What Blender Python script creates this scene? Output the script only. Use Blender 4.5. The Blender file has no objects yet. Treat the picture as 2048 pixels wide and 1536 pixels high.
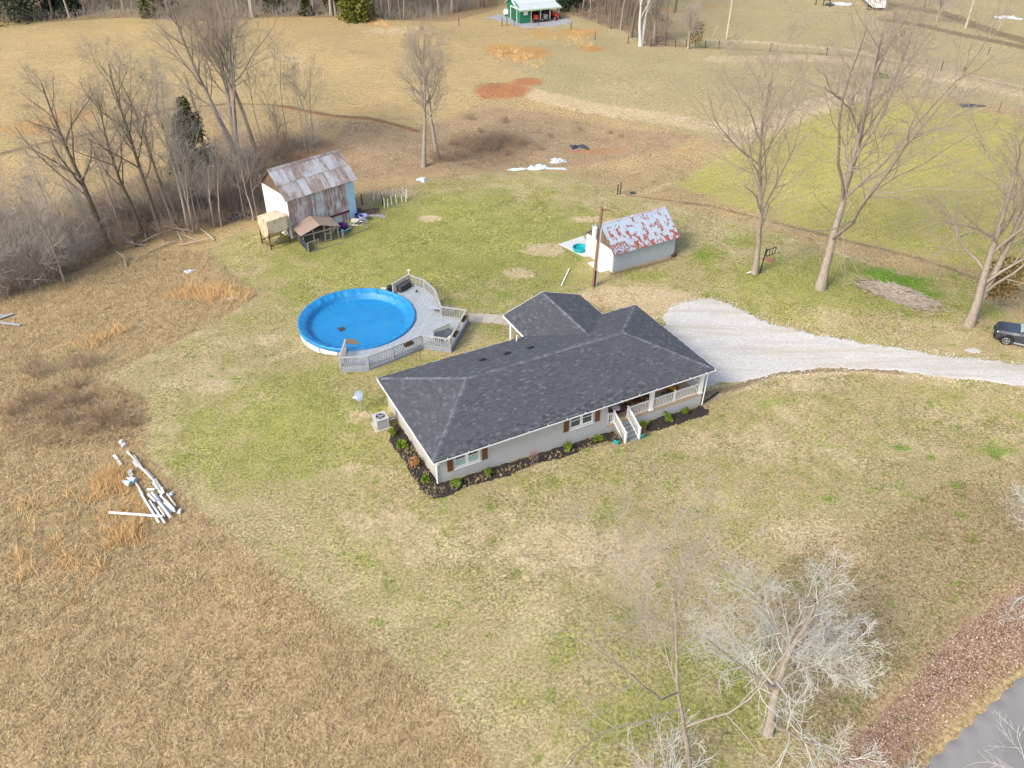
import bpy, math, random
import numpy as np
from mathutils import Vector, Matrix
R = math.radians
scene = bpy.context.scene
COL = scene.collection
rnd = random.Random(7)
# ------------------------------------------------------------------ camera
CAM_H, F_PX, PITCH, ROLL = 35.0, 1656.0, 0.63452278, 0.00613
cam = bpy.data.cameras.new('camera'); cam_ob = bpy.data.objects.new('camera', cam); COL.objects.link(cam_ob)
cam.sensor_width = 36.0; cam.lens = F_PX / 2048 * 36.0; cam.clip_start = 0.5; cam.clip_end = 6000
cam_ob.matrix_world = Matrix.Translation((0, 0, CAM_H)) @ Matrix.Rotation(math.pi/2 - PITCH, 4, 'X') @ Matrix.Rotation(ROLL, 4, 'Z')
scene.camera = cam_ob
scene.render.resolution_x, scene.render.resolution_y = 1024, 768
# ------------------------------------------------------------------ light
SUN_EL, SUN_AZ = R(40), math.atan2(-0.68, -0.73)     # direction towards the sun in the ground plane
world = bpy.data.worlds.new('World'); scene.world = world; world.use_nodes = True
wn = world.node_tree.nodes; wl = world.node_tree.links
sky = wn.new('ShaderNodeTexSky'); sky.sky_type = 'NISHITA'; sky.sun_disc = False
sky.sun_elevation = SUN_EL; sky.sun_rotation = math.pi/2 - SUN_AZ
sky.air_density = 1.0; sky.dust_density = 3.0; sky.ozone_density = 1.0
wn['Background'].inputs['Strength'].default_value = 0.15
wl.new(sky.outputs[0], wn['Background'].inputs['Color'])
sun = bpy.data.lights.new('sun', 'SUN'); sun_ob = bpy.data.objects.new('sun', sun); COL.objects.link(sun_ob)
sun.energy = 1.5; sun.angle = R(16); sun.color = (1.0, 0.965, 0.90)
sd = Vector((math.cos(SUN_AZ)*math.cos(SUN_EL), math.sin(SUN_AZ)*math.cos(SUN_EL), math.sin(SUN_EL)))
sun_ob.rotation_euler = sd.to_track_quat('Z', 'Y').to_euler()
vs = scene.view_settings; vs.view_transform = 'Standard'; vs.look = 'None'; vs.gamma = 1; vs.exposure = 1.12; vs.use_curve_mapping = False
scene.render.engine = 'CYCLES'
# ------------------------------------------------------------------ terrain
HX, HY, TH = -4.5835, 36.2195, 0.48437154          # eave corner of the house and its heading
CT, ST = math.cos(TH), math.sin(TH)
PC, PR = (-12.10, 54.95), 4.5                       # pool
def hw(u, v, z=0.0):                                # house coordinates to world
    return Vector((HX + CT*u - ST*v, HY + ST*u + CT*v, z))
CP = np.array([(-4.6,37,.46),(0,39,.22),(4,41.5,-.05),(9,44,-.4),(13.5,45,-.72),(-12,46.5,.56),(-8,48,.62),(-4,50,.66),(-2.6,53,.5),(-17,53,0),(-15,58,0),(-10,61,.15),
 (-5,57,.45),(9,64,0),(15,68,-.1),(7,62,0),(26,62,0),(36,56,-.3),(20,52,-.6),(3,55,-.1),(8,55,-.4),(0,25,.3),(-22,19,.3),(22,22,-.4),(-14,38,.3),(-26,40,.2),(12,32,-.5),(28,40,-.6),
 (-20,72,0),(-15,75,0),(-3,75,.1),(-32,62,-.2),(-38,72,-.9),(-30,82,-1.),(-22,86,-.9),(-48,66,-.7),(-9,90,-.5),(-2,92,-1.2),(8,93,-1.0),(18,96,-.3),(3,84,.1),(-20,100,-.3),(-35,105,.9),(-60,100,1.0),(-50,130,1.6),(-20,135,1.3),(0,120,.9),(25,115,.7),
 (45,112,.5),(40,80,.3),(60,75,.3),(60,120,.2),(10,150,.2),(60,160,0),(-90,170,.5),(-10,165,.3),(100,170,0),(0,-40,0),(-80,10,0),(80,10,-.5),(-80,60,-.3),(90,60,0)], float)
def terr(x, y):
    x = np.asarray(x, float); y = np.asarray(y, float)
    num = np.zeros(x.shape); den = np.zeros(x.shape) + 1e-12
    for cx, cy, ch in CP:
        s = 9 + 0.0012*(cy*cy)
        w = 1.0/((x-cx)**2 + (y-cy)**2 + s)**2
        num += w*ch; den += w
    h = num/den
    h += 0.10*np.sin(x*.31+1)*np.sin(y*.27) * np.clip((y-70)/30, 0, 1)
    rr = np.hypot(x-PC[0], y-PC[1])
    h -= 1.3*np.clip((PR-.15-rr)/.5, 0, 1)
    return h
def hz(x, y): return float(terr(np.array([x]), np.array([y]))[0])
cpit, spit, crol, srol = math.cos(PITCH), math.sin(PITCH), math.cos(ROLL), math.sin(ROLL)
def ray(px, py):
    u, v = px-1024, py-768
    u, v = u*crol+v*srol, -u*srol+v*crol
    return (u/F_PX, cpit-v/F_PX*spit, -spit-v/F_PX*cpit)
def at(px, py, z=None):                             # point on the ground (or at height z) seen at a photo pixel
    d = ray(px, py); zz = 0.0 if z is None else z
    for _ in range(1 if z is not None else 10):
        t = (zz-CAM_H)/d[2]; x, y = t*d[0], t*d[1]
        if z is None: zz = hz(x, y)
    return Vector((x, y, zz))
def ats(px, py): 
    v = at(px, py); return (v.x, v.y)
def height_for(base, py):                           # height a vertical object at base needs to reach photo row py
    lo, hi = 0.0, 34.0
    for _ in range(40):
        m = (lo+hi)/2
        Z = base[2]+m-CAM_H; zc = base[1]*cpit-Z*spit; yc = base[1]*spit+Z*cpit
        u, v = F_PX*base[0]/zc, -F_PX*yc/zc
        if 768+u*srol+v*crol > py: lo = m
        else: hi = m
    return lo
# ------------------------------------------------------------------ objects
def tagset(o, label=None, cat=None, group=None, kind=None):
    if label: o['label'] = label
    if cat: o['category'] = cat
    if group: o['group'] = group
    if kind: o['kind'] = kind
    return o
def thing(name, label, cat, loc=(0,0,0), rz=0.0, group=None):
    o = bpy.data.objects.new(name, None); o.empty_display_size = .2; COL.objects.link(o)
    o.location = loc; o.rotation_euler = (0, 0, rz)
    return tagset(o, label, cat, group)
def obj(name, mesh, mat=None, parent=None, loc=None, rot=None):
    if isinstance(mesh, MB): mesh = mesh.mesh(name)
    o = bpy.data.objects.new(name, mesh); COL.objects.link(o)
    if mat is not None and not mesh.materials: mesh.materials.append(mat)
    if parent is not None: o.parent = parent
    if loc is not None: o.location = loc
    if rot is not None: o.rotation_euler = rot
    return o
def copy_tree(o, parent=None):
    c = o.copy(); COL.objects.link(c)
    if parent is not None: c.parent = parent
    for ch in list(o.children): copy_tree(ch, c)
    return c
def mesh_np(name, V, F, smooth=False):
    V = np.asarray(V, np.float32); F = np.asarray(F, np.int32)
    me = bpy.data.meshes.new(name); k = F.shape[1]
    me.vertices.add(len(V)); me.vertices.foreach_set('co', V.ravel())
    me.loops.add(F.size); me.loops.foreach_set('vertex_index', F.ravel())
    me.polygons.add(len(F)); me.polygons.foreach_set('loop_start', np.arange(0, F.size, k, dtype=np.int32))
    try: me.polygons.foreach_set('loop_total', np.full(len(F), k, np.int32))
    except Exception: pass
    me.update(calc_edges=True)
    if smooth: me.polygons.foreach_set('use_smooth', np.ones(len(F), bool))
    return me
class MB:
    def __init__(s): s.v = []; s.f = []
    def add(s, vs, fs):
        n = len(s.v); s.v += [tuple(p) for p in vs]; s.f += [tuple(i+n for i in f) for f in fs]; return s
    BF = [(0,3,2,1),(4,5,6,7),(0,1,5,4),(1,2,6,5),(2,3,7,6),(3,0,4,7)]
    def box(s, c, d, rz=0.0, ry=0.0, rx=0.0):
        m = Matrix.Rotation(rz,3,'Z') @ Matrix.Rotation(ry,3,'Y') @ Matrix.Rotation(rx,3,'X'); c = Vector(c); x,y,z = d[0]/2,d[1]/2,d[2]/2
        return s.add([c + m @ Vector(p) for p in ((-x,-y,-z),(x,-y,-z),(x,y,-z),(-x,y,-z),(-x,-y,z),(x,-y,z),(x,y,z),(-x,y,z))], s.BF)
    def box2(s, a, b):
        return s.box([(a[i]+b[i])/2 for i in range(3)], [abs(b[i]-a[i]) for i in range(3)])
    def beam(s, p, q, w, h=None, up=(0,0,1)):
        p, q = Vector(p), Vector(q); h = h or w; d = (q-p).normalized(); up = Vector(up)
        if abs(d.dot(up)) > .98: up = Vector((1,0,0))
        x = d.cross(up).normalized(); y = x.cross(d).normalized(); x *= w/2; y *= h/2
        return s.add([p-x-y,p+x-y,q+x-y,q-x-y,p-x+y,p+x+y,q+x+y,q-x+y], s.BF)
    def cyl(s, p, q, r0, r1=None, n=8, caps=True):
        return s.tube([p,q],[r0, r0 if r1 is None else r1], n, caps)
    def tube(s, pts, rs, n=6, caps=True):
        pts = [Vector(p) for p in pts]
        if not hasattr(rs, '__len__'): rs = [rs]*len(pts)
        vs, fs = [], []; k = len(pts)
        ref = None
        for i, p in enumerate(pts):
            d = (pts[min(i+1,k-1)]-pts[max(i-1,0)]).normalized()
            if ref is None: ref = Vector((0,0,1)) if abs(d.z) < .9 else Vector((1,0,0))
            x = d.cross(ref).normalized(); y = d.cross(x).normalized()
            for j in range(n):
                a = 2*math.pi*j/n; vs.append(p + (x*math.cos(a)+y*math.sin(a))*rs[i])
        for i in range(k-1):
            for j in range(n):
                a, b = i*n+j, i*n+(j+1)%n; fs.append((a,b,b+n,a+n))
        if caps: fs.append(tuple(range(n))[::-1]); fs.append(tuple(range((k-1)*n, k*n)))
        return s.add(vs, fs)
    def prism(s, poly, z0, z1):
        n = len(poly); vs = [(x,y,z0) for x,y in poly] + [(x,y,z1) for x,y in poly]
        return s.add(vs, [tuple(range(n))[::-1], tuple(range(n,2*n))] + [(i,(i+1)%n,(i+1)%n+n,i+n) for i in range(n)])
    def slab(s, pts, t):                            # a polygon in space, thickened downwards along z
        n = len(pts); pts = [Vector(p) for p in pts]
        return s.add(pts + [p-Vector((0,0,t)) for p in pts], [tuple(range(n)), tuple(range(n,2*n))[::-1]] + [(i,i+n,(i+1)%n+n,(i+1)%n) for i in range(n)])
    def sphere(s, c, r, sc=(1,1,1), nu=8, nv=6, jit=0):
        vs, fs = [], []; c = Vector(c)
        for i in range(nv+1):
            for j in range(nu):
                a, b = math.pi*i/nv, 2*math.pi*j/nu; k = r*(1+jit*(rnd.random()-.5))
                vs.append(c+Vector((k*sc[0]*math.sin(a)*math.cos(b), k*sc[1]*math.sin(a)*math.sin(b), k*sc[2]*math.cos(a))))
        for i in range(nv):
            for j in range(nu):
                a, b = i*nu+j, i*nu+(j+1)%nu; fs.append((a,b,b+nu,a+nu)[::-1])
        return s.add(vs, fs)
    def mesh(s, name, smooth=False):
        me = bpy.data.meshes.new(name); me.from_pydata([tuple(p) for p in s.v], [], s.f); me.update()
        if smooth: me.polygons.foreach_set('use_smooth', [True]*len(me.polygons))
        return me
# ------------------------------------------------------------------ materials
class NT:                                           # terse node-tree writer
    def __init__(s, name):
        s.m = bpy.data.materials.new(name); s.m.use_nodes = True; s.t = s.m.node_tree; s.n = s.t.nodes; s.l = s.t.links; s.b = s.n['Principled BSDF']
    def node(s, typ, **kw):
        n = s.n.new(typ)
        for k, v in kw.items(): setattr(n, k, v)
        return n
    def put(s, sock, v):
        if hasattr(v, 'is_output'): s.l.new(v, sock)
        else: sock.default_value = v
    def coord(s, kind='Object'): return s.node('ShaderNodeTexCoord').outputs[kind]
    def mapping(s, vec, scale=(1,1,1), rot=(0,0,0), loc=(0,0,0)):
        n = s.node('ShaderNodeMapping'); s.l.new(vec, n.inputs[0]); n.inputs['Scale'].default_value = scale; n.inputs['Rotation'].default_value = rot; n.inputs['Location'].default_value = loc
        return n.outputs[0]
    def noise(s, vec, scale, detail=4, rough=.6, dist=0):
        n = s.node('ShaderNodeTexNoise'); s.l.new(vec, n.inputs['Vector']); n.inputs['Scale'].default_value = scale; n.inputs['Detail'].default_value = detail; n.inputs['Roughness'].default_value = rough; n.inputs['Distortion'].default_value = dist
        return n.outputs[0]
    def rng(s, v, a, b, c=0, d=1, smooth=False):
        n = s.node('ShaderNodeMapRange'); n.interpolation_type = 'SMOOTHSTEP' if smooth else 'LINEAR'
        s.put(n.inputs[0], v)
        for i, k in enumerate((a,b,c,d)): s.put(n.inputs[1+i], k)
        return n.outputs[0]
    def math(s, op, a, b=0.0, c=None):
        n = s.node('ShaderNodeMath', operation=op); s.put(n.inputs[0], a); s.put(n.inputs[1], b)
        if c is not None: s.put(n.inputs[2], c)
        return n.outputs[0]
    def mix(s, f, a, b, mode='MIX'):
        n = s.node('ShaderNodeMix', data_type='RGBA', blend_type=mode); s.put(n.inputs[0], f)
        for i, k in ((6,a),(7,b)): s.put(n.inputs[i], k if hasattr(k,'is_output') else (*k[:3], 1))
        return n.outputs[2]
    def ramp(s, f, stops):
        n = s.node('ShaderNodeValToRGB'); s.put(n.inputs[0], f); e = n.color_ramp.elements
        while len(e) < len(stops): e.new(.5)
        for i, (p, c) in enumerate(stops): e[i].position = p; e[i].color = (*c[:3], 1)
        return n.outputs[0]
    def bump(s, h, strength=.5, dist=.02):
        n = s.node('ShaderNodeBump'); s.put(n.inputs['Height'], h); n.inputs['Strength'].default_value = strength; n.inputs['Distance'].default_value = dist
        s.l.new(n.outputs[0], s.b.inputs['Normal'])
    def attr(s, name, out='Color'):
        n = s.node('ShaderNodeAttribute'); n.attribute_name = name; return n.outputs[out]
    def sep(s, c):
        n = s.node('ShaderNodeSeparateColor'); s.l.new(c, n.inputs[0]); return n.outputs
    def done(s, col, rough=.85, spec=.3, metal=0):
        s.put(s.b.inputs['Base Color'], col if hasattr(col,'is_output') else (*col[:3],1)); s.put(s.b.inputs['Roughness'], rough)
        s.b.inputs['Specular IOR Level'].default_value = spec; s.b.inputs['Metallic'].default_value = metal
        return s.m
MATS = {}
def pm(name, c1, c2=None, scale=6.0, rough=.8, bump=.2, bd=.01, stretch=(1,1,1), spec=.3, metal=0, rand=0.0, detail=4, contrast=(.3,.7)):
    """two-tone procedural surface; rand gives each object its own shade"""
    if name in MATS: return MATS[name]
    t = NT(name); c2 = c2 or tuple(k*.75 for k in c1)
    v = t.coord('Object')
    if rand:
        oi = t.node('ShaderNodeObjectInfo'); va = t.node('ShaderNodeVectorMath', operation='ADD'); t.l.new(v, va.inputs[0]); 
        sc = t.math('MULTIPLY', oi.outputs['Random'], 37.0); t.l.new(sc, va.inputs[1]); v = va.outputs[0]
    n = t.noise(t.mapping(v, stretch), scale, detail, .65)
    col = t.mix(t.rng(n, *contrast), c1, c2)
    if rand:
        k = t.rng(oi.outputs['Random'], 0, 1, 1-rand, 1+rand)
        vm = t.node('ShaderNodeVectorMath', operation='SCALE'); t.l.new(col, vm.inputs[0]); t.l.new(k, vm.inputs['Scale']); col = vm.outputs[0]
    if bump: t.bump(n, bump, bd)
    MATS[name] = t.done(col, rough, spec, metal); return MATS[name]
# ------------------------------------------------------------------ ground sheet
def seg_dist(X, Y, pts):
    d = np.full(X.shape, 1e9)
    for (x0,y0),(x1,y1) in zip(pts[:-1], pts[1:]):
        dx, dy = x1-x0, y1-y0; L2 = dx*dx+dy*dy+1e-9
        t = np.clip(((X-x0)*dx+(Y-y0)*dy)/L2, 0, 1); d = np.minimum(d, np.hypot(X-x0-t*dx, Y-y0-t*dy))
    return d
def inside(X, Y, pts):
    ins = np.zeros(X.shape, bool); n = len(pts)
    for i in range(n):
        (x0,y0),(x1,y1) = pts[i], pts[(i+1)%n]
        c = ((y0 > Y) != (y1 > Y)); xi = (x1-x0)*(Y-y0)/((y1-y0) if y1 != y0 else 1e-9)+x0
        ins ^= c & (X < xi)
    return ins
def poly(X, Y, px, soft=1.0):
    pts = [ats(*q) for q in px]; d = seg_dist(X, Y, pts+[pts[0]]); d = np.where(inside(X,Y,pts), d, -d)
    return np.clip(.5+d/(2*soft), 0, 1)
def line(X, Y, px, w, soft):
    pts = [ats(*q) for q in px]; return np.clip((w+soft-seg_dist(X,Y,pts))/soft, 0, 1)
def blob(X, Y, px, py, rx, ry, k=1.0):
    c = at(px,py); a = abs(at(px+rx,py).x-c.x); b = abs(at(px,py-ry).y-at(px,py+ry).y)/2
    return k*np.exp(-(((X-c.x)/a)**2+((Y-c.y)/b)**2))
def build_ground():
    ys = [-120,-60,-25,-5,5,10]; y = 12.0
    while y < 260: ys.append(y); y += .10 + .0035*y
    while y < 3500: ys.append(y); y += 6+.12*(y-250)
    ys = np.array(ys)
    us = np.concatenate([[-40,-15,-6,-3,-2,-1.6,-1.35], np.linspace(-1.15,1.15,400), [1.35,1.6,2,3,6,15,40]])
    wdt = 14+.52*np.clip(ys,0,260)
    X = us[None,:]*wdt[:,None]; Y = np.repeat(ys[:,None], len(us), 1)
    Z = terr(X, Y)
    m = lambda *a: np.maximum.reduce(a)
    lawn = poly(X,Y,[(405,505),(430,540),(470,566),(520,590),(470,622),(330,695),(205,750),(300,805),(290,905),(345,965),(420,1040),(560,1150),(760,1300),(900,1420),(1010,1560),(1600,1560),(1700,1440),(1900,1250),(2100,1110),(2200,600),(2048,640),(1960,590),(1720,520),(1500,450),(1240,385),(1150,350),(1000,345),(860,360),(760,395),(730,430),(600,470),(480,460)],.5)
    far = poly(X,Y,[(-300,330),(0,305),(170,268),(330,218),(550,212),(700,235),(830,258),(900,230),(1100,160),(1500,110),(2300,250),(2300,-40),(-400,-40)],1.2)
    east = poly(X,Y,[(1080,190),(1300,250),(1480,290),(1600,230),(1700,195),(1900,195),(2300,260),(2300,-40),(1300,-40),(1000,100)],2)
    crop = poly(X,Y,[(1350,370),(1440,310),(1620,220),(1700,205),(1900,205),(2100,250),(2350,330),(2350,720),(2048,570),(1900,525),(1700,480),(1560,445)],2.2)
    brush = poly(X,Y,[(-300,640),(0,610),(120,560),(250,500),(400,455),(520,440),(600,330),(700,300),(620,270),(450,265),(330,330),(150,400),(0,430),(-300,470)],2)
    brush = m(brush, .8*poly(X,Y,[(-300,80),(0,46),(120,44),(260,36),(360,44),(500,40),(560,34),(640,36),(740,38),(900,45),(1000,20),(1000,-60),(-300,-60)],1.5), .8*poly(X,Y,[(1110,24),(1210,50),(1240,62),(1300,95),(1390,96),(1330,60),(1300,20),(1320,-30),(1100,-30)],2))
    basin = poly(X,Y,[(700,240),(830,255),(930,225),(1000,215),(1100,225),(1250,260),(1400,270),(1340,300),(1200,325),(1060,340),(900,335),(850,350),(720,360),(600,330),(660,290)],2.5)
    green = m(*[blob(X,Y,*b) for b in [(800,480,260,60,.62),(620,560,140,40,.55),(1000,430,200,50,.45),(460,500,70,40,.55),(1000,590,160,25,.5),(480,760,160,40,.62),(560,830,180,40,.6),(620,930,120,40,.5),(420,900,100,60,.5),
        (1280,550,120,25,.7),(1420,510,60,35,.85),(1150,490,40,15,.6),(1500,480,120,30,.7),(1620,600,160,30,.5),(800,750,80,25,.7),(980,660,60,22,.8),(960,610,60,14,.8),(1400,860,200,50,.55),(1080,960,150,40,.6),(1560,800,140,30,.65),(1880,570,160,40,.7),
        (1470,1370,70,60,.9),(1540,1260,260,120,.5),(1500,1400,150,90,.8),(1250,1450,140,90,.75),(1130,1400,160,80,.55),(1960,1000,90,140,.7),(1300,1420,200,100,.5),(1250,1000,200,60,.45),(1160,1480,150,60,.55),(1500,1480,200,50,.6),(1940,990,70,120,.62),(2010,900,60,80,.6),(1970,640,120,40,.5),(820,1010,80,20,.6),(900,985,80,18,.6),(1040,520,60,20,.5),(1330,850,60,18,.5),(1700,860,140,30,.4),(700,1100,120,50,.3),(900,1200,200,80,.3)]])
    green = m(green, .4*crop, .92*lawn*blob(X,Y,880,480,520,170), .78*lawn*blob(X,Y,560,850,360,190), .47*lawn, .68*lawn*blob(X,Y,1450,1380,420,230), .82*lawn*blob(X,Y,1700,570,500,110), .08*far)
    bright = m(*[blob(X,Y,*b) for b in [(1800,562,75,20,1.05),(1760,545,60,12,.9),(1860,590,45,12,.8),(1900,548,40,20,.5),(1405,510,28,14,.7),(1470,1340,30,35,.6),(1800,895,28,10,.8),(1780,868,22,8,.6),(1860,915,18,8,.7),(1660,1000,30,12,.6),(1740,985,16,6,.5),(1985,905,40,16,.7),(1920,970,30,16,.7),(1925,1030,26,12,.6),(1985,970,40,20,.5),(1800,975,40,14,.45),(1235,902,14,5,.6),(1330,905,12,5,.7),(1160,518,14,6,.7),(1010,590,20,8,.6),(935,600,40,10,.5),(870,995,60,14,.5),(1060,945,40,10,.45),(980,655,30,10,.55)]])
    red = m(blob(X,Y,1005,180,60,17,1.2), blob(X,Y,1055,163,40,10,1), blob(X,Y,975,192,25,9,.9), blob(X,Y,1350,300,90,14,.45), blob(X,Y,1200,303,130,14,.6), blob(X,Y,1950,148,110,16,.45),blob(X,Y,1640,90,160,10,.25), line(X,Y,[(560,213),(640,228),(740,238),(830,262)],.35,.5)*.7, blob(X,Y,2010,47,40,8,.5), .5*line(X,Y,[(1192,578),(1200,600),(1205,620)],.2,.5))
    bare = m(blob(X,Y,1270,595,120,22,1.1), blob(X,Y,1330,610,60,30,1), blob(X,Y,1090,500,50,16,.8), blob(X,Y,1040,545,40,14,.7), blob(X,Y,860,437,30,8,.8), blob(X,Y,800,385,60,9,.7), blob(X,Y,750,640,30,10,.3), blob(X,Y,1000,640,60,14,.45), blob(X,Y,1180,440,60,10,.55), blob(X,Y,720,835,50,20,.55), blob(X,Y,540,680,70,20,.5), blob(X,Y,420,770,80,24,.5),
        line(X,Y,[(1075,190),(1180,215),(1330,238),(1480,265)],.7,2.0)*.8, line(X,Y,[(1480,275),(1600,225),(1720,185)],.8,3)*.7, line(X,Y,[(1430,120),(1600,115),(1760,130),(1900,160),(2048,190)],.8,3)*.6, line(X,Y,[(1420,80),(1560,88),(1700,100),(1900,145),(2048,175)],.4,1.2)*.7,
        blob(X,Y,1450,880,200,60,.45), blob(X,Y,1150,1100,350,90,.55), blob(X,Y,1640,1080,130,60,.6), blob(X,Y,780,1050,180,50,.5), blob(X,Y,1600,770,120,24,.5), blob(X,Y,1850,900,140,60,.4), blob(X,Y,700,940,60,30,.4), line(X,Y,[(1350,630),(1500,668),(1700,705),(1950,750)],.2,1.2)*.55, line(X,Y,[(1420,790),(1560,748),(1720,740),(1900,755)],.2,1.4)*.5,
        line(X,Y,[(1270,395),(1420,330),(1480,290)],.1,1.2)*.4, blob(X,Y,560,120,160,40,.35), blob(X,Y,300,70,250,20,.3),blob(X,Y,800,60,120,15,.5),blob(X,Y,1250,170,120,40,.35))
    litter = m(poly(X,Y,[(1500,1200),(1600,1080),(1760,1040),(1900,960),(2100,900),(2300,900),(2300,1100),(1900,1280),(1720,1480),(1640,1560),(1600,1400)],3)*.85, blob(X,Y,330,740,110,40,.6), blob(X,Y,420,700,80,25,.4), line(X,Y,[(440,1080),(640,1230),(800,1340),(960,1540)],.6,3)*.45, blob(X,Y,1980,700,130,30,.55), blob(X,Y,1700,640,180,20,.35), blob(X,Y,880,1350,120,100,.35))
    green = green*(1-.7*np.clip(litter,0,1))
    leaf = poly(X,Y,[(1600,1600),(1690,1500),(1790,1400),(1905,1270),(2060,1160),(2300,1080),(2300,1220),(2048,1290),(1880,1425),(1770,1540),(1740,1600)],1.3)
    sedge = m(*[blob(X,Y,*b) for b in [(1050,105,60,16,1.1),(1010,100,50,14,.9),(1160,65,60,12,.8),(1090,70,70,18,.6),(1185,97,30,8,1),(745,45,20,8,.8),(400,585,90,14,1.1),(470,580,40,10,.9),(330,580,50,8,.6),(250,960,50,35,.9),(280,1010,60,30,.8),(190,985,50,30,.6),(250,1080,50,18,.8),(60,255,120,30,.6),(140,230,120,30,.55),(200,670,70,14,.6),(200,1145,20,14,.6),(180,1400,120,40,.35),(300,1490,100,40,.4),(1340,20,60,10,.6),(1440,14,60,8,.5),(60,205,150,20,.35),(410,70,300,30,.25)]])
    mud = m(line(X,Y,[(1255,390),(1420,412),(1560,447),(1700,483),(1850,520),(1960,560),(2060,585)],.12,.6)*.75, line(X,Y,[(1340,345),(1280,380),(1255,388)],.1,.6)*.5, line(X,Y,[(1770,40),(1850,52),(1950,75),(2060,98)],.7,1.2)*1.1, line(X,Y,[(1790,10),(1900,30),(2000,68),(2060,85)],1.2,2)*.8, line(X,Y,[(1390,95),(1560,103),(1720,112),(1850,135),(2060,180)],.4,1.2)*.6, line(X,Y,[(0,308),(170,270),(260,245),(330,220),(450,208),(550,210),(640,226),(740,236),(835,262)],.25,.6)*.8, blob(X,Y,980,290,120,28,.85), blob(X,Y,950,310,60,14,.6), blob(X,Y,980,170,70,18,.5), blob(X,Y,1000,222,40,12,.5), blob(X,Y,150,830,170,40,.6), blob(X,Y,700,425,60,14,.5), blob(X,Y,650,475,60,12,.6),
        line(X,Y,[(1400,790),(1470,775),(1560,745),(1700,738),(1800,745)],.1,.5)*.8, blob(X,Y,1400,795,60,16,.6), line(X,Y,[(1340,625),(1400,640)],.2,.4)*.5, line(X,Y,[(1225,548),(1290,533),(1345,517)],.15,.35)*.8, line(X,Y,[(1125,494),(1160,522)],.1,.3)*.7, blob(X,Y,1930,655,60,14,.5))
    me_f = []
    ny, nx = X.shape
    idx = np.arange(ny*nx).reshape(ny,nx)
    F = np.stack([idx[:-1,:-1],idx[:-1,1:],idx[1:,1:],idx[1:,:-1]],-1).reshape(-1,4)
    me = mesh_np('ground', np.stack([X,Y,Z],-1).reshape(-1,3), F, True)
    for nm, ch in (('ma',(lawn,far,crop,brush)),('mb',(green,bright,red,bare)),('mc',(litter,leaf,sedge,mud)),('md',(basin,east,lawn,lawn))):
        a = me.attributes.new(nm,'FLOAT_COLOR','POINT'); a.data.foreach_set('color', np.stack([np.clip(c,0,1.2) for c in ch],-1).astype(np.float32).ravel())
    t = NT('grassland')
    P = t.coord('Object')
    big = t.noise(P, .09, 4, .6); mid = t.noise(P, .55, 5, .65, .3); fine = t.noise(P, 2.6, 4, .7); grain = t.noise(P, 15, 2, .8); gr7 = t.noise(P, 6.5, 3, .75)
    grn = t.noise(t.mapping(P, loc=(31,7,3)), .42, 6, .72, .4)
    stre = t.noise(t.mapping(P, scale=(.35,3.0,1), rot=(0,0,R(25))), 1.4, 4, .7)
    mottle = t.math('ADD', t.math('MULTIPLY', mid, .55), t.math('MULTIPLY', fine, .45))
    def msk(c, amp=.9, lo=.36, hi=.64, n=None):
        return t.rng(t.math('MULTIPLY_ADD', t.math('SUBTRACT', n or mottle, .5), amp, c), lo, hi, smooth=True)
    def chans(nm):
        n = t.node('ShaderNodeAttribute'); n.attribute_name = nm; s = t.sep(n.outputs['Color']); return s[0], s[1], s[2], n.outputs['Alpha']
    lawn_, far_, crop_, brush_ = chans('ma'); green_, bright_, red_, bare_ = chans('mb'); lit_, leaf_, sedge_, mud_ = chans('mc'); bas_, east_, _, _ = chans('md')
    spk = t.math('ADD', t.math('MULTIPLY', gr7, .6), t.math('MULTIPLY', mid, .4))
    two = lambda a, b, f=spk, lo=.36, hi=.64: t.mix(t.rng(f, lo, hi), a, b)
    meadow = t.mix(t.rng(big,.35,.65), two((.23,.17,.085),(.43,.325,.175)), two((.28,.195,.085),(.46,.345,.175)))
    col = t.mix(t.math('MULTIPLY', t.rng(mid,.5,.72), .5), meadow, (.25,.125,.05))
    col = t.mix(t.math('MULTIPLY', t.rng(grn,.57,.72), .35), col, (.15,.15,.045))
    straw = two((.24,.19,.09),(.42,.34,.175)); straw = t.mix(t.math('MULTIPLY', t.rng(mid,.48,.66), .6), straw, two((.19,.15,.07),(.30,.235,.115))); straw = t.mix(t.math('MULTIPLY', t.rng(t.noise(P,.30,5,.65,.5),.50,.64), .6), straw, two((.35,.28,.15),(.53,.435,.25)))
    col = t.mix(msk(lawn_,.75), col, straw)
    fard = t.mix(t.rng(mid,.35,.68), two((.29,.21,.095),(.44,.33,.165)), two((.235,.18,.08),(.36,.28,.13)))
    fard = t.mix(t.math('MULTIPLY', t.rng(stre,.47,.62), .7), fard, (.47,.345,.165))
    fard = t.mix(t.math('MULTIPLY', t.rng(big,.52,.68), .25), fard, (.37,.22,.08))
    col = t.mix(msk(far_,.5), col, fard)
    eas = t.mix(t.rng(mid,.35,.65), two((.28,.22,.115),(.43,.345,.19)), two((.22,.185,.085),(.36,.295,.145)))
    col = t.mix(msk(east_,.6), col, eas)
    col = t.mix(t.math('MULTIPLY', msk(bas_,.9), .8), col, two((.20,.14,.08),(.35,.25,.15)))
    lawnspot = t.math('MULTIPLY', t.math('MULTIPLY', t.rng(t.noise(t.mapping(P,loc=(9,4,2)),1.05,4,.7,.3),.585,.66), lawn_), .75)
    # drilled crop rows
    w = t.node('ShaderNodeTexWave', wave_type='BANDS', bands_direction='X'); t.l.new(t.mapping(P, rot=(0,0,R(62))), w.inputs[0]); w.inputs['Scale'].default_value = .30; w.inputs['Distortion'].default_value = 3.0; w.inputs['Detail'].default_value = 3; w.inputs['Detail Scale'].default_value = .8
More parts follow.
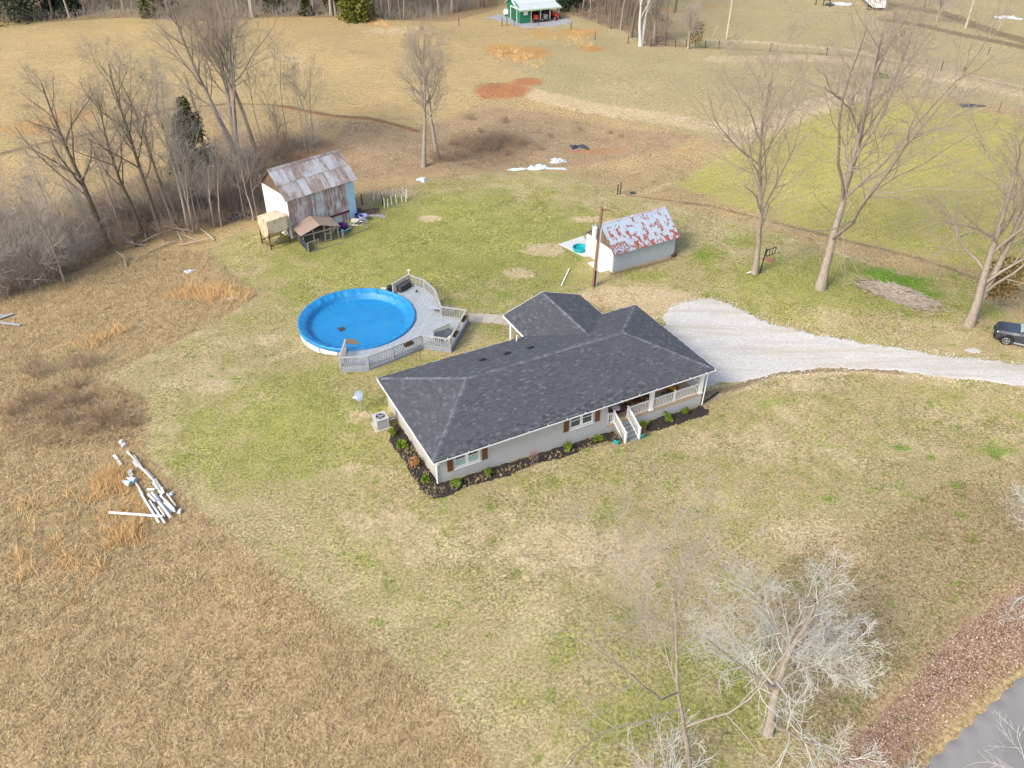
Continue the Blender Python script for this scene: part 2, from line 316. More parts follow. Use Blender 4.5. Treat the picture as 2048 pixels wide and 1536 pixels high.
    cr = t.mix(t.rng(t.math('ADD', t.math('MULTIPLY', w.outputs[1], .11), t.math('MULTIPLY', mottle, .85)), .36, .64), two((.33,.26,.10),(.42,.34,.15)), two((.22,.225,.035),(.35,.34,.075)))
    col = t.mix(msk(crop_,.9,.3,.7), col, cr)
    brs = two((.135,.09,.055),(.25,.17,.10))
    col = t.mix(t.math('MULTIPLY', msk(brush_,1.1), .62), col, brs)
    col = t.mix(t.math('MULTIPLY', msk(lit_,1.6,.3,.8), .7), col, two((.215,.16,.085),(.355,.275,.15)))
    gmask = t.rng(t.math('MULTIPLY_ADD', t.math('SUBTRACT', t.math('ADD', t.math('MULTIPLY', grn, .65), t.math('MULTIPLY', fine, .35)), .5), 1.9, green_), .34, .80, smooth=True)
    col = t.mix(lawnspot, col, two((.085,.13,.018),(.20,.25,.045)))
    col = t.mix(t.math('MULTIPLY', gmask, .82), col, two((.125,.145,.022),(.285,.285,.075)))
    col = t.mix(t.math('MULTIPLY', msk(t.math('MULTIPLY',bare_,1.35),1.7,.36,.75), .85), col, two((.34,.255,.145),(.50,.395,.24)))
    col = t.mix(t.math('MULTIPLY', msk(bright_,2.2,.3,.85), .85), col, two((.055,.145,.012),(.15,.25,.025)))
    col = t.mix(t.math('MULTIPLY', msk(red_,1.0,.35,.75), .85), col, two((.27,.095,.035),(.37,.16,.075)))
    col = t.mix(t.math('MULTIPLY', msk(sedge_,1.5,.36,.7), .8), col, two((.32,.15,.04),(.47,.265,.09)))
    col = t.mix(t.math('MULTIPLY', msk(mud_,2.0,.36,.85), .72), col, two((.085,.058,.038),(.17,.115,.07)))
    vor = t.node('ShaderNodeTexVoronoi'); t.l.new(P, vor.inputs['Vector']); vor.inputs['Scale'].default_value = 9.0
    lf = t.ramp(t.sep(vor.outputs['Color'])[0], [(0,(.12,.075,.05)),(.35,(.23,.135,.09)),(.6,(.32,.20,.14)),(.85,(.42,.33,.25)),(1,(.20,.18,.08))])
    col = t.mix(t.math('MULTIPLY', msk(leaf_,2.2,.3,.8), .9), col, lf)
    gr = t.rng(t.math('ADD', t.math('ADD', t.math('MULTIPLY', grain, .35), t.math('MULTIPLY', gr7, .45)), t.math('MULTIPLY', fine, .20)), .38, .62, .45, 1.48)
    amp = t.rng(t.noise(P,.22,4,.65),.38,.62,.45,1.25); gr = t.math('MULTIPLY_ADD', t.math('SUBTRACT', gr, 1.0), amp, 1.0); gr2 = t.math('MULTIPLY', gr, t.rng(big, .3, .7, .90, 1.08))
    vm = t.node('ShaderNodeVectorMath', operation='SCALE'); t.l.new(col, vm.inputs[0]); t.l.new(gr2, vm.inputs['Scale'])
    t.bump(t.math('ADD', grain, gr7), .55, .06)
    me.materials.append(t.done(vm.outputs[0], .95, .1))
    return tagset(obj('ground', me), kind='structure')
build_ground()
# ------------------------------------------------------------------ shared surfaces
WHITE = pm('white_paint', (.74,.74,.73), (.66,.66,.64), 5, .55, .08, .004)
TRIM = pm('white_aluminium', (.68,.69,.69), (.60,.61,.61), 3, .45, .05, .003)
def brick_mat(name, ax, c1, c2, cm, bw=.20, bh=.067, rough=.85, dirt=(.33,.25,.16), dz=.25):
    t = NT(name); P = t.coord('Object'); s = t.node('ShaderNodeSeparateXYZ'); t.l.new(P, s.inputs[0])
    c = t.node('ShaderNodeCombineXYZ'); t.l.new(s.outputs[ax], c.inputs[0]); t.l.new(s.outputs[2], c.inputs[1])
    b = t.node('ShaderNodeTexBrick'); t.l.new(c.outputs[0], b.inputs['Vector']); b.inputs['Scale'].default_value = 1
    b.inputs['Brick Width'].default_value = bw; b.inputs['Row Height'].default_value = bh; b.inputs['Mortar Size'].default_value = .009; b.inputs['Mortar Smooth'].default_value = .3; b.inputs['Bias'].default_value = 0
    for k, v in (('Color1',c1),('Color2',c2),('Mortar',cm)): b.inputs[k].default_value = (*v,1)
    n = t.noise(P, 1.3, 4, .6)
    col = t.mix(t.rng(n,.35,.7,0,.25), b.outputs[0], tuple(k*.8 for k in c1))
    d = t.rng(t.math('ADD', s.outputs[2], t.math('MULTIPLY', n, .5)), dz-.25, dz+.30, .75, 0)
    col = t.mix(d, col, dirt)
    t.bump(t.math('ADD', t.math('MULTIPLY', b.outputs['Fac'], -1), t.math('MULTIPLY', t.noise(P, 40, 2), .4)), .5, .012)
    return t.done(col, rough, .25)
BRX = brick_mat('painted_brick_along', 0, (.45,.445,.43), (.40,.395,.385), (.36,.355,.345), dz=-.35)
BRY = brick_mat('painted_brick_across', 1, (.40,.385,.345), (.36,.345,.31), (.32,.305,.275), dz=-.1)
def shingle_mat(name, use_attr):
    t = NT(name); P = t.coord('Object')
    if use_attr: r = t.attr('shade', 'Fac')
    else: r = t.node('ShaderNodeObjectInfo').outputs['Random']
    c = t.ramp(r, [(0,(.038,.041,.046)),(.3,(.060,.064,.070)),(.6,(.072,.076,.083)),(.85,(.083,.087,.094)),(1,(.122,.126,.134))])
    n = t.noise(P, 45, 3, .7); w = t.noise(P, .5, 3, .6)
    c = t.mix(t.rng(w,.35,.7,0,.35), c, (.060,.060,.067))
    vm = t.node('ShaderNodeVectorMath', operation='SCALE'); t.l.new(c, vm.inputs[0]); t.l.new(t.rng(n,.3,.7,.8,1.2), vm.inputs['Scale'])
    t.bump(n, .4, .006); return t.done(vm.outputs[0], .88, .25)
SH_A = shingle_mat('asphalt_shingles', True); SH_O = shingle_mat('asphalt_shingle', False)
GLASS = pm('window_glass', (.045,.06,.065), (.07,.085,.085), 2, .08, 0, spec=.6)
SHUT = pm('stained_wood', (.16,.07,.03), (.10,.042,.018), 5, .6, .3, .01, (1,1,.15))
TAN = pm('tan_brick', (.42,.31,.19), (.34,.24,.14), 5, .8, .3)
PORCHF = pm('porch_concrete', (.46,.35,.22), (.40,.29,.18), 2.5, .75, .15)
CURT = pm('curtain', (.36,.47,.43), (.26,.36,.33), 6, .9, .3, .02, (6,6,.3))
STEPM = pm('grey_step', (.22,.24,.25), (.17,.185,.195), 5, .75, .2)
# ------------------------------------------------------------------ house
EZ = 2.6; HL, HWD = 20.73, 9.46; RISE = .3353; OV = .4; FLZ = .42
house = thing('house', 'long grey brick ranch house with a dark shingle hip roof and white porch', 'house', (HX,HY,0), TH)
def wall(name, a, b, mat, z0=-1.6, z1=EZ-.08, holes=()):
    """a straight wall from a to b (house coordinates), 0.2 m thick inwards, with window openings (s0,s1,z0,z1)"""
    mb = MB(); a, b = Vector((*a,0)), Vector((*b,0)); L = (b-a).length; d = (b-a)/L; nrm = Vector((-d.y, d.x, 0))*.2
    def blk(s0,s1,q0,q1):
        if s1-s0 < 1e-3 or q1-q0 < 1e-3: return
        p, q = a+d*s0, a+d*s1
        mb.add([p+Vector((0,0,q0)), q+Vector((0,0,q0)), q+nrm+Vector((0,0,q0)), p+nrm+Vector((0,0,q0)), p+Vector((0,0,q1)), q+Vector((0,0,q1)), q+nrm+Vector((0,0,q1)), p+nrm+Vector((0,0,q1))], MB.BF)
    s = 0
    for (s0,s1,q0,q1) in sorted(holes):
        blk(s,s0,z0,z1); blk(s0,s1,z0,q0); blk(s0,s1,q1,z1); s = s1
    blk(s,L,z0,z1); return obj(name, mb, mat, house)
W0 = .4
WIN = [(1.53,3.22),(9.62,11.36)]
wall('front_wall', (W0,W0), (12.45,W0), BRX, holes=[(a-W0,b-W0,1.15,2.3) for a,b in WIN])
wall('side_wall', (W0,HWD-W0), (W0,W0+.2), BRY)
wall('rear_wall', (HL-W0-.2,HWD-W0), (W0,HWD-W0), BRX)
wall('porch_wall', (12.45,2.3), (HL-W0,2.3), BRX, holes=[(1.9,2.85,FLZ,2.4),(4.2,5.8,1.1,2.3)])
wall('porch_end_wall', (12.45,W0+.2), (12.45,2.3), BRY)
wall('side_wall', (HL-W0,2.5), (HL-W0,HWD-W0), BRY)
wall('porch_foundation', (12.45,W0), (HL-W0,W0), BRX, z1=FLZ-.12)
wall('porch_foundation', (HL-W0,W0+.2), (HL-W0,2.3), BRY, z1=FLZ-.12)
wall('wing_wall', (13.3,12.3), (13.3,HWD-W0), BRY); wall('wing_wall', (17.35,HWD-W0), (17.35,12.3), BRY); wall('wing_wall', (17.15,12.3), (13.5,12.3), BRX)
d = MB(); d.box2((14.4,2.34,FLZ),(15.28,2.4,2.38)); dd = obj('door', d, WHITE, house); k = MB(); k.sphere((15.18,2.32,1.35),.035); obj('handle', k, pm('brass',(.4,.28,.1),rough=.3,metal=1), dd)
# porch floor with its tan brick edge
m = MB(); m.box2((12.452,W0+.12,FLZ-.118),(HL-W0-.12,2.298,FLZ)); obj('porch_floor', m, PORCHF, house)
eb = MB(); eb.box((0,0,0),(.195,.15,.118)); ebm = eb.mesh('edge_brick')
for i in range(39): obj('edge_brick', ebm, TAN, house, (12.56+i*.2, W0+.06, FLZ-.06))
for i in range(8): obj('edge_brick', ebm, TAN, house, (HL-W0-.06, W0+.24+i*.2, FLZ-.06), (0,0,math.pi/2))
# windows
for a, b in WIN:
    w = obj('window', MB().box2((a,W0+.06,1.15),(a+.06,W0+.14,2.3)).box2((b-.06,W0+.06,1.15),(b,W0+.14,2.3)).box2((a+.06,W0+.06,1.15),(b-.06,W0+.14,1.21)).box2((a+.06,W0+.06,2.24),(b-.06,W0+.14,2.3)).box2(((a+b)/2-.07,W0+.055,1.21),((a+b)/2+.07,W0+.14,2.24)), WHITE, house)
    obj('sill', MB().box2((a-.05,W0-.05,1.09),(b+.05,W0+.06,1.148)), WHITE, w)
    mid = (a+b)/2
    for x0, x1 in ((a+.06,mid-.07),(mid+.07,b-.06)):
        f = MB()
        for q0, q1, y in ((1.21,1.74,.085),(1.70,2.24,.105)):
            f.box2((x0,W0+y-.015,q0),(x0+.04,W0+y+.015,q1)); f.box2((x1-.04,W0+y-.015,q0),(x1,W0+y+.015,q1)); f.box2((x0+.04,W0+y-.015,q0),(x1-.04,W0+y+.015,q0+.05)); f.box2((x0+.04,W0+y-.015,q1-.04),(x1-.04,W0+y+.015,q1))
            obj('pane', MB().box2((x0+.03,W0+y-.003,q0+.03),(x1-.03,W0+y+.003,q1-.03)), GLASS if (q0<1.3)==(a>5) or q0>1.6 else GLASS, w)
        obj('sash', f, WHITE, w)
    for x0, x1 in ((a+.08,mid-.12),(mid+.12,b-.08)):
        c = MB(); n = 12
        for i in range(n):
            xa, xb = x0+(x1-x0)*i/n, x0+(x1-x0)*(i+1)/n; ya, yb = W0+.075+.0*(i%2), W0+.075
            c.add([(xa,W0+.10-.022*(i%2),1.24),(xb,W0+.10-.022*((i+1)%2),1.24),(xb,W0+.10-.022*((i+1)%2),1.70),(xa,W0+.10-.022*(i%2),1.70)],[(0,1,2,3)])
        cm = c.mesh('curtain')
        if a < 5: obj('curtain', cm, CURT, w, (0,-.03,0))
for u in (1.22,3.53,9.31,11.66):
    s = obj('shutter', MB().box2((u-.185,W0-.012,1.13),(u+.185,W0-.002,2.26)), SHUT, house)
    for j in range(3): obj('board', MB().box2((u-.185+j*.125,W0-.035,1.12),(u-.185+j*.125+.118,W0-.013,2.27)), SHUT, s)
    [obj('crosspiece', MB().box2((u-.17,W0-.06,q),(u+.17,W0-.036,q+.08)), SHUT, s) for q in (1.35,1.95)]
# roof: deck, shingles, caps
ROOFB = pm('roof_deck', (.05,.053,.06), (.04,.043,.05), 3, .9, 0)
RH = HWD/2; HA = 4.467; zr = EZ+RISE*RH
A_, B_, C_, D_ = (0,0,EZ),(HL,0,EZ),(HL,HWD,EZ),(0,HWD,EZ); R1, R2 = (HA,RH,zr),(HL-HA,RH,zr)
WU0, WU1, WV = 11.1, 17.73, 12.72; WM = (WU0+WU1)/2; WRZ = EZ+RISE*(WU1-WU0)/2; WVJ = HWD-(WU1-WU0)/2     # wing
roof = obj('roof', MB().slab([A_,B_,R2,R1],.1).slab([C_,D_,R1,R2],.1).slab([B_,C_,R2],.1).slab([D_,A_,R1],.1)
    .slab([(WU0,HWD,EZ),(WM,WVJ,WRZ),(WM,WV,WRZ),(WU0,WV,EZ)],.1).slab([(WU1,WV,EZ),(WM,WV,WRZ),(WM,WVJ,WRZ),(WU1,HWD,EZ)],.1), ROOFB, house)
obj('gable_wall', MB().add([(WU0+.3,12.38,EZ-.12),(WU1-.3,12.38,EZ-.12),(WM,12.38,WRZ-.12),(WU0+.3,12.3,EZ-.12),(WU1-.3,12.3,EZ-.12),(WM,12.3,WRZ-.12)],[(0,1,2),(5,4,3),(0,3,4,1),(1,4,5,2),(2,5,3,0)]), WHITE, house)
rs = random.Random(3); stuff_v, stuff_f, stuff_s = [], [], []; singles = []
def course(o, e, up, nrm, length_fn, slope_len, single=None, row=.145):
    """lay courses of tabs: o eave start, e along eave, up up the slope; length_fn(s) gives the run (x0,x1) at distance s"""
    o, e, up, nrm = Vector(o), Vector(e), Vector(up), Vector(nrm); r = 0; s = -.02
    while s < slope_len-.03:
        x0, x1 = length_fn(max(s,0)+.05)
        x = x0 - (rs.random()*.2)
        while x < x1-.02:
            w = rs.choice((.16,.2,.24,.3,.34)); xa, xb = max(x,x0), min(x+w-.004,x1)
            if xb-xa > .03:
                th = .014 if rs.random() < .55 else .024; sh = rs.random(); sh = sh*.6+.2 if th < .02 else .35+.65*sh
                if single and len(singles) < 300 and single(r, xa): singles.append((o+e*xa+up*s+nrm*.003, xb-xa, th, (e,up,nrm)))
                else:
                    p = o+e*xa+up*s; q = o+e*xb+up*s; n = len(stuff_v); t2 = min(row+.03, slope_len-s)
                    stuff_v.extend([p+nrm*.003,q+nrm*.003,p+nrm*(th+.003),q+nrm*(th+.003),q+up*t2+nrm*.005,p+up*t2+nrm*.005]); stuff_f.extend([(n,n+1,n+3,n+2),(n+2,n+3,n+4,n+5)]); stuff_s.extend([sh,sh])
            x += w
        s += row; r += 1
sl = math.hypot(RH, RISE*RH); cu = RH/sl; su = RISE*RH/sl
course(A_,(1,0,0),(0,cu,su),(0,-su,cu), lambda s: (HA*s/sl, HL-HA*s/sl), sl, single=lambda r,x: r < 5 and x < 15)
course(C_,(-1,0,0),(0,-cu,su),(0,su,cu), lambda s: (HA*s/sl, HL-HA*s/sl), sl)
hl = math.hypot(HA, zr-EZ); hc, hs = HA/hl, (zr-EZ)/hl
course(D_,(0,-1,0),(hc,0,hs),(-hs,0,hc), lambda s: (RH*s/hl, HWD-RH*s/hl), hl)
course(B_,(0,1,0),(-hc,0,hs),(hs,0,hc), lambda s: (RH*s/hl, HWD-RH*s/hl), hl)
wl_ = math.hypot(WM-WU0, WRZ-EZ); wc, ws = (WM-WU0)/wl_, (WRZ-EZ)/wl_
course((WU0,WV,EZ),(0,-1,0),(wc,0,ws),(-ws,0,wc), lambda s: (0, WV-HWD+(HWD-WVJ)*s/wl_), wl_)
course((WU1,WV,EZ),(0,-1,0),(-wc,0,ws),(ws,0,wc), lambda s: (0, WV-HWD+(HWD-WVJ)*s/wl_), wl_)
sm = bpy.data.meshes.new('shingles'); sm.from_pydata([tuple(v) for v in stuff_v], [], stuff_f); sm.update()
a = sm.attributes.new('shade','FLOAT','FACE'); a.data.foreach_set('value', stuff_s)
tagset(obj('shingles', sm, SH_A, roof), kind='stuff')
tm = {}
for (p, w, th, (e,up,nrm)) in singles:
    key = (round(w,2), th)
    if key not in tm:
        m = MB(); m.add([(0,0,0),(w,0,0),(w,.18,0),(0,.18,0),(0,0,th),(w,0,th),(w,.18,.003),(0,.18,.003)], MB.BF); tm[key] = m.mesh('shingle')
    o = obj('shingle', tm[key], SH_O, roof); o.matrix_local = Matrix(((e.x,up.x,nrm.x,p.x),(e.y,up.y,nrm.y,p.y),(e.z,up.z,nrm.z,p.z),(0,0,0,1)))
CAPM = pm('ridge_cap_shingle',(.115,.121,.133),(.085,.09,.102),9,.88,.3,.006,rand=.3)
def caps(p, q, n1, n2, wdt=.15, start=.1):
    p, q = Vector(p), Vector(q); d = (q-p).normalized(); L = (q-p).length
    up = (Vector(n1)+Vector(n2)).normalized(); side = d.cross(up).normalized()
    drop = abs(Vector(n1).dot(side))/Vector(n1).dot(up)*wdt
    m = MB(); l = .33
    m.add([(-wdt,0,-drop+.02),(0,0,.045),(wdt,0,-drop+.02),(-wdt,l,-drop+.008),(0,l,.028),(wdt,l,-drop+.008),(-wdt,0,-drop-.004),(0,0,.0),(wdt,0,-drop-.004)],[(0,1,4,3),(1,2,5,4),(6,7,1,0),(7,8,2,1)])
    me = m.mesh('ridge_cap'); s = start
    while s < L-.2:
        c = p+d*s; o = obj('ridge_cap', me, CAPM, roof); o.matrix_local = Matrix(((side.x,d.x,up.x,c.x),(side.y,d.y,up.y,c.y),(side.z,d.z,up.z,c.z),(0,0,0,1))); s += .30
nF, nB, nL, nR = (0,-su,cu),(0,su,cu),(-hs,0,hc),(hs,0,hc)
caps(R1,R2,nF,nB); caps(A_,R1,nF,nL); caps(D_,R1,nB,nL); caps(B_,R2,nF,nR); caps(C_,R2,nB,nR); caps((WM,WV,WRZ),(WM,WVJ,WRZ),(-ws,0,wc),(ws,0,wc))
# gutters, fascia and roof fittings
GUT = TRIM
obj('gutter', MB().box2((-.02,-.12,EZ-.09),(HL+.02,-.012,EZ-.08)).box2((-.02,-.12,EZ-.08),(HL+.02,-.108,EZ+.0)).box2((-.02,-.117,EZ-.12),(0,-.012,EZ-.0)).box2((HL,-.117,EZ-.12),(HL+.02,-.012,EZ-.0)), GUT, house)
hb = MB(); hb.box((0,0,0),(.025,.13,.02)); hm = hb.mesh('gutter_hanger')
for i in range(15): obj('gutter_hanger', hm, WHITE, house, (.9+i*1.36,-.075,EZ+.008))
obj('fascia', MB().box2((-.03,-.01,EZ-.16),(-.004,HWD+.01,EZ+.012)), WHITE, house)
obj('fascia', MB().box2((HL+.004,-.01,EZ-.16),(HL+.03,HWD+.01,EZ+.012)), WHITE, house)
obj('fascia', MB().box2((0,HWD+.004,EZ-.16),(WU0-.03,HWD+.03,EZ+.012)), WHITE, house); obj('fascia', MB().box2((WU1+.03,HWD+.004,EZ-.16),(HL,HWD+.03,EZ+.012)), WHITE, house)
obj('fascia', MB().box2((WU0-.028,HWD+.0,EZ-.16),(WU0-.004,WV,EZ+.012)), WHITE, house); obj('fascia', MB().box2((WU1+.004,HWD+.0,EZ-.16),(WU1+.028,WV,EZ+.012)), WHITE, house)
obj('bargeboard', MB().beam((WU0,WV+.015,EZ-.06),(WM,WV+.015,WRZ-.06),.025,.16).beam((WU1,WV+.015,EZ-.06),(WM,WV+.015,WRZ-.06),.025,.16), WHITE, house)
obj('soffit', MB().box2((0.,.0,EZ-.15),(HL,W0,EZ-.14)).box2((.0,W0,EZ-.15),(W0,HWD,EZ-.14)).box2((12.45,W0,EZ-.152),(HL,2.3,EZ-.142)).box2((HL-W0,2.3,EZ-.15),(HL,HWD,EZ-.14)), WHITE, house)
def rz_at(u,v): return EZ+RISE*min(v, HWD-v)
for u, v in ((6.6,7.05),(8.4,6.95),(10.1,6.75)):
    z = rz_at(u,v); ob = obj('roof_vent', MB().add([(-.22,-.2,.03),(.22,-.2,.03),(.22,.26,.0),(-.22,.26,.0),(-.2,-.19,.17),(.2,-.19,.17),(.16,.2,.10),(-.16,.2,.10)], MB.BF), pm('vent_metal',(.028,.033,.045),rough=.55), house, (u,v,z), (-math.atan(RISE),0,0))
obj('vent_pipe', MB().cyl((8.9,8.9,rz_at(8.9,8.9)-.05),(8.9,8.9,rz_at(8.9,8.9)+.45),.055,n=10), WHITE, house)
bpy.data.objects['vent_pipe'].location = (1.35,.05,0)
obj('downspout', MB().tube([(.28,-.06,EZ-.1),(.28,-.06,EZ-.22),(.32,.33,EZ-.5),(.32,.33,.55)],[.045]*4,6).box2((.27,-.1,.32),(.37,.36,.42)), WHITE, house)
obj('downspout', MB().tube([(HL-.28,-.06,EZ-.1),(HL-.33,.22,EZ-.4),(HL-.33,.3,-.5)],[.04]*3,6), WHITE, house)
# porch columns, railings, stairs
for u, v in ((16.03,W0+.11),(HL-W0-.14,W0+.11)):
    c = obj('porch_column', MB().box2((u-.12,v-.12,FLZ+.1),(u+.12,v+.12,EZ-.3)), WHITE, house)
    obj('base', MB().box2((u-.16,v-.16,FLZ+.002),(u+.16,v+.16,FLZ+.1)), WHITE, c); obj('capital', MB().box2((u-.15,v-.15,EZ-.3),(u+.15,v+.15,EZ-.153)), WHITE, c)
bal = MB(); bal.box((0,0,0),(.034,.034,.72)); balm = bal.mesh('baluster')
def railing(parent, a, b, z0, z1, h=.84, mat=WHITE, gap=.125, bm=None, base=.08, capw=.085, name='railing', tilt=True):
    a, b = Vector((*a,0)), Vector((*b,0)); L = (b-a).length; d = (b-a)/L
    A0, B0 = a+Vector((0,0,z0)), b+Vector((0,0,z1)); up = Vector((0,0,1))
    r = obj(name, MB().beam(A0+up*h, B0+up*h, capw, .06), mat, parent); obj('bottom_rail', MB().beam(A0+up*base, B0+up*base, .045, .06), mat, r)
    n = max(1, int(L/gap))
    for i in range(n):
        t = (i+.5)/n; p = A0.lerp(B0, t); o = obj('baluster', bm or balm, mat, r, p+up*((h+base)/2), (0,0,math.atan2(d.y,d.x)))
        if abs(h-.9) > .001: o.scale = (1,1,(h-base)/.82)
    return r
def post(parent, u, v, z, h=.96, w=.11, mat=WHITE, name='post'):
    p = obj(name, MB().box2((u-w/2,v-w/2,z),(u+w/2,v+w/2,z+h)), mat, parent); obj('post_cap', MB().add([(u-w*.68,v-w*.68,z+h),(u+w*.68,v-w*.68,z+h),(u+w*.68,v+w*.68,z+h),(u-w*.68,v+w*.68,z+h),(u,v,z+h+.06)],[(3,2,1,0),(0,1,4),(1,2,4),(2,3,4),(3,0,4)]), mat, p)
    return p
pv = W0+.11
for u in (13.06,14.16,17.98): post(house, u, pv, FLZ+.002)
post(house, 12.55, pv, FLZ+.002)
railing(house,(12.6,pv),(13.0,pv),FLZ,FLZ); railing(house,(14.22,pv),(15.9,pv),FLZ,FLZ); railing(house,(16.16,pv),(17.92,pv),FLZ,FLZ); railing(house,(18.04,pv),(20.06,pv),FLZ,FLZ)
railing(house,(HL-W0-.14,pv+.14),(HL-W0-.14,2.25),FLZ,FLZ)
SB = -.34; nst = 5
for i in range(nst):
    z = FLZ-.05-(FLZ-.05-SB)*(i+.6)/nst; v = W0-.06-.27*i
    obj('step', MB().box2((13.12,v-.28,z-.04),(14.1,v+.02,z)).box2((13.14,v-.25,z-.22),(14.08,v-.23,z-.04)), STEPM, house)
obj('stringer', MB().slab([(13.085,W0-.05,FLZ-.12),(13.12,W0-.05,FLZ-.12),(13.12,-1.05,SB+.05),(13.085,-1.05,SB+.05)],.28).slab([(14.10,W0-.05,FLZ-.12),(14.135,W0-.05,FLZ-.12),(14.135,-1.05,SB+.05),(14.10,-1.05,SB+.05)],.28), STEPM, house)
for u in (13.06,14.16):
    post(house,u,-.98,SB-.05,1.05); railing(house,(u,pv-.07),(u,-.92),FLZ-.02,SB+.05,.92)
# back porch posts under the wing eave
for u, v in ((11.5,12.2),(11.5,10.0)): obj('porch_post', MB().box2((u-.08,v-.08,-.1),(u+.08,v+.08,EZ-.1)), WHITE, house)
obj('patio_slab', MB().box2((11.2,HWD-.3,-.3),(13.3,12.6,.14)), pm('patio_concrete',(.42,.38,.31),(.36,.32,.26),1.5,.85,.2), house)
obj('electric_meter', MB().box2((W0-.14,7.0,1.0),(W0-.002,7.3,1.5)).cyl((W0-.07,7.15,.2),(W0-.07,7.15,1.0),.03), pm('grey_box',(.35,.36,.36),rough=.5), house)
# ------------------------------------------------------------------ swimming pool
PX, PY = PC; RIM = .92
pool = thing('swimming_pool', 'round above ground pool with white wall under a sagging blue cover', 'pool', (PX,PY,0))
VIN = pm('white_vinyl', (.70,.70,.70), (.56,.57,.57), 1.2, .5, .1, .01, (1,1,.4))
POST = pm('pool_upright', (.36,.36,.36), (.28,.28,.28), 3, .5, .05)
n = 18; PRW = PR-.06
for i in range(n):
    a0, a1 = 2*math.pi*i/n, 2*math.pi*(i+1)/n; vs, fs = [], []
    for j in range(5):
        a = a0+(a1-a0)*j/4
        for z in (-.35, .30, RIM-.03):
            r = PRW + (.03 if z == .30 else 0); vs += [(r*math.cos(a), r*math.sin(a), z), ((r-.03)*math.cos(a), (r-.03)*math.sin(a), z)]
    for j in range(4):
        b = j*6
        for k in (0,2): fs += [(b+k,b+6+k,b+8+k,b+2+k),(b+1+k,b+3+k,b+9+k,b+7+k)]
    obj('wall_panel', MB().add(vs,fs), VIN, pool)
    c, s = math.cos(a0), math.sin(a0); obj('upright', MB().box(((PRW+.03)*c,(PRW+.03)*s,.28),(.07,.13,1.24),rz=a0), POST, pool)
rs = random.Random(11); NA, vs, fs = 260, [], []
rad = [(PR+.035,-.26),(PR+.05,-.10),(PR+.035,.0),(PR-.03,.045),(PR-.12,.02),(PR-.22,-.03),(PR-.34,-.08),(PR-.48,-.14),(PR-.60,-.22),(PR-.68,-.45),(PR-.76,-.57),(PR-.95,-.595)] + [(PR*k,-.60) for k in (.64,.55,.46,.37,.28,.19,.10)]
ph = [(rs.randint(5,60), rs.random()*6.28, rs.random()) for _ in range(16)]
for k, (r, z) in enumerate(rad):
    wgt = [.5,.35,.2,.25,.5,.9,1,1,.9,.6,.3,.12][k] if k < 12 else .03
    for i in range(NA):
        a = 2*math.pi*i/NA; w = sum(math.sin(f*a+p+(k*.30)*math.sin(3*a+p))*q for f,p,q in ph)/5
        slip = .35*math.sin(a+.6)+.2*math.sin(2*a)
        rr = r + wgt*.07*w + (.16*slip if 5 <= k <= 11 else 0)
        zz = z + wgt*.11*w + (.03*max(0,math.sin(5*a+k)) if k < 3 else 0)
        vs.append((rr*math.cos(a), rr*math.sin(a), RIM+zz))
for k in range(len(rad)-1):
    for i in range(NA): a, b = k*NA+i, k*NA+(i+1)%NA; fs.append((a,b,b+NA,a+NA))
vs.append((0,0,RIM-.60)); m0 = (len(rad)-1)*NA
for i in range(NA): fs.append((m0+i,m0+(i+1)%NA,len(vs)-1))
t = NT('blue_tarpaulin'); P = t.coord('Object'); nb = t.noise(P, 1.1, 5, .6, .8); nf = t.noise(t.mapping(P, scale=(1,.5,1), rot=(0,0,.5)), 5.5, 4, .6, 1.2)
cc = t.mix(t.rng(nb,.35,.7), (.012,.165,.37), (.014,.20,.43)); cc = t.mix(t.math('MULTIPLY', t.rng(t.noise(P,.7,4,.6),.55,.75), .3), cc, (.05,.24,.40))
t.bump(t.math('ADD', nf, nb), .5, .07); TARP = t.done(cc, .38, .4)
cm = MB().add(vs,fs).mesh('cover', True); obj('cover', cm, TARP, pool)
WATERP = pm('muddy_puddle', (.13,.10,.06), (.19,.15,.09), 6, .25, .1, .01)
q = at(702,683,.33); q2 = at(683,659,.33)
puddle = [( .62*math.cos(a)*(1+.25*math.sin(3*a+1)), .34*math.sin(a)*(1+.3*math.sin(2*a)), 0) for a in np.linspace(0,6.28,24)[:-1]]
tagset(obj('puddle', MB().slab(puddle,.012), WATERP, None, (q.x,q.y,.345),(0,0,-.6)), 'brown puddle lying on the blue pool cover near the front rim', 'puddle')
lm = MB()
for i in range(45):
    a, r = rs.random()*6.28, rs.random()**.6*.28; lm.box((r*math.cos(a),r*math.sin(a),.03+rs.random()*.07),(.12,.05,.01),rs.random()*3,rs.random()-.5,rs.random()-.5)
tagset(obj('wet_leaves', lm, pm('dead_leaves',(.06,.035,.02),(.12,.06,.03),8,.8), None, (q2.x,q2.y,.33)), 'small dark clump of wet leaves in the middle of the blue cover', 'leaves', kind='stuff')
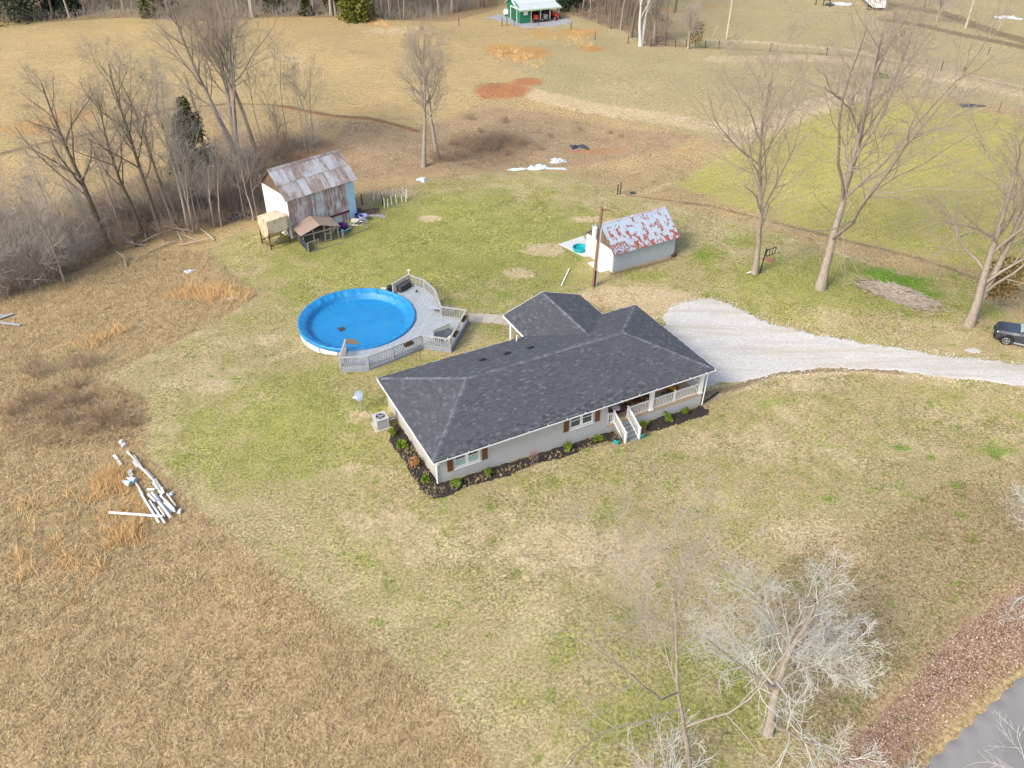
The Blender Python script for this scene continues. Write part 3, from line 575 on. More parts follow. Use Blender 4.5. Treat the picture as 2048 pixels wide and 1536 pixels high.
# ------------------------------------------------------------------ pool deck
DZ = .82
out_px = [(787.5,587),(820,568),(849.6,578.7),(872.5,598.6),(884.8,633.7),(935.7,640.5),(902.5,700),(847,692),(787.5,717),(737,735.6),(681.3,738),(693,702.6)]
outp = [at(x,y,DZ) for x,y in out_px]
deck = thing('pool_deck', 'grey board deck with railings curving around the right side of the pool', 'deck', (PX,PY,0))
D0 = Vector((PX,PY,0)); dp = [(p-D0) for p in outp]
BOARD = pm('deck_board_paint', (.37,.395,.41), (.30,.325,.34), 2.0, .7, .2, .004, (1,1,1), rand=.07)
RAIL = pm('weathered_grey_rail', (.36,.36,.345), (.27,.265,.25), 4, .8, .25, .006, (1,1,.5), rand=.08)
RAILD = pm('deck_skirt', (.27,.29,.30), (.21,.23,.24), 3, .75, .2)
dirv = (dp[5]-dp[6]); dirv = Vector((dirv.x,dirv.y,0)).normalized(); prp = Vector((-dirv.y,dirv.x,0))
a0 = math.atan2(dp[0].y,dp[0].x); a1 = math.atan2(dp[11].y,dp[11].x)
if a0 < a1: a0 += 2*math.pi
arc = [(PR-.02)*Vector((math.cos(a1+(a0-a1)*i/60), math.sin(a1+(a0-a1)*i/60), 0)) for i in range(61)]
ring = [Vector((p.x,p.y,0)) for p in dp] + arc
def cuts(c):
    xs = []
    for i in range(len(ring)):
        p, q = ring[i], ring[(i+1)%len(ring)]; a, b = p.dot(prp)-c, q.dot(prp)-c
        if (a > 0) != (b > 0): xs.append((p+(q-p)*(a/(a-b))).dot(dirv))
    return sorted(xs)
lo = min(p.dot(prp) for p in ring); hi = max(p.dot(prp) for p in ring); c = lo+.01
while c < hi-.15:
    ca, cb = cuts(c), cuts(c+.14)
    if len(ca) != len(cb) or not ca:
        mm = cuts(c+.07); ca = cb = mm
    for k in range(0, len(ca)-1, 2):
        s0,s1,e0,e1 = ca[k],ca[k+1],cb[k],cb[k+1]
        if max(s1-s0, e1-e0) < .1: continue
        pts = [dirv*s0+prp*c, dirv*s1+prp*c, dirv*e1+prp*(c+.14), dirv*e0+prp*(c+.14)]
        ctr = sum(pts, Vector())/4
        obj('deck_board', MB().slab([p-ctr for p in pts], .035), BOARD, deck, (ctr.x,ctr.y,DZ-.002*rs.random()))
    c += .166
obj('gap_shade_sheet', MB().prism([(p.x*.985,p.y*.985) for p in ring], DZ-.10, DZ-.05), pm('gap_shade_colour',(.05,.048,.045),(.035,.033,.03),4,.9,.1), deck)  # dark sheet below the boards; its near-black colour stands in for gap shade
def skirt(i, j):
    a, b = dp[i], dp[j]; g = min(hz(PX+a.x,PY+a.y), hz(PX+b.x,PY+b.y))-.1; d = (b-a).normalized(); nr = Vector((d.y,-d.x,0))*.02
    z = DZ-.045; k = 0
    while z > max(g, DZ-.75):
        obj('skirt_board', MB().beam(Vector((a.x,a.y,z-.07))-nr, Vector((b.x,b.y,z-.07))-nr, .03, .135), RAILD, deck); z -= .145
for i, j in ((4,5),(5,6),(6,7),(7,8),(8,9),(9,10),(0,1),(1,2),(2,3),(3,4),(10,11)): skirt(i,j)
dbal = MB(); dbal.box((0,0,0),(.04,.04,.72)); dbm = dbal.mesh('baluster')
inset = lambda p: p*.988
for i in range(12):
    p = inset(dp[i]); post(deck, p.x, p.y, DZ-.75 if i != 11 and i != 0 else DZ, 1.0+.70 if i not in (0,11) else .96, .10, RAIL)
mids = []
for i, j in ((0,1),(1,2),(2,3),(3,4),(4,5),(5,6),(6,7),(7,8),(8,9),(9,10),(10,11)):
    a, b = inset(dp[i]), inset(dp[j]); L = (b-a).length; d = (b-a)/L
    nsp = 1 if L < 2.6 else 2
    for k in range(nsp):
        p, q = a+d*(L*k/nsp+.06), a+d*(L*(k+1)/nsp-.06)
        if k: post(deck, (a+d*L*k/nsp).x, (a+d*L*k/nsp).y, DZ, .94, .09, RAIL)
        railing(deck,(p.x,p.y),(q.x,q.y),DZ,DZ,.92,RAIL,.135,dbm,.09,.13)
# steps with a side rail at the rear
sp = inset(dp[4]); e = Vector((dp[5].x-dp[4].x, dp[5].y-dp[4].y, 0)).normalized(); nb_ = Vector((-e.y,e.x,0))
for i in range(3): obj('step', MB().box2((-.5,-.14,-.03),(.5,.14,.0)), BOARD, deck, tuple(sp*.97+nb_*(.2+.28*i)+e*.1+Vector((-.45,.25,DZ-.2-.19*i))), (0,0,math.atan2(nb_.y,nb_.x)-math.pi/2))
rb = sp+nb_*.1+e*.1; re = rb+nb_*1.25+e*.25
post(deck, re.x, re.y, 0.1, .95, .08, RAIL); railing(deck,(rb.x,rb.y),(re.x,re.y),DZ-.05,.3,.8,RAIL,.135,dbm,.09,.10)
# things on the deck
WICK = pm('charcoal_wicker', (.035,.033,.033), (.06,.058,.056), 30, .7, .4, .01)
p = at(808,578,DZ); p1 = at(801.5,584.5,DZ); p2 = at(824,571,DZ); ang = math.atan2(p2.y-p1.y,p2.x-p1.x)
bx = thing('storage_box', 'charcoal wicker storage box at the far corner of the deck', 'storage box', (p.x-.05,p.y+.0,DZ), ang)
obj('bin', MB().box2((-.62,-.30,.0),(.62,.30,.50)), WICK, bx); obj('lid', MB().box2((-.65,-.33,.502),(.65,.33,.57)), pm('wicker_lid',(.075,.073,.072),(.05,.05,.05),12,.6), bx)
p = at(833.5,584.5,DZ); v = thing('pool_vacuum', 'small black vacuum head with a thin pole on the deck boards', 'pool vacuum', (p.x,p.y,DZ))
BLK = pm('black_plastic', (.012,.012,.013), (.02,.02,.02), 8, .5, .1)
obj('head', MB().sphere((0,0,.08),.1,(1,.8,.8)).cyl((0,0,.1),(.02,.02,.26),.03), BLK, v); obj('pole', MB().cyl((-.1,0,.03),(-1.3,.05,.03),.012), pm('dull_metal',(.25,.25,.25),rough=.5,metal=.6), v)
p = at(884,670,DZ); tb = thing('folded_table', 'grey lounge table tipped over in the front corner of the deck', 'table', (p.x,p.y,DZ), ang)
DG = pm('dark_grey_fabric', (.055,.062,.068), (.08,.088,.095), 5, .8, .2); LG = pm('greenish_grey_panel',(.34,.35,.29),(.28,.29,.24),4,.8,.1)
obj('top', MB().add([(-.95,-.65,.22),(.65,-.75,.22),(.75,.25,.30),(-.55,.28,.32),(-.1,-.3,.14)],[(0,1,4),(1,2,4),(2,3,4),(3,0,4)]), DG, tb)
obj('side_panel', MB().slab([(-.52,.32,.04),(.95,-.2,.04),(.98,.0,.55),(-.50,.42,.5)],.04), LG, tb); obj('end_panel', MB().slab([(-.9,.0,.05),(-.55,.32,.05),(-.55,.36,.42),(-.88,.02,.36)],.04), pm('grey_panel',(.16,.18,.19),rough=.7), tb)
for (a,b) in (((-.95,-.65),(.65,-.75)),((.65,-.75),(.75,.25))): obj('frame_bar', MB().cyl((*a,.2),(*b,.2),.03), WICK, tb)
for (x,y) in ((-.9,-.6),(.6,-.7),(.7,.2)): obj('leg', MB().cyl((x,y,0),(x,y,.2),.03), WICK, tb)
a, b = at(888,682,DZ+.05), at(907,667,DZ+.75); tagset(obj('loose_rail', MB().beam(a,b,.07), WHITE), 'longer white board leaning against the right deck railing', 'board')
a, b = at(897,683,DZ+.05), at(905,671,DZ+.6); tagset(obj('loose_rail', MB().beam(a,b,.06), WHITE), 'shorter white board leaning beside the longer one on the deck', 'board')
PLB = pm('brown_planter', (.10,.06,.035), (.06,.035,.02), 10, .8, .2); SOIL = pm('potting_soil', (.03,.022,.016), (.05,.035,.025), 20, .95, .4)
for k, (i,j,f,lb) in enumerate(((7,8,.48,'brown railing planter box on the front curve of the deck railing'),(5,6,.22,'dark railing planter box nearest the concrete walkway'),(5,6,.74,'dark railing planter box near the front corner post of the deck'))):
    a, b = inset(dp[i]), inset(dp[j]); c = a.lerp(b,f); an = math.atan2(b.y-a.y,b.x-a.x)
    pb = thing('railing_planter', lb, 'planter', (PX+c.x,PY+c.y,DZ+.72), an, 'planter boxes on the deck railing')
    obj('trough', MB().box2((-.36,-.02,-.1),(.36,.22,.08)), PLB, pb); obj('soil', MB().box2((-.33,.01,.082),(.33,.19,.10)), SOIL, pb)
    st = MB(); [st.cyl((rs.uniform(-.3,.3),.1,.1),(rs.uniform(-.35,.35),.1+rs.uniform(-.1,.1),.25),.008,n=3) for _ in range(14)]; tagset(obj('dead_stems', st, PLB, pb), kind='stuff')
p = at(817.5,551,DZ+.95); L = thing('deck_light', 'small white spotlight on the far corner post of the deck', 'light', (PX+inset(dp[1]).x,PY+inset(dp[1]).y,DZ+1.0))
obj('stem', MB().cyl((0,0,0),(0,0,.28),.03), WHITE, L); obj('head', MB().sphere((.05,-.02,.33),.09,(1.3,1,.8)), WHITE, L)
p = at(781,586,.3); pu = thing('pool_pump', 'black pool pump and filter tank beside the deck end post', 'pump', (p.x,p.y,hz(p.x,p.y)))
obj('filter_tank', MB().cyl((0,0,0),(0,0,.75),.24,n=14).sphere((0,0,.75),.24,(1,1,.6),12,6), BLK, pu); obj('motor', MB().cyl((-.3,-.05,.55),(-.75,-.05,.55),.16,n=12), pm('pale_grey_plastic',(.42,.44,.40),rough=.5), pu); obj('hose', MB().tube([(-.6,-.05,.3),(-.75,-.3,.5),(-.6,-.6,.55)],.04,8), BLK, pu)
# concrete walkway from the deck to the house
wk = [at(x,y) for x,y in [(937,627),(1000,630),(1040,636),(1075,643)]]; wk2 = [at(x,y) for x,y in [(938,645),(985,646),(1022,652),(1060,662)]]
CONC = pm('walk_concrete', (.42,.37,.30), (.36,.315,.25), 1.6, .9, .25, .01, rand=.05)
for i in range(3):
    a, b, c_, d_ = wk[i], wk[i+1], wk2[i+1], wk2[i]
    for k in range(2):
        q0 = a.lerp(b,k/2+.01), d_.lerp(c_,k/2+.01); q1 = a.lerp(b,(k+1)/2-.005), d_.lerp(c_,(k+1)/2-.005)
        pts = [q0[1],q1[1],q1[0],q0[0]]
        if i+k == 0: walk = obj('concrete_path', MB().slab([Vector((p.x,p.y,p.z+.035)) for p in pts],.12), CONC); tagset(walk, kind='structure')
        else: obj('paving_slab', MB().slab([Vector((p.x,p.y,p.z+.035)) for p in pts],.12), CONC, walk)
# ------------------------------------------------------------------ rusty sheet metal
def rust_mat(name, base, base2, rust, amount, run_axis=1, sc=1.0, streak=.25, rough=.5, edge=None, metal=.0):
    """painted or galvanised sheet with rust patches that run down the sheet (run_axis is the long axis of the streaks)"""
    t = NT(name); P = t.coord('Object'); oi = t.node('ShaderNodeObjectInfo')
    va = t.node('ShaderNodeVectorMath', operation='ADD'); t.l.new(P, va.inputs[0]); t.l.new(t.math('MULTIPLY', oi.outputs['Random'], 50.0), va.inputs[1]); V = va.outputs[0]
    st = [1,1,1]; st[run_axis] = streak
    a = t.noise(t.mapping(V, st), 2.2*sc, 5, .68, .3); b = t.noise(V, .5*sc, 3, .5); f = t.noise(t.mapping(V, st), 9*sc, 3, .6)
    col = t.mix(t.rng(f,.3,.7), base, base2)
    k = t.math('ADD', t.math('MULTIPLY', a, .65), t.math('ADD', t.math('MULTIPLY', b, .35), t.math('MULTIPLY', t.math('SUBTRACT', oi.outputs['Random'], .5), .10)))
    m = t.math('MULTIPLY', t.rng(k, .56-amount*.22, .74-amount*.22, smooth=True), t.rng(f,.3,.7,.55,1.0))
    col = t.mix(m, col, t.mix(t.rng(f,.35,.65), rust, tuple(c*.7 for c in rust)))
    t.bump(f, .15, .01)
    t.done(col, t.rng(m,0,1,rough,.85), .35); t.b.inputs['Metallic'].default_value = metal
    return t.m
def corrug(w, l, pitch=.12, amp=.012, t=.0):
    """corrugated sheet in its own xy plane: w across the ribs, l along them"""
    vs, fs = [], []; n = max(2, int(w/pitch*2))
    for i in range(n+1):
        x = w*i/n; z = amp if i % 2 else -amp; vs += [(x,0,z),(x,l,z),(x,0,z-.006),(x,l,z-.006)]
    for i in range(n): a = i*4; fs += [(a,a+4,a+5,a+1),(a+2,a+3,a+7,a+6)]
    return MB().add(vs,fs)
def place(o, origin, x, y):
    x = Vector(x).normalized(); y = (Vector(y)-x*x.dot(Vector(y))).normalized(); z = x.cross(y); p = Vector(origin)
    o.matrix_local = Matrix(((x.x,y.x,z.x,p.x),(x.y,y.y,z.y,p.y),(x.z,y.z,z.z,p.z),(0,0,0,1))); return o
def sheets(parent, name, origin, x, y, W_, L_, n, mat, gap=.0, jit=0, pitch=.12, seed=1, mats=None):
    r = random.Random(seed); w = W_/n; me = corrug(w-gap, L_, pitch).mesh(name); x = Vector(x).normalized(); y = Vector(y).normalized(); out = []
    mset = {}
    for i in range(n):
        m = mats[i] if mats else mat
        if m.name not in mset: mm = me.copy() if mset else me; mm.materials.clear(); mm.materials.append(m); mset[m.name] = mm
        z = x.cross(y); out.append(place(obj(name, mset[m.name], None, parent), Vector(origin)+x*(i*w)+y*r.uniform(-jit,jit)+z*(.003*(i%2)), x, y))
    return out
GALV = rust_mat('galvanised_roof', (.37,.38,.40), (.29,.285,.295), (.20,.125,.095), .52, 1, .8)
GALR = rust_mat('rusty_roof_sheet', (.34,.325,.32), (.25,.225,.21), (.19,.125,.095), .70, 1, .9)
WRUST = rust_mat('rusty_white_siding', (.56,.53,.51), (.44,.40,.38), (.25,.135,.105), .80, 1, 2.2, .07)
WRUST2 = rust_mat('lightly_rusted_siding', (.53,.56,.57), (.45,.47,.48), (.25,.13,.10), .70, 1, 2.0, .08)
WSID = rust_mat('white_siding', (.68,.69,.70), (.62,.63,.64), (.4,.36,.3), .05, 1, 1.0, .12)
BSID = rust_mat('pale_blue_siding', (.33,.50,.63), (.36,.52,.63), (.42,.45,.45), .25, 1, 1.0, .2)
OLDW = pm('weathered_boards', (.16,.12,.09), (.075,.055,.042), 5, .9, .5, .02, (6,6,.35), rand=.25)
OLDW2 = pm('gable_boards', (.20,.13,.085), (.06,.045,.035), 4, .9, .5, .02, (6,6,.35), rand=.35)
# ------------------------------------------------------------------ tobacco barn
bF = at(586,478); bR = at(714,434); bL = at(536,442)
BX = Vector((bR.x-bF.x,bR.y-bF.y,0)); BLn = BX.length; BX.normalize(); BYv = Vector((-BX.y,BX.x,0)); bang = math.atan2(BX.y,BX.x)
barn = thing('barn', 'tall old barn of white and rusted sheet metal beside the creek trees', 'barn', (bF.x,bF.y,bF.z-.15), bang)
BW = 4.5; BE = 4.35; BR_ = 6.25; BO = .3                # width, eave, ridge
obj('frame', MB().box2((.05,.08,0),(BLn-.05,BW-.08,BE-.1)).add([(.10,.08,BE-.1),(.10,BW-.08,BE-.1),(.10,BW/2,BR_-.2),(BLn-.10,.08,BE-.1),(BLn-.10,BW-.08,BE-.1),(BLn-.10,BW/2,BR_-.2)],[(0,1,2),(5,4,3),(0,2,5,3),(1,4,5,2),(0,3,4,1)]), OLDW, barn)
n = 9
ms = [WRUST,WRUST,WRUST,WRUST2,WRUST2,WRUST,WRUST,WRUST2,WRUST]
sheets(barn,'siding_sheet',(0,-.01,.0),(1,0,0),(0,0,1),BLn*.53,BE-.12,4,None,mats=[WRUST,WRUST,WRUST2,WRUST2],seed=2)
sheets(barn,'siding_sheet',(BLn*.53,-.012,1.15),(1,0,0),(0,0,1),BLn*.36,BE-1.27,3,None,mats=[WRUST,WRUST2,WRUST],seed=3)
sheets(barn,'siding_sheet',(BLn*.53,-.008,0),(1,0,0),(0,0,1),BLn*.36,.95,3,WRUST2,seed=4)
sheets(barn,'siding_sheet',(BLn*.89,-.01,0),(1,0,0),(0,0,1),BLn*.11,BE-.12,1,BSID)
obj('red_board', MB().box2((BLn*.53,-.05,.96),(BLn*.89,-.02,1.16)), pm('red_paint',(.14,.022,.02),(.10,.02,.02),4,.7), barn)
# gable end: white sheets to a sloping top, old boards above
ng = 7; w = BW/ng
for i in range(ng):
    y0 = i*w; h0 = BE-.04
    o = obj('siding_sheet', corrug(w-.004, h0, .12), WSID, barn); place(o, (-.012,y0+w,0), (0,-1,0), (0,0,1))
for i in range(22):
    y0 = BW*i/22; yc = y0+BW/44; top = BE+(BR_-BE)*(1-abs(yc-BW/2)/(BW/2))-.12; b0 = BE-.02
    if top-b0 > .1: obj('gable_board', MB().box2((-.03-.015*(i%2),y0+.008,b0),(.05,y0+BW/22-.008,top)), OLDW2, barn)
sheets(barn,'siding_sheet',(BLn+.01,0,0),(0,1,0),(0,0,1),BW,BE,7,WSID); sheets(barn,'siding_sheet',(BLn,BW+.01,0),(-1,0,0),(0,0,1),BLn,BE-.1,9,WRUST2)
rs_ = math.hypot(BW/2+BO, BR_-BE+.3); sy, sz = (BW/2+BO)/rs_, (BR_-BE+.32)/rs_
lw = rs_*.52
sheets(barn,'roof_sheet',(-BO,-BO,BE-.32),(1,0,0),(0,sy,sz),BLn+2*BO,lw,11,None,jit=.02,mats=[GALR,GALR,GALR,GALV,GALR,GALR,GALR,GALV,GALV,GALR,GALV],seed=8)
sheets(barn,'roof_sheet',(-BO,-BO+sy*(lw-.12),BE-.32+sz*(lw-.12)+.035),(1,0,0),(0,sy,sz),BLn+2*BO,rs_-lw+.14,11,None,jit=.05,mats=[GALV,GALV,GALV,GALR,GALV,GALV,GALV,GALV,GALV,GALV,GALR],seed=9)
sheets(barn,'roof_sheet',(BLn+BO,BW+BO,BE-.32),(-1,0,0),(0,-sy,sz),BLn+2*BO,rs_,11,GALV,seed=10)
obj('ridge_cap', MB().add([(-BO,BW/2-.2,BR_-.10),(-BO,BW/2,BR_+.09),(-BO,BW/2+.2,BR_-.10),(BLn+BO,BW/2-.2,BR_-.10),(BLn+BO,BW/2,BR_+.09),(BLn+BO,BW/2+.2,BR_-.10)],[(0,3,4,1),(1,4,5,2)]), GALR, barn)
# ------------------------------------------------------------------ feed bin on legs
p = at(553,487); tk = thing('feed_bin', 'rusty cream hopper bin on iron legs against the barn gable', 'feed bin', (p.x,p.y,p.z), bang)
CREAM = rust_mat('rusty_cream_steel', (.60,.52,.36), (.55,.46,.30), (.26,.12,.05), .42, 2, 1.2, .4)
IRON = pm('rusty_iron', (.10,.055,.035), (.06,.035,.025), 6, .85, .3)
s = 1.0; z0, z1, z2 = .7, 1.5, 2.75
obj('hopper', MB().add([(-s,-s*.85,z1),(s,-s*.85,z1),(s,s*.85,z1),(-s,s*.85,z1),(-s,-s*.85,z2),(s,-s*.85,z2),(s,s*.85,z2),(-s,s*.85,z2),(-s*.9,-.1,z0),(-s*.6,-.1,z0),(-s*.6,.1,z0),(-s*.9,.1,z0)],[(0,1,5,4),(1,2,6,5),(2,3,7,6),(3,0,4,7),(0,8,9,1),(1,9,10,2),(2,10,11,3),(3,11,8,0),(8,11,10,9)]), CREAM, tk)
obj('lid', MB().add([(-s*1.02,-s*.87,z2+.002),(s*1.02,-s*.87,z2+.002),(s*1.02,s*.87,z2+.002),(-s*1.02,s*.87,z2+.002),(-.2,-.15,z2+.16),(.2,-.15,z2+.16),(.2,.15,z2+.16),(-.2,.15,z2+.16)],MB.BF), CREAM, tk)
for x in (-1,1):
    for y in (-1,1): obj('leg', MB().beam((x*s*.98,y*s*.85,-.1),(x*s*.98,y*s*.85,z1+.15),.08), IRON, tk)
for a, b in (((-s,-.85),(s,-.85)),((s,-.85),(s,.85)),((s,.85),(-s,.85)),((-s,.85),(-s,-.85))):
    obj('crossbar', MB().beam((*a,.35),(*b,.35),.06), IRON, tk); obj('brace', MB().beam((*a,.4),(*b,z1-.1),.05), IRON, tk)
obj('auger_motor', MB().cyl((-.1,0,.3),(.25,.05,.3),.1), WHITE, tk)
# ------------------------------------------------------------------ chicken coop
cF = at(613,499); cR = at(682,481)
CX = Vector((cR.x-cF.x,cR.y-cF.y,0)); cl = CX.length; ca = math.atan2(CX.y,CX.x)
coop = thing('chicken_coop', 'low wire chicken coop with tan gable roof in front of the barn', 'coop', (cF.x,cF.y,cF.z), ca)
TANM = pm('tan_metal_roof', (.30,.225,.175), (.26,.19,.145), 1.2, .55, .1, .004, rand=.05); TIM = pm('grey_timber', (.28,.255,.22), (.20,.18,.15), 6, .85, .3, .01)
hgt, rg, dep = 1.25, 1.85, 2.4
for sx in (0,1):
    x0, x1 = (-.25, cl/2) if not sx else (cl+.25, cl/2)
    for i in range(4):
        y0 = .35+i*(dep/4); obj('roof_panel', MB().slab([(x0,y0,hgt),(x1,y0,rg),(x1,y0+dep/4-.01,rg),(x0,y0+dep/4-.01,hgt)],.03), TANM, coop)
for x in (0,cl*.3,cl*.62,cl*.78,cl):
    for y in (.45,dep): obj('post', MB().box2((x-.04,y-.04,-.1),(x+.04,y+.04,hgt-.05+ (rg-hgt)*(1-abs(x-cl/2)/(cl/2))-.05)), TIM, coop)
obj('plate', MB().box2((0,.41,hgt-.12),(cl,.49,hgt-.04)), TIM, coop)
for x0,x1,z in ((0,cl*.6,.05),(cl*.62,cl*.78,.75),(cl*.62,cl*.78,.1),(cl*.62,cl*.78,1.15)): obj('rail', MB().box2((x0,.42,z),(x1,.48,z+.07)), TIM, coop)
obj('brace', MB().beam((cl*.8,.45,.7),(cl*.98,.45,1.4),.06), TIM, coop)
obj('back_wall', MB().box2((0,dep,0),(cl,dep+.05,hgt-.06)), OLDW, coop); obj('side_wall', MB().box2((-.03,1.2,0),(.03,dep,hgt-.06)), OLDW, coop); obj('nest_box', MB().box2((cl*.25,1.7,.4),(cl*.75,2.3,1.0)), OLDW, coop)
NAVY = pm('dark_blue_metal', (.022,.035,.05), (.03,.045,.06), 4, .5, .1)
for i in range(5): obj('blue_panel', MB().box2((-.06,-.75,.02+i*.165),(-.02,1.3,.02+i*.165+.155)), NAVY, coop)
for y in (-.75,): obj('post', MB().box2((-.1,y-.05,-.1),(.0,y+.05,.95)), TIM, coop); obj('post', MB().box2((cl*.3-.03,y+.1,-.1),(cl*.3+.03,y+.16,1.05)), TIM, coop)
obj('rail', MB().beam((-.05,-.72,.98),(cl*.3,-.62,.98),.05), TIM, coop); obj('rail', MB().beam((0,-.7,.05),(cl*1.0,-.45,.05),.07), TIM, coop)
wire = MB()
for i in range(int(cl/.2)): wire.cyl((i*.2,.44,0),(i*.2,.44,hgt-.1),.006,n=3)
for k in range(7): wire.cyl((0,.44,.1+k*.2),(cl,.44,.1+k*.2),.006,n=3)
tagset(obj('wire_mesh', wire, pm('wire',(.25,.25,.24),rough=.5), coop), kind='stuff')
# wire pen frame right of the coop
pnL = thing('wire_pen', 'low wire pen of thin poles between coop and junk heap', 'pen', (cF.x,cF.y,cF.z), ca)
for a, b in (((cl+.3,.2),(cl+3.2,.9)),((cl+3.2,.9),(cl+3.1,2.2)),((cl+.4,.2),(cl+.4,1.5))):
    for z in (.1,.75): obj('rail', MB().beam((*a,z),(*b,z),.05), TIM, pnL)
    obj('post', MB().box2((a[0]-.04,a[1]-.04,0),(a[0]+.04,a[1]+.04,.95)), TIM, pnL)
def tub(name, label, cat, px, py, r, h, mat, z=0.0, wall=.04, top=1.12, ins=None):
    p = at(px,py); t_ = thing(name, label, cat, (p.x,p.y,p.z+z))
    n, vs, fs = 20, [], []
    for rr, zz in ((r,0),(r*top,h),(r*top-wall,h),(r-wall,.04)):
        vs += [(rr*math.cos(6.2832*i/n), rr*math.sin(6.2832*i/n), zz) for i in range(n)]
    for k in range(3):
        for i in range(n): a, b = k*n+i, k*n+(i+1)%n; fs.append((a,b,b+n,a+n))
    fs += [tuple(range(n))[::-1], tuple(range(3*n,4*n))]
    obj('shell', MB().add(vs,fs), mat, t_); ring = [(r*top*math.cos(6.2832*i/n), r*top*math.sin(6.2832*i/n), h) for i in range(n+1)]
    obj('rim', MB().tube(ring,wall*.6,5,False), mat, t_)
    return t_
BLUEP = pm('bright_blue_plastic', (.02,.30,.52), (.015,.24,.44), 3, .4, .05); PURP = pm('purple_plastic',(.07,.03,.14),(.05,.02,.10),3,.45,.05); LAV = pm('lavender_plastic',(.28,.30,.50),(.23,.25,.42),3,.45,.05); TEAL = pm('teal_plastic',(.01,.33,.36),(.01,.26,.30),3,.4,.05); NVB = pm('navy_plastic',(.015,.04,.16),(.012,.03,.12),3,.4,.05)
tub('plastic_tub','bright blue plastic tub lying under a purple one by the coop','tub',686,462,.52,.28,BLUEP); tub('plastic_tub','purple plastic tub resting in the bright blue tub','tub',687,460,.42,.30,PURP,.3)
tub('plastic_tub','lavender plastic tub at the far end of the junk by the barn','tub',727,441,.38,.55,LAV); tub('plastic_bucket','navy blue bucket with teal lid at the barn corner','bucket',717,438,.30,.5,NVB)
r_ = random.Random(5)
for i, (x0,y0,x1,y1,z) in enumerate([(688,452,724,461,.55),(692,464,705,449,.4),(700,456,722,446,.5),(705,447,716,454,.6),(712,444,727,452,.45),(696,458,703,462,.3)]):
    a, b = at(x0,y0), at(x1,y1); a.z += .1; b.z += z
    tagset(obj('scrap_pole', MB().cyl(a,b,.045,n=6), pm('pale_pole',(.52,.50,.45),(.42,.40,.35),4,.7,.1)), 'pale scrap pole in the tangle right of the chicken coop', 'pole', 'scrap poles by the coop')
p = at(713,446); tagset(obj('scrap_heap', MB().sphere((0,0,.2),.42,(1.1,.8,.6),9,6,.6), pm('pale_scrap',(.60,.58,.52),(.4,.35,.28),5,.8,.3), None, p), 'pale crumpled scrap heap by the blue bucket', 'scrap')
# ------------------------------------------------------------------ garden stakes and posts by the barn
STK = pm('white_stake', (.72,.70,.66), (.62,.60,.55), 5, .7, .1)
m = MB(); m.box2((-.035,-.035,-.15),(.035,.035,.85)); sm_ = m.mesh('garden_stake')
for x,y in [(748,401),(757,398),(785,391),(807,391),(814,397),(804,404),(793,407),(784,410),(776,415),(769,416),(812,404),(766,398)]:
    p = at(x,y); o = obj('garden_stake', sm_, STK, None, p, (r_.uniform(-.06,.06),r_.uniform(-.06,.06),r_.random())); o.scale = (1,1,r_.uniform(.9,1.2)); tagset(o,'thin white stake in the garden plot behind the barn','stake','white stakes round the garden plot')
DKP = pm('dark_fence_post', (.06,.05,.042), (.04,.033,.028), 6, .9, .3)
def fpost(px, py, h, label, group=None, r=.07, mat=None):
    p = at(px,py); mb = MB(); mb.cyl((0,0,-.2),(r_.uniform(-.05,.05),r_.uniform(-.05,.05),h),r,r*.85,7); o = obj('fence_post', mb, mat or DKP, None, p); return tagset(o,label,'fence post',group)
fpost(725,409,1.15,'dark wooden post just right of the barn'); fpost(766,411,1.1,'dark post between the white garden stakes'); fpost(1240,388,1.3,'taller dark post at the start of the dirt track'); fpost(1235,389,1.1,'shorter dark post at the start of the dirt track')
# ------------------------------------------------------------------ block shed
sF = at(1225,546); sR = at(1347,512); sL = at(1160,505)
SX = Vector((sR.x-sF.x,sR.y-sF.y,0)); sln = SX.length; sa = math.atan2(SX.y,SX.x)
shed = thing('shed', 'block shed with a pale blue sheet roof splashed with rust', 'shed', (sF.x,sF.y,sF.z), sa)
SW, SE, SRZ = 4.3, 2.05, 3.75
BLKA = brick_mat('shaded_block_along', 0, (.40,.44,.46), (.37,.41,.43), (.33,.365,.38), .4, .2, .8, (.42,.27,.13), .22); BLKB = brick_mat('sunlit_block_across', 1, (.62,.60,.55), (.58,.56,.51), (.52,.50,.45), .4, .2, .8, (.5,.40,.28), .0)  # shade painted into the blue-grey long walls, sunlight into the cream end walls
obj('front_wall', MB().box2((.0,0,-.8),(sln,.2,SE)), BLKA, shed); obj('rear_wall', MB().box2((0,SW-.2,-.8),(sln,SW,SE)), BLKA, shed); obj('side_wall', MB().box2((sln-.2,.2,-.8),(sln-.002,SW-.2,SE)), BLKB, shed)
DY0, DY1 = .62, 2.35
obj('end_wall', MB().box2((.002,.2,-.8),(.2,DY0,SE)).box2((.002,DY0,1.95),(.2,DY1,SE)), BLKB, shed); obj('end_wall', MB().box2((.002,DY1+.28,-.8),(.2,SW-.2,SE)), BLKB, shed)
dw = obj('door', MB().box2((-.03,DY0+.04,0.02),(.03,DY1-.02,1.93)), pm('door_white',(.80,.80,.80),(.76,.76,.76),2,.5,.05), shed)
for i in range(3): obj('door_panel', MB().box2((-.045,DY0+.10,.12+i*.61),(-.031,DY1-.08,.12+i*.61+.53)), pm('door_white',(.80,.80,.80)), dw)
obj('door_post', MB().box2((-.02,DY1,-.2),(.12,DY1+.28,SE)), OLDW2, shed); obj('door_sill', MB().box2((-.9,DY0-.1,-.3),(-.04,DY1+.2,.04)), pm('sill_concrete',(.60,.57,.50),(.52,.49,.43),3,.85,.2), shed)
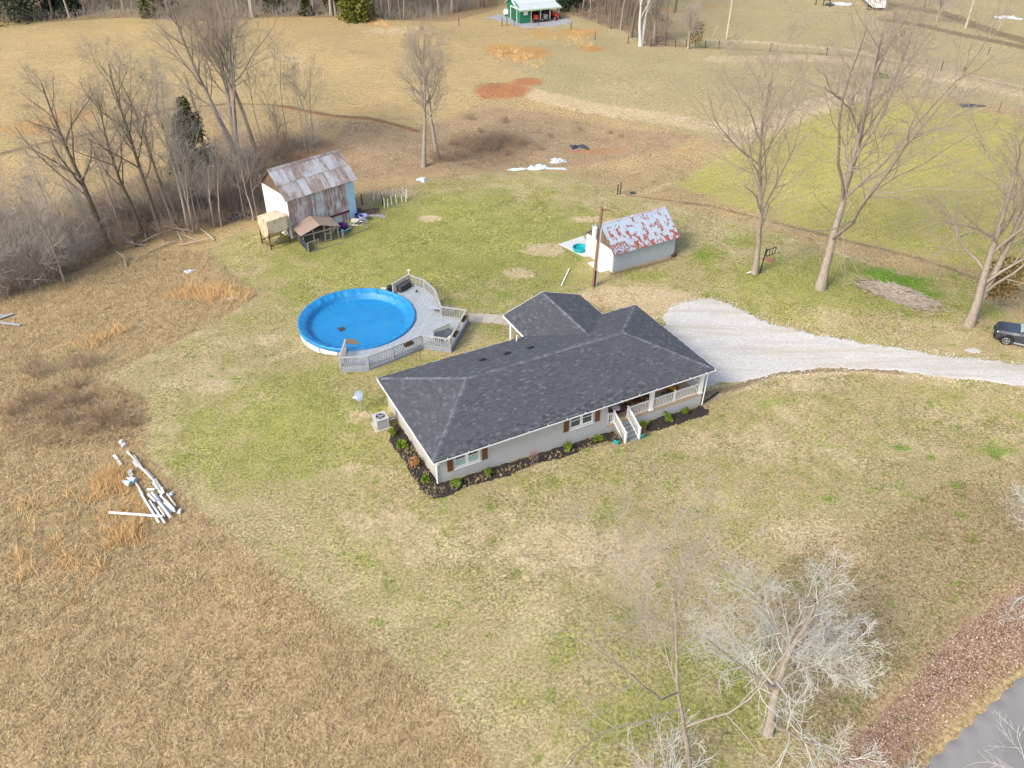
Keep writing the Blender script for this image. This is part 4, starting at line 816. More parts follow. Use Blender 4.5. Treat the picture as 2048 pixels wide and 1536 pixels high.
for i in range(16):
    y0 = SW*i/16; yc = y0+SW/32; top = SE+(SRZ-SE)*(1-abs(yc-SW/2)/(SW/2))-.06
    obj('gable_board', MB().box2((.0+.012*(i%2),y0+.01,SE+.002),(.04+.012*(i%2),y0+SW/16-.01,max(SE+.06,top))), OLDW2, shed); obj('gable_board', MB().box2((sln-.04,y0+.01,SE+.002),(sln,y0+SW/16-.01,max(SE+.06,top))), OLDW2, shed)
t = NT('blue_rust_roof'); P = t.coord('Object'); oi = t.node('ShaderNodeObjectInfo'); va = t.node('ShaderNodeVectorMath', operation='ADD'); t.l.new(P, va.inputs[0]); t.l.new(t.math('MULTIPLY', oi.outputs['Random'], 61.0), va.inputs[1]); V = va.outputs[0]
sx = t.node('ShaderNodeSeparateXYZ'); t.l.new(P, sx.inputs[0])
n1 = t.noise(V, 1.9, 4, .62, .5); n2 = t.noise(t.mapping(V,(5,.6,1)), 2.2, 3, .6)
grad = t.rng(sx.outputs[1], 0, 2.9, .05, -.06)
k = t.math('ADD', t.math('ADD', n1, grad), t.math('MULTIPLY', t.math('SUBTRACT', n2, .5), .35))
mk = t.rng(k, .515, .545, smooth=True); st_ = t.rng(t.math('ADD', t.noise(t.mapping(V,(14,.5,1)), 1.6, 3, .6), t.math('MULTIPLY', grad, .6)), .61, .65)
col = t.mix(t.rng(n2,.3,.7), (.29,.36,.43), (.345,.41,.47)); rcol = t.mix(t.rng(t.noise(V,14,3),.3,.7), (.30,.085,.045), (.20,.055,.032))
col = t.mix(t.math('MAXIMUM', mk, t.math('MULTIPLY', st_, .9)), col, rcol); t.bump(n2,.1,.01); RROOF = t.done(col, t.rng(mk,0,1,.42,.85), .35)
so = .3; sl_ = math.hypot(SW/2+so, (SRZ-SE)*(SW/2+so)/(SW/2)); syy, szz = (SW/2+so)/sl_, ((SRZ-SE)*(SW/2+so)/(SW/2))/sl_; se0 = SRZ-szz*sl_+.06
sheets(shed,'roof_sheet',(-.14,-so,se0),(1,0,0),(0,syy,szz),sln+.39,sl_,9,RROOF,pitch=.15,seed=21); sheets(shed,'roof_sheet',(sln+.25,SW+so,se0),(-1,0,0),(0,-syy,szz),sln+.39,sl_,9,RROOF,pitch=.15,seed=22)
obj('ridge_cap', MB().add([(-.14,SW/2-.15,SRZ-.02),(-.14,SW/2,SRZ+.10),(-.14,SW/2+.15,SRZ-.02),(sln+.25,SW/2-.15,SRZ-.02),(sln+.25,SW/2,SRZ+.10),(sln+.25,SW/2+.15,SRZ-.02)],[(0,3,4,1),(1,4,5,2)]), pm('ridge_blue',(.42,.49,.56),(.30,.2,.2),3,.5,.1), shed)
obj('bargeboard', MB().beam((-.12,-so,se0-.08),(-.12,SW/2,SRZ-.05),.04,.14).beam((-.12,SW+so,se0-.08),(-.12,SW/2,SRZ-.05),.04,.14), OLDW, shed)
p = Vector((sF.x,sF.y,sF.z))
slab_pts = [at(x,y) for x,y in ((1117,489),(1168,472),(1215,500),(1168,514))]
tagset(obj('concrete_slab', MB().slab([Vector((q.x,q.y,q.z+.05)) for q in (slab_pts[0],slab_pts[3],at(1180,513),slab_pts[1])],.2), pm('slab_concrete',(.50,.49,.47),(.42,.41,.39),1.2,.9,.2)), kind='structure')
tub('paddling_pool','small round teal paddling pool on the concrete slab by the shed','paddling pool',1160,501,.62,.3,TEAL,.05,.05,1.1)
p = at(1347,513); tagset(obj('rusty_block', MB().box((0,0,.1),(.5,.25,.25),.5).box((.1,.1,.25),(.3,.2,.1),.9), pm('rusty_iron',(.10,.055,.035)), None, p), 'rust brown lump at the far right foot of the shed', 'scrap')
# ------------------------------------------------------------------ utility pole by the shed
b = at(1187,572); hp = height_for(b, 415); top = at(1204,415, b.z+hp)
up = thing('utility_pole', 'brown wooden utility pole with a transformer beside the shed', 'utility pole', b)
WPOLE = pm('creosote_pole', (.24,.135,.075), (.15,.08,.045), 5, .85, .3, .01, (1,1,.15)); L = top-b
obj('pole', MB().tube([(0,0,-.3),L*.5,L],[.17,.145,.12],10), WPOLE, up); obj('crossarm', MB().beam(L-Vector((.1,0,.2)),L+Vector((.65,0,-.25)),.09,.11), WPOLE, up)
q = L*.66; TRF = pm('transformer_grey',(.52,.58,.62),(.46,.52,.56),3,.45,.05)
tf = obj('transformer', MB().cyl(q+Vector((-.38,-.12,-.15)),q+Vector((-.36,-.12,.75)),.22,n=12).sphere(q+Vector((-.36,-.12,.75)),.22,(1,1,.4),10,5), TRF, up); obj('bushing', MB().cyl(q+Vector((-.36,-.12,.8)),q+Vector((-.36,-.12,1.05)),.05,n=7).cyl(q+Vector((-.52,-.12,.75)),q+Vector((-.60,-.12,.95)),.04,n=7), TRF, up)
q = L*.47; lp = obj('lamp_arm', MB().tube([q,q+Vector((.25,-.1,.35)),q+Vector((.65,-.15,.3))],.03,6), TRF, up); obj('lamp_head', MB().cyl(q+Vector((.65,-.15,.32)),q+Vector((.65,-.15,.05)),.10,.2,n=10), pm('lamp_white',(.66,.64,.58),(.6,.58,.5),3,.5,.05), lp)
obj('conduit', MB().tube([(.2,-.1,-.1),(.2,-.1,1.5),L*.75+Vector((.12,-.1,0))],.055,8), pm('grey_conduit',(.42,.46,.48),(.36,.40,.42),3,.5,.05), up); obj('guy_stub', MB().cyl((.05,-.2,-.1),(.06,-.22,1.6),.05,n=6), BLK, up)
a, b = at(1123,572), at(1139,539); b.z += .1; a.z += .05; mid_ = (a+b)/2; tagset(obj('plastic_pipe', MB().cyl(a,b,.05,n=8), WHITE), 'thin white plastic pipe lying on the grass left of the utility pole', 'pipe')
# ------------------------------------------------------------------ trees
def tubes(P, Rr, n):
    P = np.asarray(P, float); nb, K, _ = P.shape
    T = np.gradient(P, axis=1); T /= np.linalg.norm(T, axis=2, keepdims=True)+1e-9
    ref = np.where(np.abs(T[:,:1,2:3]) > .9, np.array([1.,0,0]), np.array([0,0,1.])); ref = np.repeat(ref, K, 1)
    X = np.cross(T, ref); X /= np.linalg.norm(X, axis=2, keepdims=True)+1e-9; Yv = np.cross(T, X)
    a = 2*np.pi*np.arange(n)/n
    V = P[:,:,None,:] + Rr[:,:,None,None]*(X[:,:,None,:]*np.cos(a)[None,None,:,None] + Yv[:,:,None,:]*np.sin(a)[None,None,:,None])
    idx = np.arange(nb*K*n).reshape(nb,K,n)
    F = np.stack([idx[:,:-1,:], np.roll(idx,-1,2)[:,:-1,:], np.roll(idx,-1,2)[:,1:,:], idx[:,1:,:]], -1).reshape(-1,4)
    return V.reshape(-1,3), F
def grow(P0, D, L, R0, K, g, wander, trop, tip=.25):
    nb = len(P0); P = np.zeros((nb,K,3)); P[:,0] = P0; D = D/(np.linalg.norm(D,axis=1,keepdims=True)+1e-9)
    for k in range(1,K):
        D = D + g.normal(0,wander,(nb,3)); D[:,2] += trop; D /= np.linalg.norm(D,axis=1,keepdims=True); P[:,k] = P[:,k-1]+D*(L/(K-1))[:,None]
    s = np.linspace(0,1,K)[None,:]; return P, R0[:,None]*(1-(1-tip)*s)
def spawn(P, Rr, n, g, t0, t1, a0, a1, lr, rr, K, wander, trop, tip=.25):
    nb, Kp, _ = P.shape; L = np.linalg.norm(np.diff(P,axis=1),axis=2).sum(1)
    t = t0+(t1-t0)*((np.arange(n)[None,:]+g.random((nb,n)))/n); f = t*(Kp-1); i = np.clip(f.astype(int),0,Kp-2); w = (f-i)[...,None]
    b = np.arange(nb)[:,None]; pos = P[b,i]*(1-w)+P[b,i+1]*w; tan = P[b,i+1]-P[b,i]; tan /= np.linalg.norm(tan,axis=2,keepdims=True)+1e-9
    r = (Rr[b,i]*(1-w[...,0])+Rr[b,i+1]*w[...,0])
    az = np.arange(n)[None,:]*2.4+g.random((nb,1))*6.28+g.normal(0,.4,(nb,n)); an = np.radians(g.uniform(a0,a1,(nb,n)))
    ref = np.where(np.abs(tan[...,2:3])>.9, np.array([1.,0,0]), np.array([0,0,1.])); X = np.cross(tan,ref); X /= np.linalg.norm(X,axis=2,keepdims=True)+1e-9; Y = np.cross(tan,X)
    d = tan*np.cos(an)[...,None]+(X*np.cos(az)[...,None]+Y*np.sin(az)[...,None])*np.sin(an)[...,None]
    ln = L[:,None]*lr*(1.2-.65*(t-t0)/(max(t1-t0,1e-3)))*g.uniform(.65,1.2,(nb,n)); r0 = np.minimum(r*.85, r*rr*g.uniform(.8,1.2,(nb,n)))
    return grow(pos.reshape(-1,3), d.reshape(-1,3), ln.ravel(), np.maximum(r0.ravel(),.006), K, g, wander, trop, tip)
def cat(parts):
    Vs, Fs, o = [], [], 0
    for V, F in parts: Vs.append(V); Fs.append(F+o); o += len(V)
    return np.concatenate(Vs), np.concatenate(Fs)
def bark(name, c1, c2, moss=None):
    t = NT(name); P = t.coord('Object'); n = t.noise(t.mapping(P,(1,1,.3)), 9, 4, .7); b = t.noise(P, 1.4, 3, .6)
    c = t.mix(t.rng(n,.35,.65), c1, c2)
    if moss: c = t.mix(t.math('MULTIPLY', t.rng(b,.5,.62), .7), c, moss)
    t.bump(n,.5,.02); return t.done(c,.9,.15)
BK = {'russet': bark('russet_stems',(.36,.25,.17),(.25,.165,.105)), 'grey': bark('grey_bark',(.33,.28,.225),(.21,.17,.135)), 'dark': bark('dark_bark',(.20,.155,.115),(.11,.086,.064),(.13,.115,.05)), 'pale': bark('pale_bark',(.40,.35,.28),(.27,.225,.175)), 'white': bark('lichen_bark',(.62,.60,.54),(.40,.38,.33),(.50,.51,.43)), 'syc': bark('white_bark',(.62,.60,.55),(.42,.39,.34)), 'twig': bark('twig_bark',(.34,.285,.23),(.24,.195,.155)), 'brush': bark('brush_bark',(.31,.245,.195),(.20,.155,.12)), 'greyt': bark('grey_twigs',(.38,.335,.285),(.27,.235,.195))}
# kind: trunk fraction before the first limb, limb count, limb angles, limb length ratio, upward pull, twig counts, wander
KIND = {'vase': dict(t0=.30,n1=9,a=(18,42),lr=.72,trop=.06,n=(8,7,5),w=.10,leadtip=.22),
        'tall': dict(t0=.34,n1=15,a=(25,50),lr=.36,trop=.07,n=(7,6,4),w=.09,leadtip=.15),
        'slim': dict(t0=.35,n1=9,a=(22,45),lr=.34,trop=.07,n=(6,5,0),w=.09,leadtip=.15),
        'old':  dict(t0=.30,n1=10,a=(28,58),lr=.70,trop=.05,n=(6,5,4),w=.14,leadtip=.25),
        'tree1':dict(t0=.24,n1=15,a=(22,48),lr=.50,trop=.05,n=(7,7,6),w=.11,leadtip=.2),
        'tree2':dict(t0=.22,n1=13,a=(20,50),lr=.72,trop=.05,n=(8,7,6),w=.11,leadtip=.2),
        'tree3':dict(t0=.22,n1=8,a=(25,60),lr=.75,trop=.03,n=(7,7,6),w=.13,leadtip=.22),
        'round':dict(t0=.16,n1=13,a=(28,85),lr=.70,trop=.01,n=(9,8,6),w=.20,leadtip=.25)}
def tree_mesh(kind, h, r, seed, lean=(0,0), forks=1, n4=True, tw=1.0, sides=7):
    k = KIND[kind]; g = np.random.default_rng(seed)
    if forks == 1: D = np.array([[lean[0],lean[1],1.0]])
    else: a = 6.28*np.arange(forks)/forks+g.random(); D = np.stack([.16*np.cos(a)+lean[0], .16*np.sin(a)+lean[1], np.ones(forks)],1)
    Lt = np.full(forks,h)*(g.uniform(.85,1.05,forks) if forks > 1 else 1)
    lead = {'old':.72,'round':.66,'vase':.86}.get(kind,1.0)
    P, Rr = grow(np.zeros((forks,3))-np.array([0,0,.3]), D, Lt*lead, np.full(forks,r), 12, g, .05 if kind != 'round' else .10, .02, k['leadtip'])
    Rr[:,0] *= 1.5; Rr[:,1] *= 1.08
    tr = [tubes(P,Rr,sides)]
    P1, R1 = spawn(P,Rr,k['n1'],g,k['t0'],.97,*k['a'],k['lr'],.52,9,k['w'],k['trop']); tr.append(tubes(P1,R1,5))
    cr = []; m = max(r*.030,.009)*tw
    P2, R2 = spawn(P1,R1,k['n'][0]+2,g,.18,1,22,58,.48,.52,7,k['w']*1.2,.03); R2 = np.maximum(R2,m*.9); cr.append(tubes(P2,R2,4))
    P3, R3 = spawn(P2,R2,k['n'][1]+1,g,.2,1,25,60,.52,.6,5,k['w']*1.2,.02); R3 = np.maximum(R3,m*.62); cr.append(tubes(P3,R3,3))
    if k['n'][2] and n4: P4, R4 = spawn(P3,R3,k['n'][2],g,.2,1,25,60,.5,.7,3,.12,.01); R4 = np.maximum(R4,m*.42); cr.append(tubes(P4,R4,3))
    return mesh_np('trunk',*cat(tr),True), mesh_np('crown',*cat(cr))
def tree(name, label, px, py, top, kind, r, seed, bk='grey', tw='twig', lean=(0,0), forks=1, n4=True, group=None, h=None, twk=1.0):
    b = at(px,py); h = h or height_for(b,top)*1.10
    o = thing(name,label,'tree',b,0,group); a, c = tree_mesh(kind,h,r,seed,lean,forks,n4,twk)
    obj('trunk',a,BK[bk],o); obj('crown',c,BK[tw],o); return o
def leaf_cloud(n, pts_fn, size, seed, aspect=.5):
    g = np.random.default_rng(seed); C = pts_fn(g,n); A = g.normal(size=(n,3)); A /= np.linalg.norm(A,axis=1,keepdims=True); B = np.cross(A,g.normal(size=(n,3))); B /= np.linalg.norm(B,axis=1,keepdims=True)
    s = size*g.uniform(.6,1.4,(n,1)); V = np.stack([C-A*s,C+B*s*aspect,C+A*s,C-B*s*aspect],1).reshape(-1,3)
    return V, np.arange(n*4).reshape(n,4)
def leafmat(name, cs, rough=.7):
    t = NT(name); g = t.node('ShaderNodeNewGeometry'); n = t.noise(t.coord('Object'), 1.8, 3, .6)
    f = t.math('ADD', t.math('MULTIPLY', g.outputs['Random Per Island'], .6), t.math('MULTIPLY', n, .4)); k = len(cs)
    return t.done(t.ramp(f, [(.15+.7*i/(k-1), c) for i,c in enumerate(cs)]), rough, .2)
CEDAR = leafmat('cedar_foliage',[(.022,.030,.010),(.045,.055,.016),(.085,.085,.025),(.10,.085,.03)]); VINE = leafmat('dead_vine_leaves',[(.10,.075,.02),(.17,.11,.035),(.22,.13,.05)]); EVERG = leafmat('evergreen_foliage',[(.015,.03,.018),(.03,.05,.025),(.055,.07,.03)]); PINE = leafmat('yellowish_pine_foliage',[(.06,.07,.012),(.12,.125,.02),(.17,.16,.03)])
SHRUB = leafmat('box_shrub_leaves',[(.045,.085,.010),(.11,.165,.016),(.21,.26,.03)]); DEADL = leafmat('dead_shrub_leaves',[(.20,.09,.035),(.33,.17,.07),(.42,.25,.11)])
def evergreen(name, label, px, py, top, wid, seed, mat, n=5000, cat_='tree', group=None, sz=.16, lumps=26, base=.04):
    b = at(px,py); h = height_for(b,top) if top is not None else wid*2.2; o = thing(name,label,cat_,b,0,group)
    g = np.random.default_rng(seed); z = g.random(lumps)**1.25; prof = (1-z)**.75*(.55+.45*g.random(lumps)); a = g.random(lumps)*6.28
    C = np.stack([prof*wid*np.cos(a)*.75, prof*wid*np.sin(a)*.75, h*(base+z*(1-base))],1); S = (.22+.30*(1-z))*wid
    def pts(g,n):
        i = g.integers(0,lumps,n); v = g.normal(size=(n,3)); v /= np.linalg.norm(v,axis=1,keepdims=True); return C[i]+v*(S[i]*g.random(n)**.4)[:,None]*np.array([1,1,1.25])
    V, F = leaf_cloud(n,pts,sz,seed+1); obj('crown',mesh_np('crown',V,F),mat,o)
    obj('trunk', MB().cyl((0,0,-.2),(0,0,h*.9),.16,.03,6), BK['dark'], o); return o
# three big trees along the drive
tree('bare_tree','slender bare tree beside the black sign frame, left of the three drive trees',1510,547,175,'tree1',.24,17,'grey','twig',(-.10,.0))
tree('bare_tree','tallest bare tree with the widest crown, in the middle of the three drive trees',1640,577,125,'tree2',.38,12,'grey','twig',(.03,.03))
T3 = tree('bare_tree','forked bare tree with brown vine leaves nearest the parked black car',1937,650,335,'tree3',.36,9,'grey','twig',(.06,.03),forks=2)
V, F = leaf_cloud(1500, lambda g,n: np.array([1.0,.9,2.6])+np.stack([t_*2.4+0*t_ for t_ in [g.random(n)]]+[g.normal(0,.35,n)+.3]+[g.random(n)*3.2-.6],1)[:, [0,1,2]]*np.array([1,1,1])+g.normal(0,.25,(n,3)), .12, 5)
obj('vine',mesh_np('vine',V,F),VINE,T3)
# pair beyond the lawn
tree('bare_tree','left of two bare trees standing above the brown hollow',848,333,92,'tall',.26,21,'grey','twig',(.0,.0)); tree('bare_tree','right of two bare trees standing above the brown hollow',877,316,100,'tall',.26,22,'grey','twig',(-.05,.0))
# creek line
for i,(x,y,top,k,r,bk,lb,ln,fk) in enumerate([
 (217,493,188,'tall',.30,'dark','thick dark bare tree standing alone at the left of the creek line',(0,0),1),
 (286,470,205,'tall',.20,'dark','dark bare tree second from the left in the creek line',(-.02,0),1),
 (322,465,150,'tall',.24,'dark','dark mossy bare tree in the middle of the creek line',(-.05,.02),1),
 (347,452,140,'slim',.16,'grey','thin grey bare tree just right of the mossy creek tree',(-.04,.0),1),
 (378,458,175,'tall',.16,'pale','pale crooked bare tree leaning among the creek brush',(-.10,.0),1),
 (415,330,150,'slim',.18,'grey','grey bare tree standing in front of the green cedar',(0,0),1),
 (482,330,-45,'tall',.30,'grey','tall three stemmed bare tree behind the barn ridge',(-.04,0),3),
 (512,318,-60,'tall',.24,'grey','tall bare tree with long right hand limbs behind the barn',(.04,0),1),
 (443,452,300,'slim',.10,'pale','pale slender sapling between the creek brush and barn',(0,0),1),
 (507,441,290,'slim',.10,'pale','pale slender sapling touching the barn gable',(0,0),1),
 (130,565,400,'slim',.12,'grey','thin grey bare tree at the front of the left brush',(0,0),1),
 (250,478,330,'slim',.10,'grey','short thin bare tree between the two dark creek trees',(-.05,0),1),
 (395,450,300,'slim',.09,'pale','pale whip of a tree beside the fallen branches',(.05,0),1),
 (560,300,215,'slim',.09,'grey','small bare tree in the brush behind the barn roof',(0,0),1)]):
    tree('bare_tree',lb,x,y,top,k,r,40+i,bk,'greyt' if bk=='pale' else 'twig',ln,fk,n4=(r>.15))
evergreen('cedar_tree','dark olive cedar standing behind the bare creek trees',398,350,203,2.9,3,CEDAR,7500,sz=.17,lumps=44)
evergreen('cedar_tree','small low cedar bush among the creek brush by the barn',395,420,372,1.2,8,CEDAR,1500,sz=.14)
# bare shrubs, one multi-stemmed mesh per variant
def shrub_mesh(h, n, spread, seed, n2=6, n3=5, thick=.035):
    g = np.random.default_rng(seed); a = g.random(n)*6.28; s = g.random(n)*spread
    P, Rr = grow(np.stack([.5*g.random(n)*np.cos(a),.5*g.random(n)*np.sin(a),np.zeros(n)-.1],1), np.stack([s*np.cos(a),s*np.sin(a),np.ones(n)],1), h*g.uniform(.55,1.05,n), np.full(n,thick), 7, g, .12, .02)
    P2, R2 = spawn(P,Rr,n2,g,.2,1,20,50,.5,.7,5,.15,.02); P3, R3 = spawn(P2,np.maximum(R2,.014),n3,g,.2,1,20,55,.55,.8,3,.15,.0)
    return mesh_np('stems',*cat([tubes(P,Rr,4)])), mesh_np('twigs',*cat([tubes(P2,np.maximum(R2,.011),3),tubes(P3,np.maximum(R3,.008),3)]))
SM = [shrub_mesh(6.5,16,.75,60,8,6,.024), shrub_mesh(4.2,14,.8,61,8,5,.022), shrub_mesh(2.4,16,.9,62,6,4,.022)]
def shrub(v, px, py, sc, label, group, bk='brush', name='bare_shrub', rs_=None):
    b = at(px,py); o = thing(name,label,'shrub',b,rnd.random()*6.28,group); o.scale = (sc,sc,sc)
    key = (v,bk)
    a, c = SHM.setdefault(key,(SM[v][0].copy(),SM[v][1].copy()))
    obj('stems',a,BK[bk],o); obj('twigs',c,BK[bk],o); return o
SHM = {}
g_ = random.Random(91)
for i in range(26):
    x = g_.uniform(60,640); y = (520-(x-60)*.20 if x < 520 else 330-(x-520)*.25)+g_.uniform(-50,20)
    tree('young_tree','thin pale young tree rising out of the creek brush',x,y,y-g_.uniform(110,200),'slim',g_.uniform(.06,.10),500+i,g_.choice(('pale','grey','pale')),'greyt',(g_.uniform(-.08,.08),0),1,False,'thin young trees in the creek brush')
lab = 'tall grey thicket bush massed at the left edge of the creek brush'
for x,y,sc in [(-40,600,1.0),(10,595,.9),(55,580,1.0),(100,566,.85),(150,540,.7),(-30,520,1.1),(40,530,1.0),(95,515,.8),(10,470,.9),(-60,560,1.1),(65,470,.6),(180,515,.55)]: shrub(0,x,y,sc,lab,'grey thicket bushes at the left edge','greyt')
lab = 'tangled brown bare bush growing between the creek trees'
for x,y,sc in [(150,480,.9),(190,470,.8),(240,505,.7),(265,450,.9),(300,440,1.0),(340,440,.9),(365,420,1.0),(400,430,.9),(425,410,1.0),(450,390,1.0),(470,420,.8),(480,370,1.0),(520,350,1.0),(545,320,.8),(580,305,.8),(615,300,.7),(330,480,.6),(390,465,.6),(430,455,.6),(220,440,.7),(170,430,.6)]: shrub(1,x,y,sc,lab,'brown bushes between the creek trees','brush' if (x//7)%3 else 'greyt')
for lab, lst in (('low brown brush clump in the overgrown strip beside the meadow',[(60,805,.4),(115,818,.45),(160,805,.35),(205,840,.45),(245,852,.4),(180,865,.35),(120,850,.4),(20,830,.4),(150,775,.35)]),
    ('thin leggy weed standing alone above the overgrown strip',[(75,752,.55),(165,735,.5)]),('brown brush clump in the hollow beyond the lawn',[(950,305,.4),(985,300,.4),(1015,310,.35),(920,315,.4),(1000,285,.3),(1045,290,.3),(905,290,.3),(1080,300,.25),(960,265,.25),(1010,245,.3),(940,240,.3),(1100,275,.22),(1160,262,.22),(1220,268,.2),(880,300,.3),(1240,275,.2)]),
    ('brush clump behind the barn roof',[(600,330,.7),(640,320,.5)]),('dark clump at the foot of the tree pair',[(868,322,.45),(895,322,.45)])):
    for x,y,sc in lst: shrub(2,x,y,sc*1.25,lab,lab.split(' in ')[0] if ' in ' in lab else lab,'russet')
# far woods: five trunks and crowns shared by all
WM_ = [tree_mesh(k,h,r,80+i,n4=False,sides=5,twk=1.3) if False else tree_mesh(k,h,r,80+i,(0,0),1,False,1.4,5) for i,(k,h,r) in enumerate([('tall',17,.22),('tall',19,.28),('slim',13,.16),('vase',16,.26),('slim',15,.13)])]
WC = {}
def wood_tree(b, v, bk, label, group, sc=1.0):
    o = thing('woodland_tree',label,'tree',b,rnd.random()*6.28,group); o.scale = (sc,sc,sc*rnd.uniform(.9,1.15))
    a, c = WC.setdefault((v,bk),(WM_[v][0].copy(),WM_[v][1].copy())); obj('trunk',a,BK[bk],o); obj('crown',c,BK['greyt' if v%2 else 'twig'],o)
crest = [(-120,46),(0,44),(120,40),(260,34),(330,40),(440,43),(520,38),(600,33),(680,36),(760,41),(860,38),(960,22),(1000,14)]
wl2 = 'bare grey tree in the woods along the top edge of the field'
for i in range(135):
    f = rnd.random()*(len(crest)-1); k = int(f); w = f-k; x = crest[k][0]*(1-w)+crest[k+1][0]*w; y = crest[k][1]*(1-w)+crest[k+1][1]*w
    b = at(x,y); d = 1.5+rnd.random()**1.3*26; b = Vector((b.x*(1+d/b.y), b.y+d, 0)); b.z = hz(b.x,b.y)
    wood_tree(b, rnd.randrange(5), rnd.choice(('grey','dark','grey','pale','dark')), 'bare tree in the woods behind the field, '+('left of the tall barn trees' if x < 330 else 'seen through the tall barn trees' if x < 620 else 'between the tall barn trees and green shed'), 'bare trees of the far woods', rnd.uniform(.7,1.15))
wl3 = 'bare tree in the grove between the green shed and the far pasture'
for (x,y) in [(1112,14),(1126,22),(1150,18),(1165,30),(1180,36),(1196,47),(1210,30),(1222,57),(1228,40),(1241,60),(1252,45),(1262,30),(1300,60),(1262,75),(1315,40),(1330,70),(1295,30),(1140,5),(1172,8),(1205,12),(1240,15),(1270,12),(1350,25),(1335,8)]:
    wood_tree(at(x,y), rnd.randrange(5), rnd.choice(('grey','dark','dark')), wl3, 'bare trees of the grove by the green shed', rnd.uniform(.6,.95))
tree('sycamore_tree','white barked two stemmed tree beside the far field gate',1281,92,-60,'slim',.30,70,'syc','greyt',(.02,0),2); tree('bare_tree','vine wrapped bare tree just right of the white barked tree',1307,86,-20,'vase',.34,71,'grey','twig',(0,0))
o = tree('bare_tree','short bare pollard with a leaning vine covered limb by the far fence',1376,98,25,'vase',.26,72,'grey','greyt',(.06,0)); V,F = leaf_cloud(500,lambda g,n: np.stack([g.random(n)*2.0,g.normal(0,.25,n),.8+g.random(n)*3.2],1)+g.normal(0,.2,(n,3)),.13,4); obj('vine',mesh_np('vine',V,F),VINE,o)
tree('bare_tree','small bare tree beside the dirt track in the top right corner',1873,44,-10,'vase',.18,73,'pale','greyt'); tree('bare_tree','thin bare tree left of the white rubbish in the top right',1996,62,18,'slim',.12,74,'pale','greyt'); tree('bare_tree','bare trunk behind the white trailer at the top edge',1848,14,-60,'slim',.2,75,'dark','twig')
for x,y,top,w,m,lb in [(22,44,None,6.0,EVERG,'big dark evergreen in the top left corner of the woods'),(130,30,None,3.4,EVERG,'dark evergreen second from the left in the woods'),(112,26,None,2.0,EVERG,'small green cedar low in the woods'),(310,33,None,2.6,CEDAR,'olive evergreen above the tall barn trees'),(335,18,None,3.0,CEDAR,'olive evergreen set back in the woods'),(545,22,None,2.0,CEDAR,'small olive cedar near the middle of the woods'),(613,30,None,1.3,CEDAR,'narrow young cedar at the field edge'),(715,40,None,3.6,PINE,'bright yellow green pine at the edge of the woods'),(1140,20,None,3.0,EVERG,'dark evergreen behind the green shed'),(680,20,None,3.0,CEDAR,'olive cedar behind the pine')]:
    evergreen('evergreen_tree',lb,x,y,top,w,int(x),m,5200,sz=.27,base=.0,lumps=60)
# foreground trees
F1 = tree('bare_tree','dark bare tree with wide thin limbs at the bottom edge',1382,1560,1110,'old',.125,118,'grey','greyt',(-.08,.04))
F2 = tree('lichen_tree','low bushy tree with pale lichen twigs left of the road',1535,1468,1190,'round',.24,102,'grey','white',(.03,.0),twk=1.15)
tree('bare_tree','pale bare tree reaching in from the right edge above the leaf litter',2072,1150,800,'round',.20,103,'white','white',(.0,.02),h=10.5)
b = at(2075,1590); o = thing('bare_shrub','grey twiggy shrub over the road in the bottom right corner','shrub',b); a,c = shrub_mesh(4.0,12,.9,104,6,5,.03); obj('stems',a,BK['white'],o); obj('twigs',c,BK['white'],o)
b = at(1340,1580); o = thing('bare_shrub','pale twiggy shrub under the dark bare tree at the bottom edge','shrub',b); a,c = shrub_mesh(3.0,14,1.0,105,6,5,.03); obj('stems',a,BK['white'],o); obj('twigs',c,BK['white'],o)
b = at(1790,1585); o = thing('bare_shrub','small pale shrub in the leaf litter at the bottom edge','shrub',b); a,c = shrub_mesh(2.2,6,.5,106,5,4,.025); obj('stems',a,BK['white'],o); obj('twigs',c,BK['white'],o)
# ------------------------------------------------------------------ undergrowth and tall grass
def scatter(pxpoly, n, seed):
    pts = [ats(*q) for q in pxpoly]; A = np.array(pts); g = np.random.default_rng(seed); out = np.zeros((0,2))
    while len(out) < n:
        c = g.uniform(A.min(0),A.max(0),(n*2,2)); out = np.concatenate([out, c[inside(c[:,0],c[:,1],pts)]])
    return out[:n], g
def undergrowth(name, label, pxpoly, n, h, seed, bk, r=.02, n2=4):
    p, g = scatter(pxpoly,n,seed); z = terr(p[:,0],p[:,1])
    P, Rr = grow(np.column_stack([p,z-.05]), np.column_stack([g.normal(0,.35,(n,2)),np.ones(n)]), h*g.uniform(.4,1.1,n), np.full(n,r), 4, g, .18, .0)
    P2, R2 = spawn(P,Rr,n2,g,.2,1,20,60,.55,.8,3,.2,.02)
    o = obj(name, mesh_np(name,*cat([tubes(P,Rr,3),tubes(P2,np.maximum(R2,r*.6),3)])), BK[bk]); return tagset(o,label,'undergrowth',None,'stuff')
undergrowth('creek_undergrowth','tangle of brown twigs under the creek trees',[(-120,640),(0,600),(120,560),(250,490),(400,455),(510,440),(600,330),(640,290),(520,300),(430,330),(300,400),(120,470),(-150,520)],3400,1.6,1,'brush',.018)
undergrowth('wood_undergrowth','purple brown twigs along the foot of the far woods',[(-130,48),(0,45),(120,41),(260,35),(330,41),(440,44),(520,39),(600,34),(680,37),(760,42),(860,39),(940,22),(940,2),(-160,2)],3600,2.0,2,'greyt',.03,3)
undergrowth('grove_undergrowth','brown twigs along the foot of the far grove',[(1115,22),(1200,52),(1250,66),(1290,96),(1330,92),(1340,50),(1300,0),(1120,0)],900,1.8,3,'brush',.03,3)
undergrowth('hollow_brush','dark brown weeds in the hollow beyond the lawn',[(890,330),(960,338),(1060,318),(1080,285),(1000,262),(900,270)],800,.6,4,'russet',.013,4)
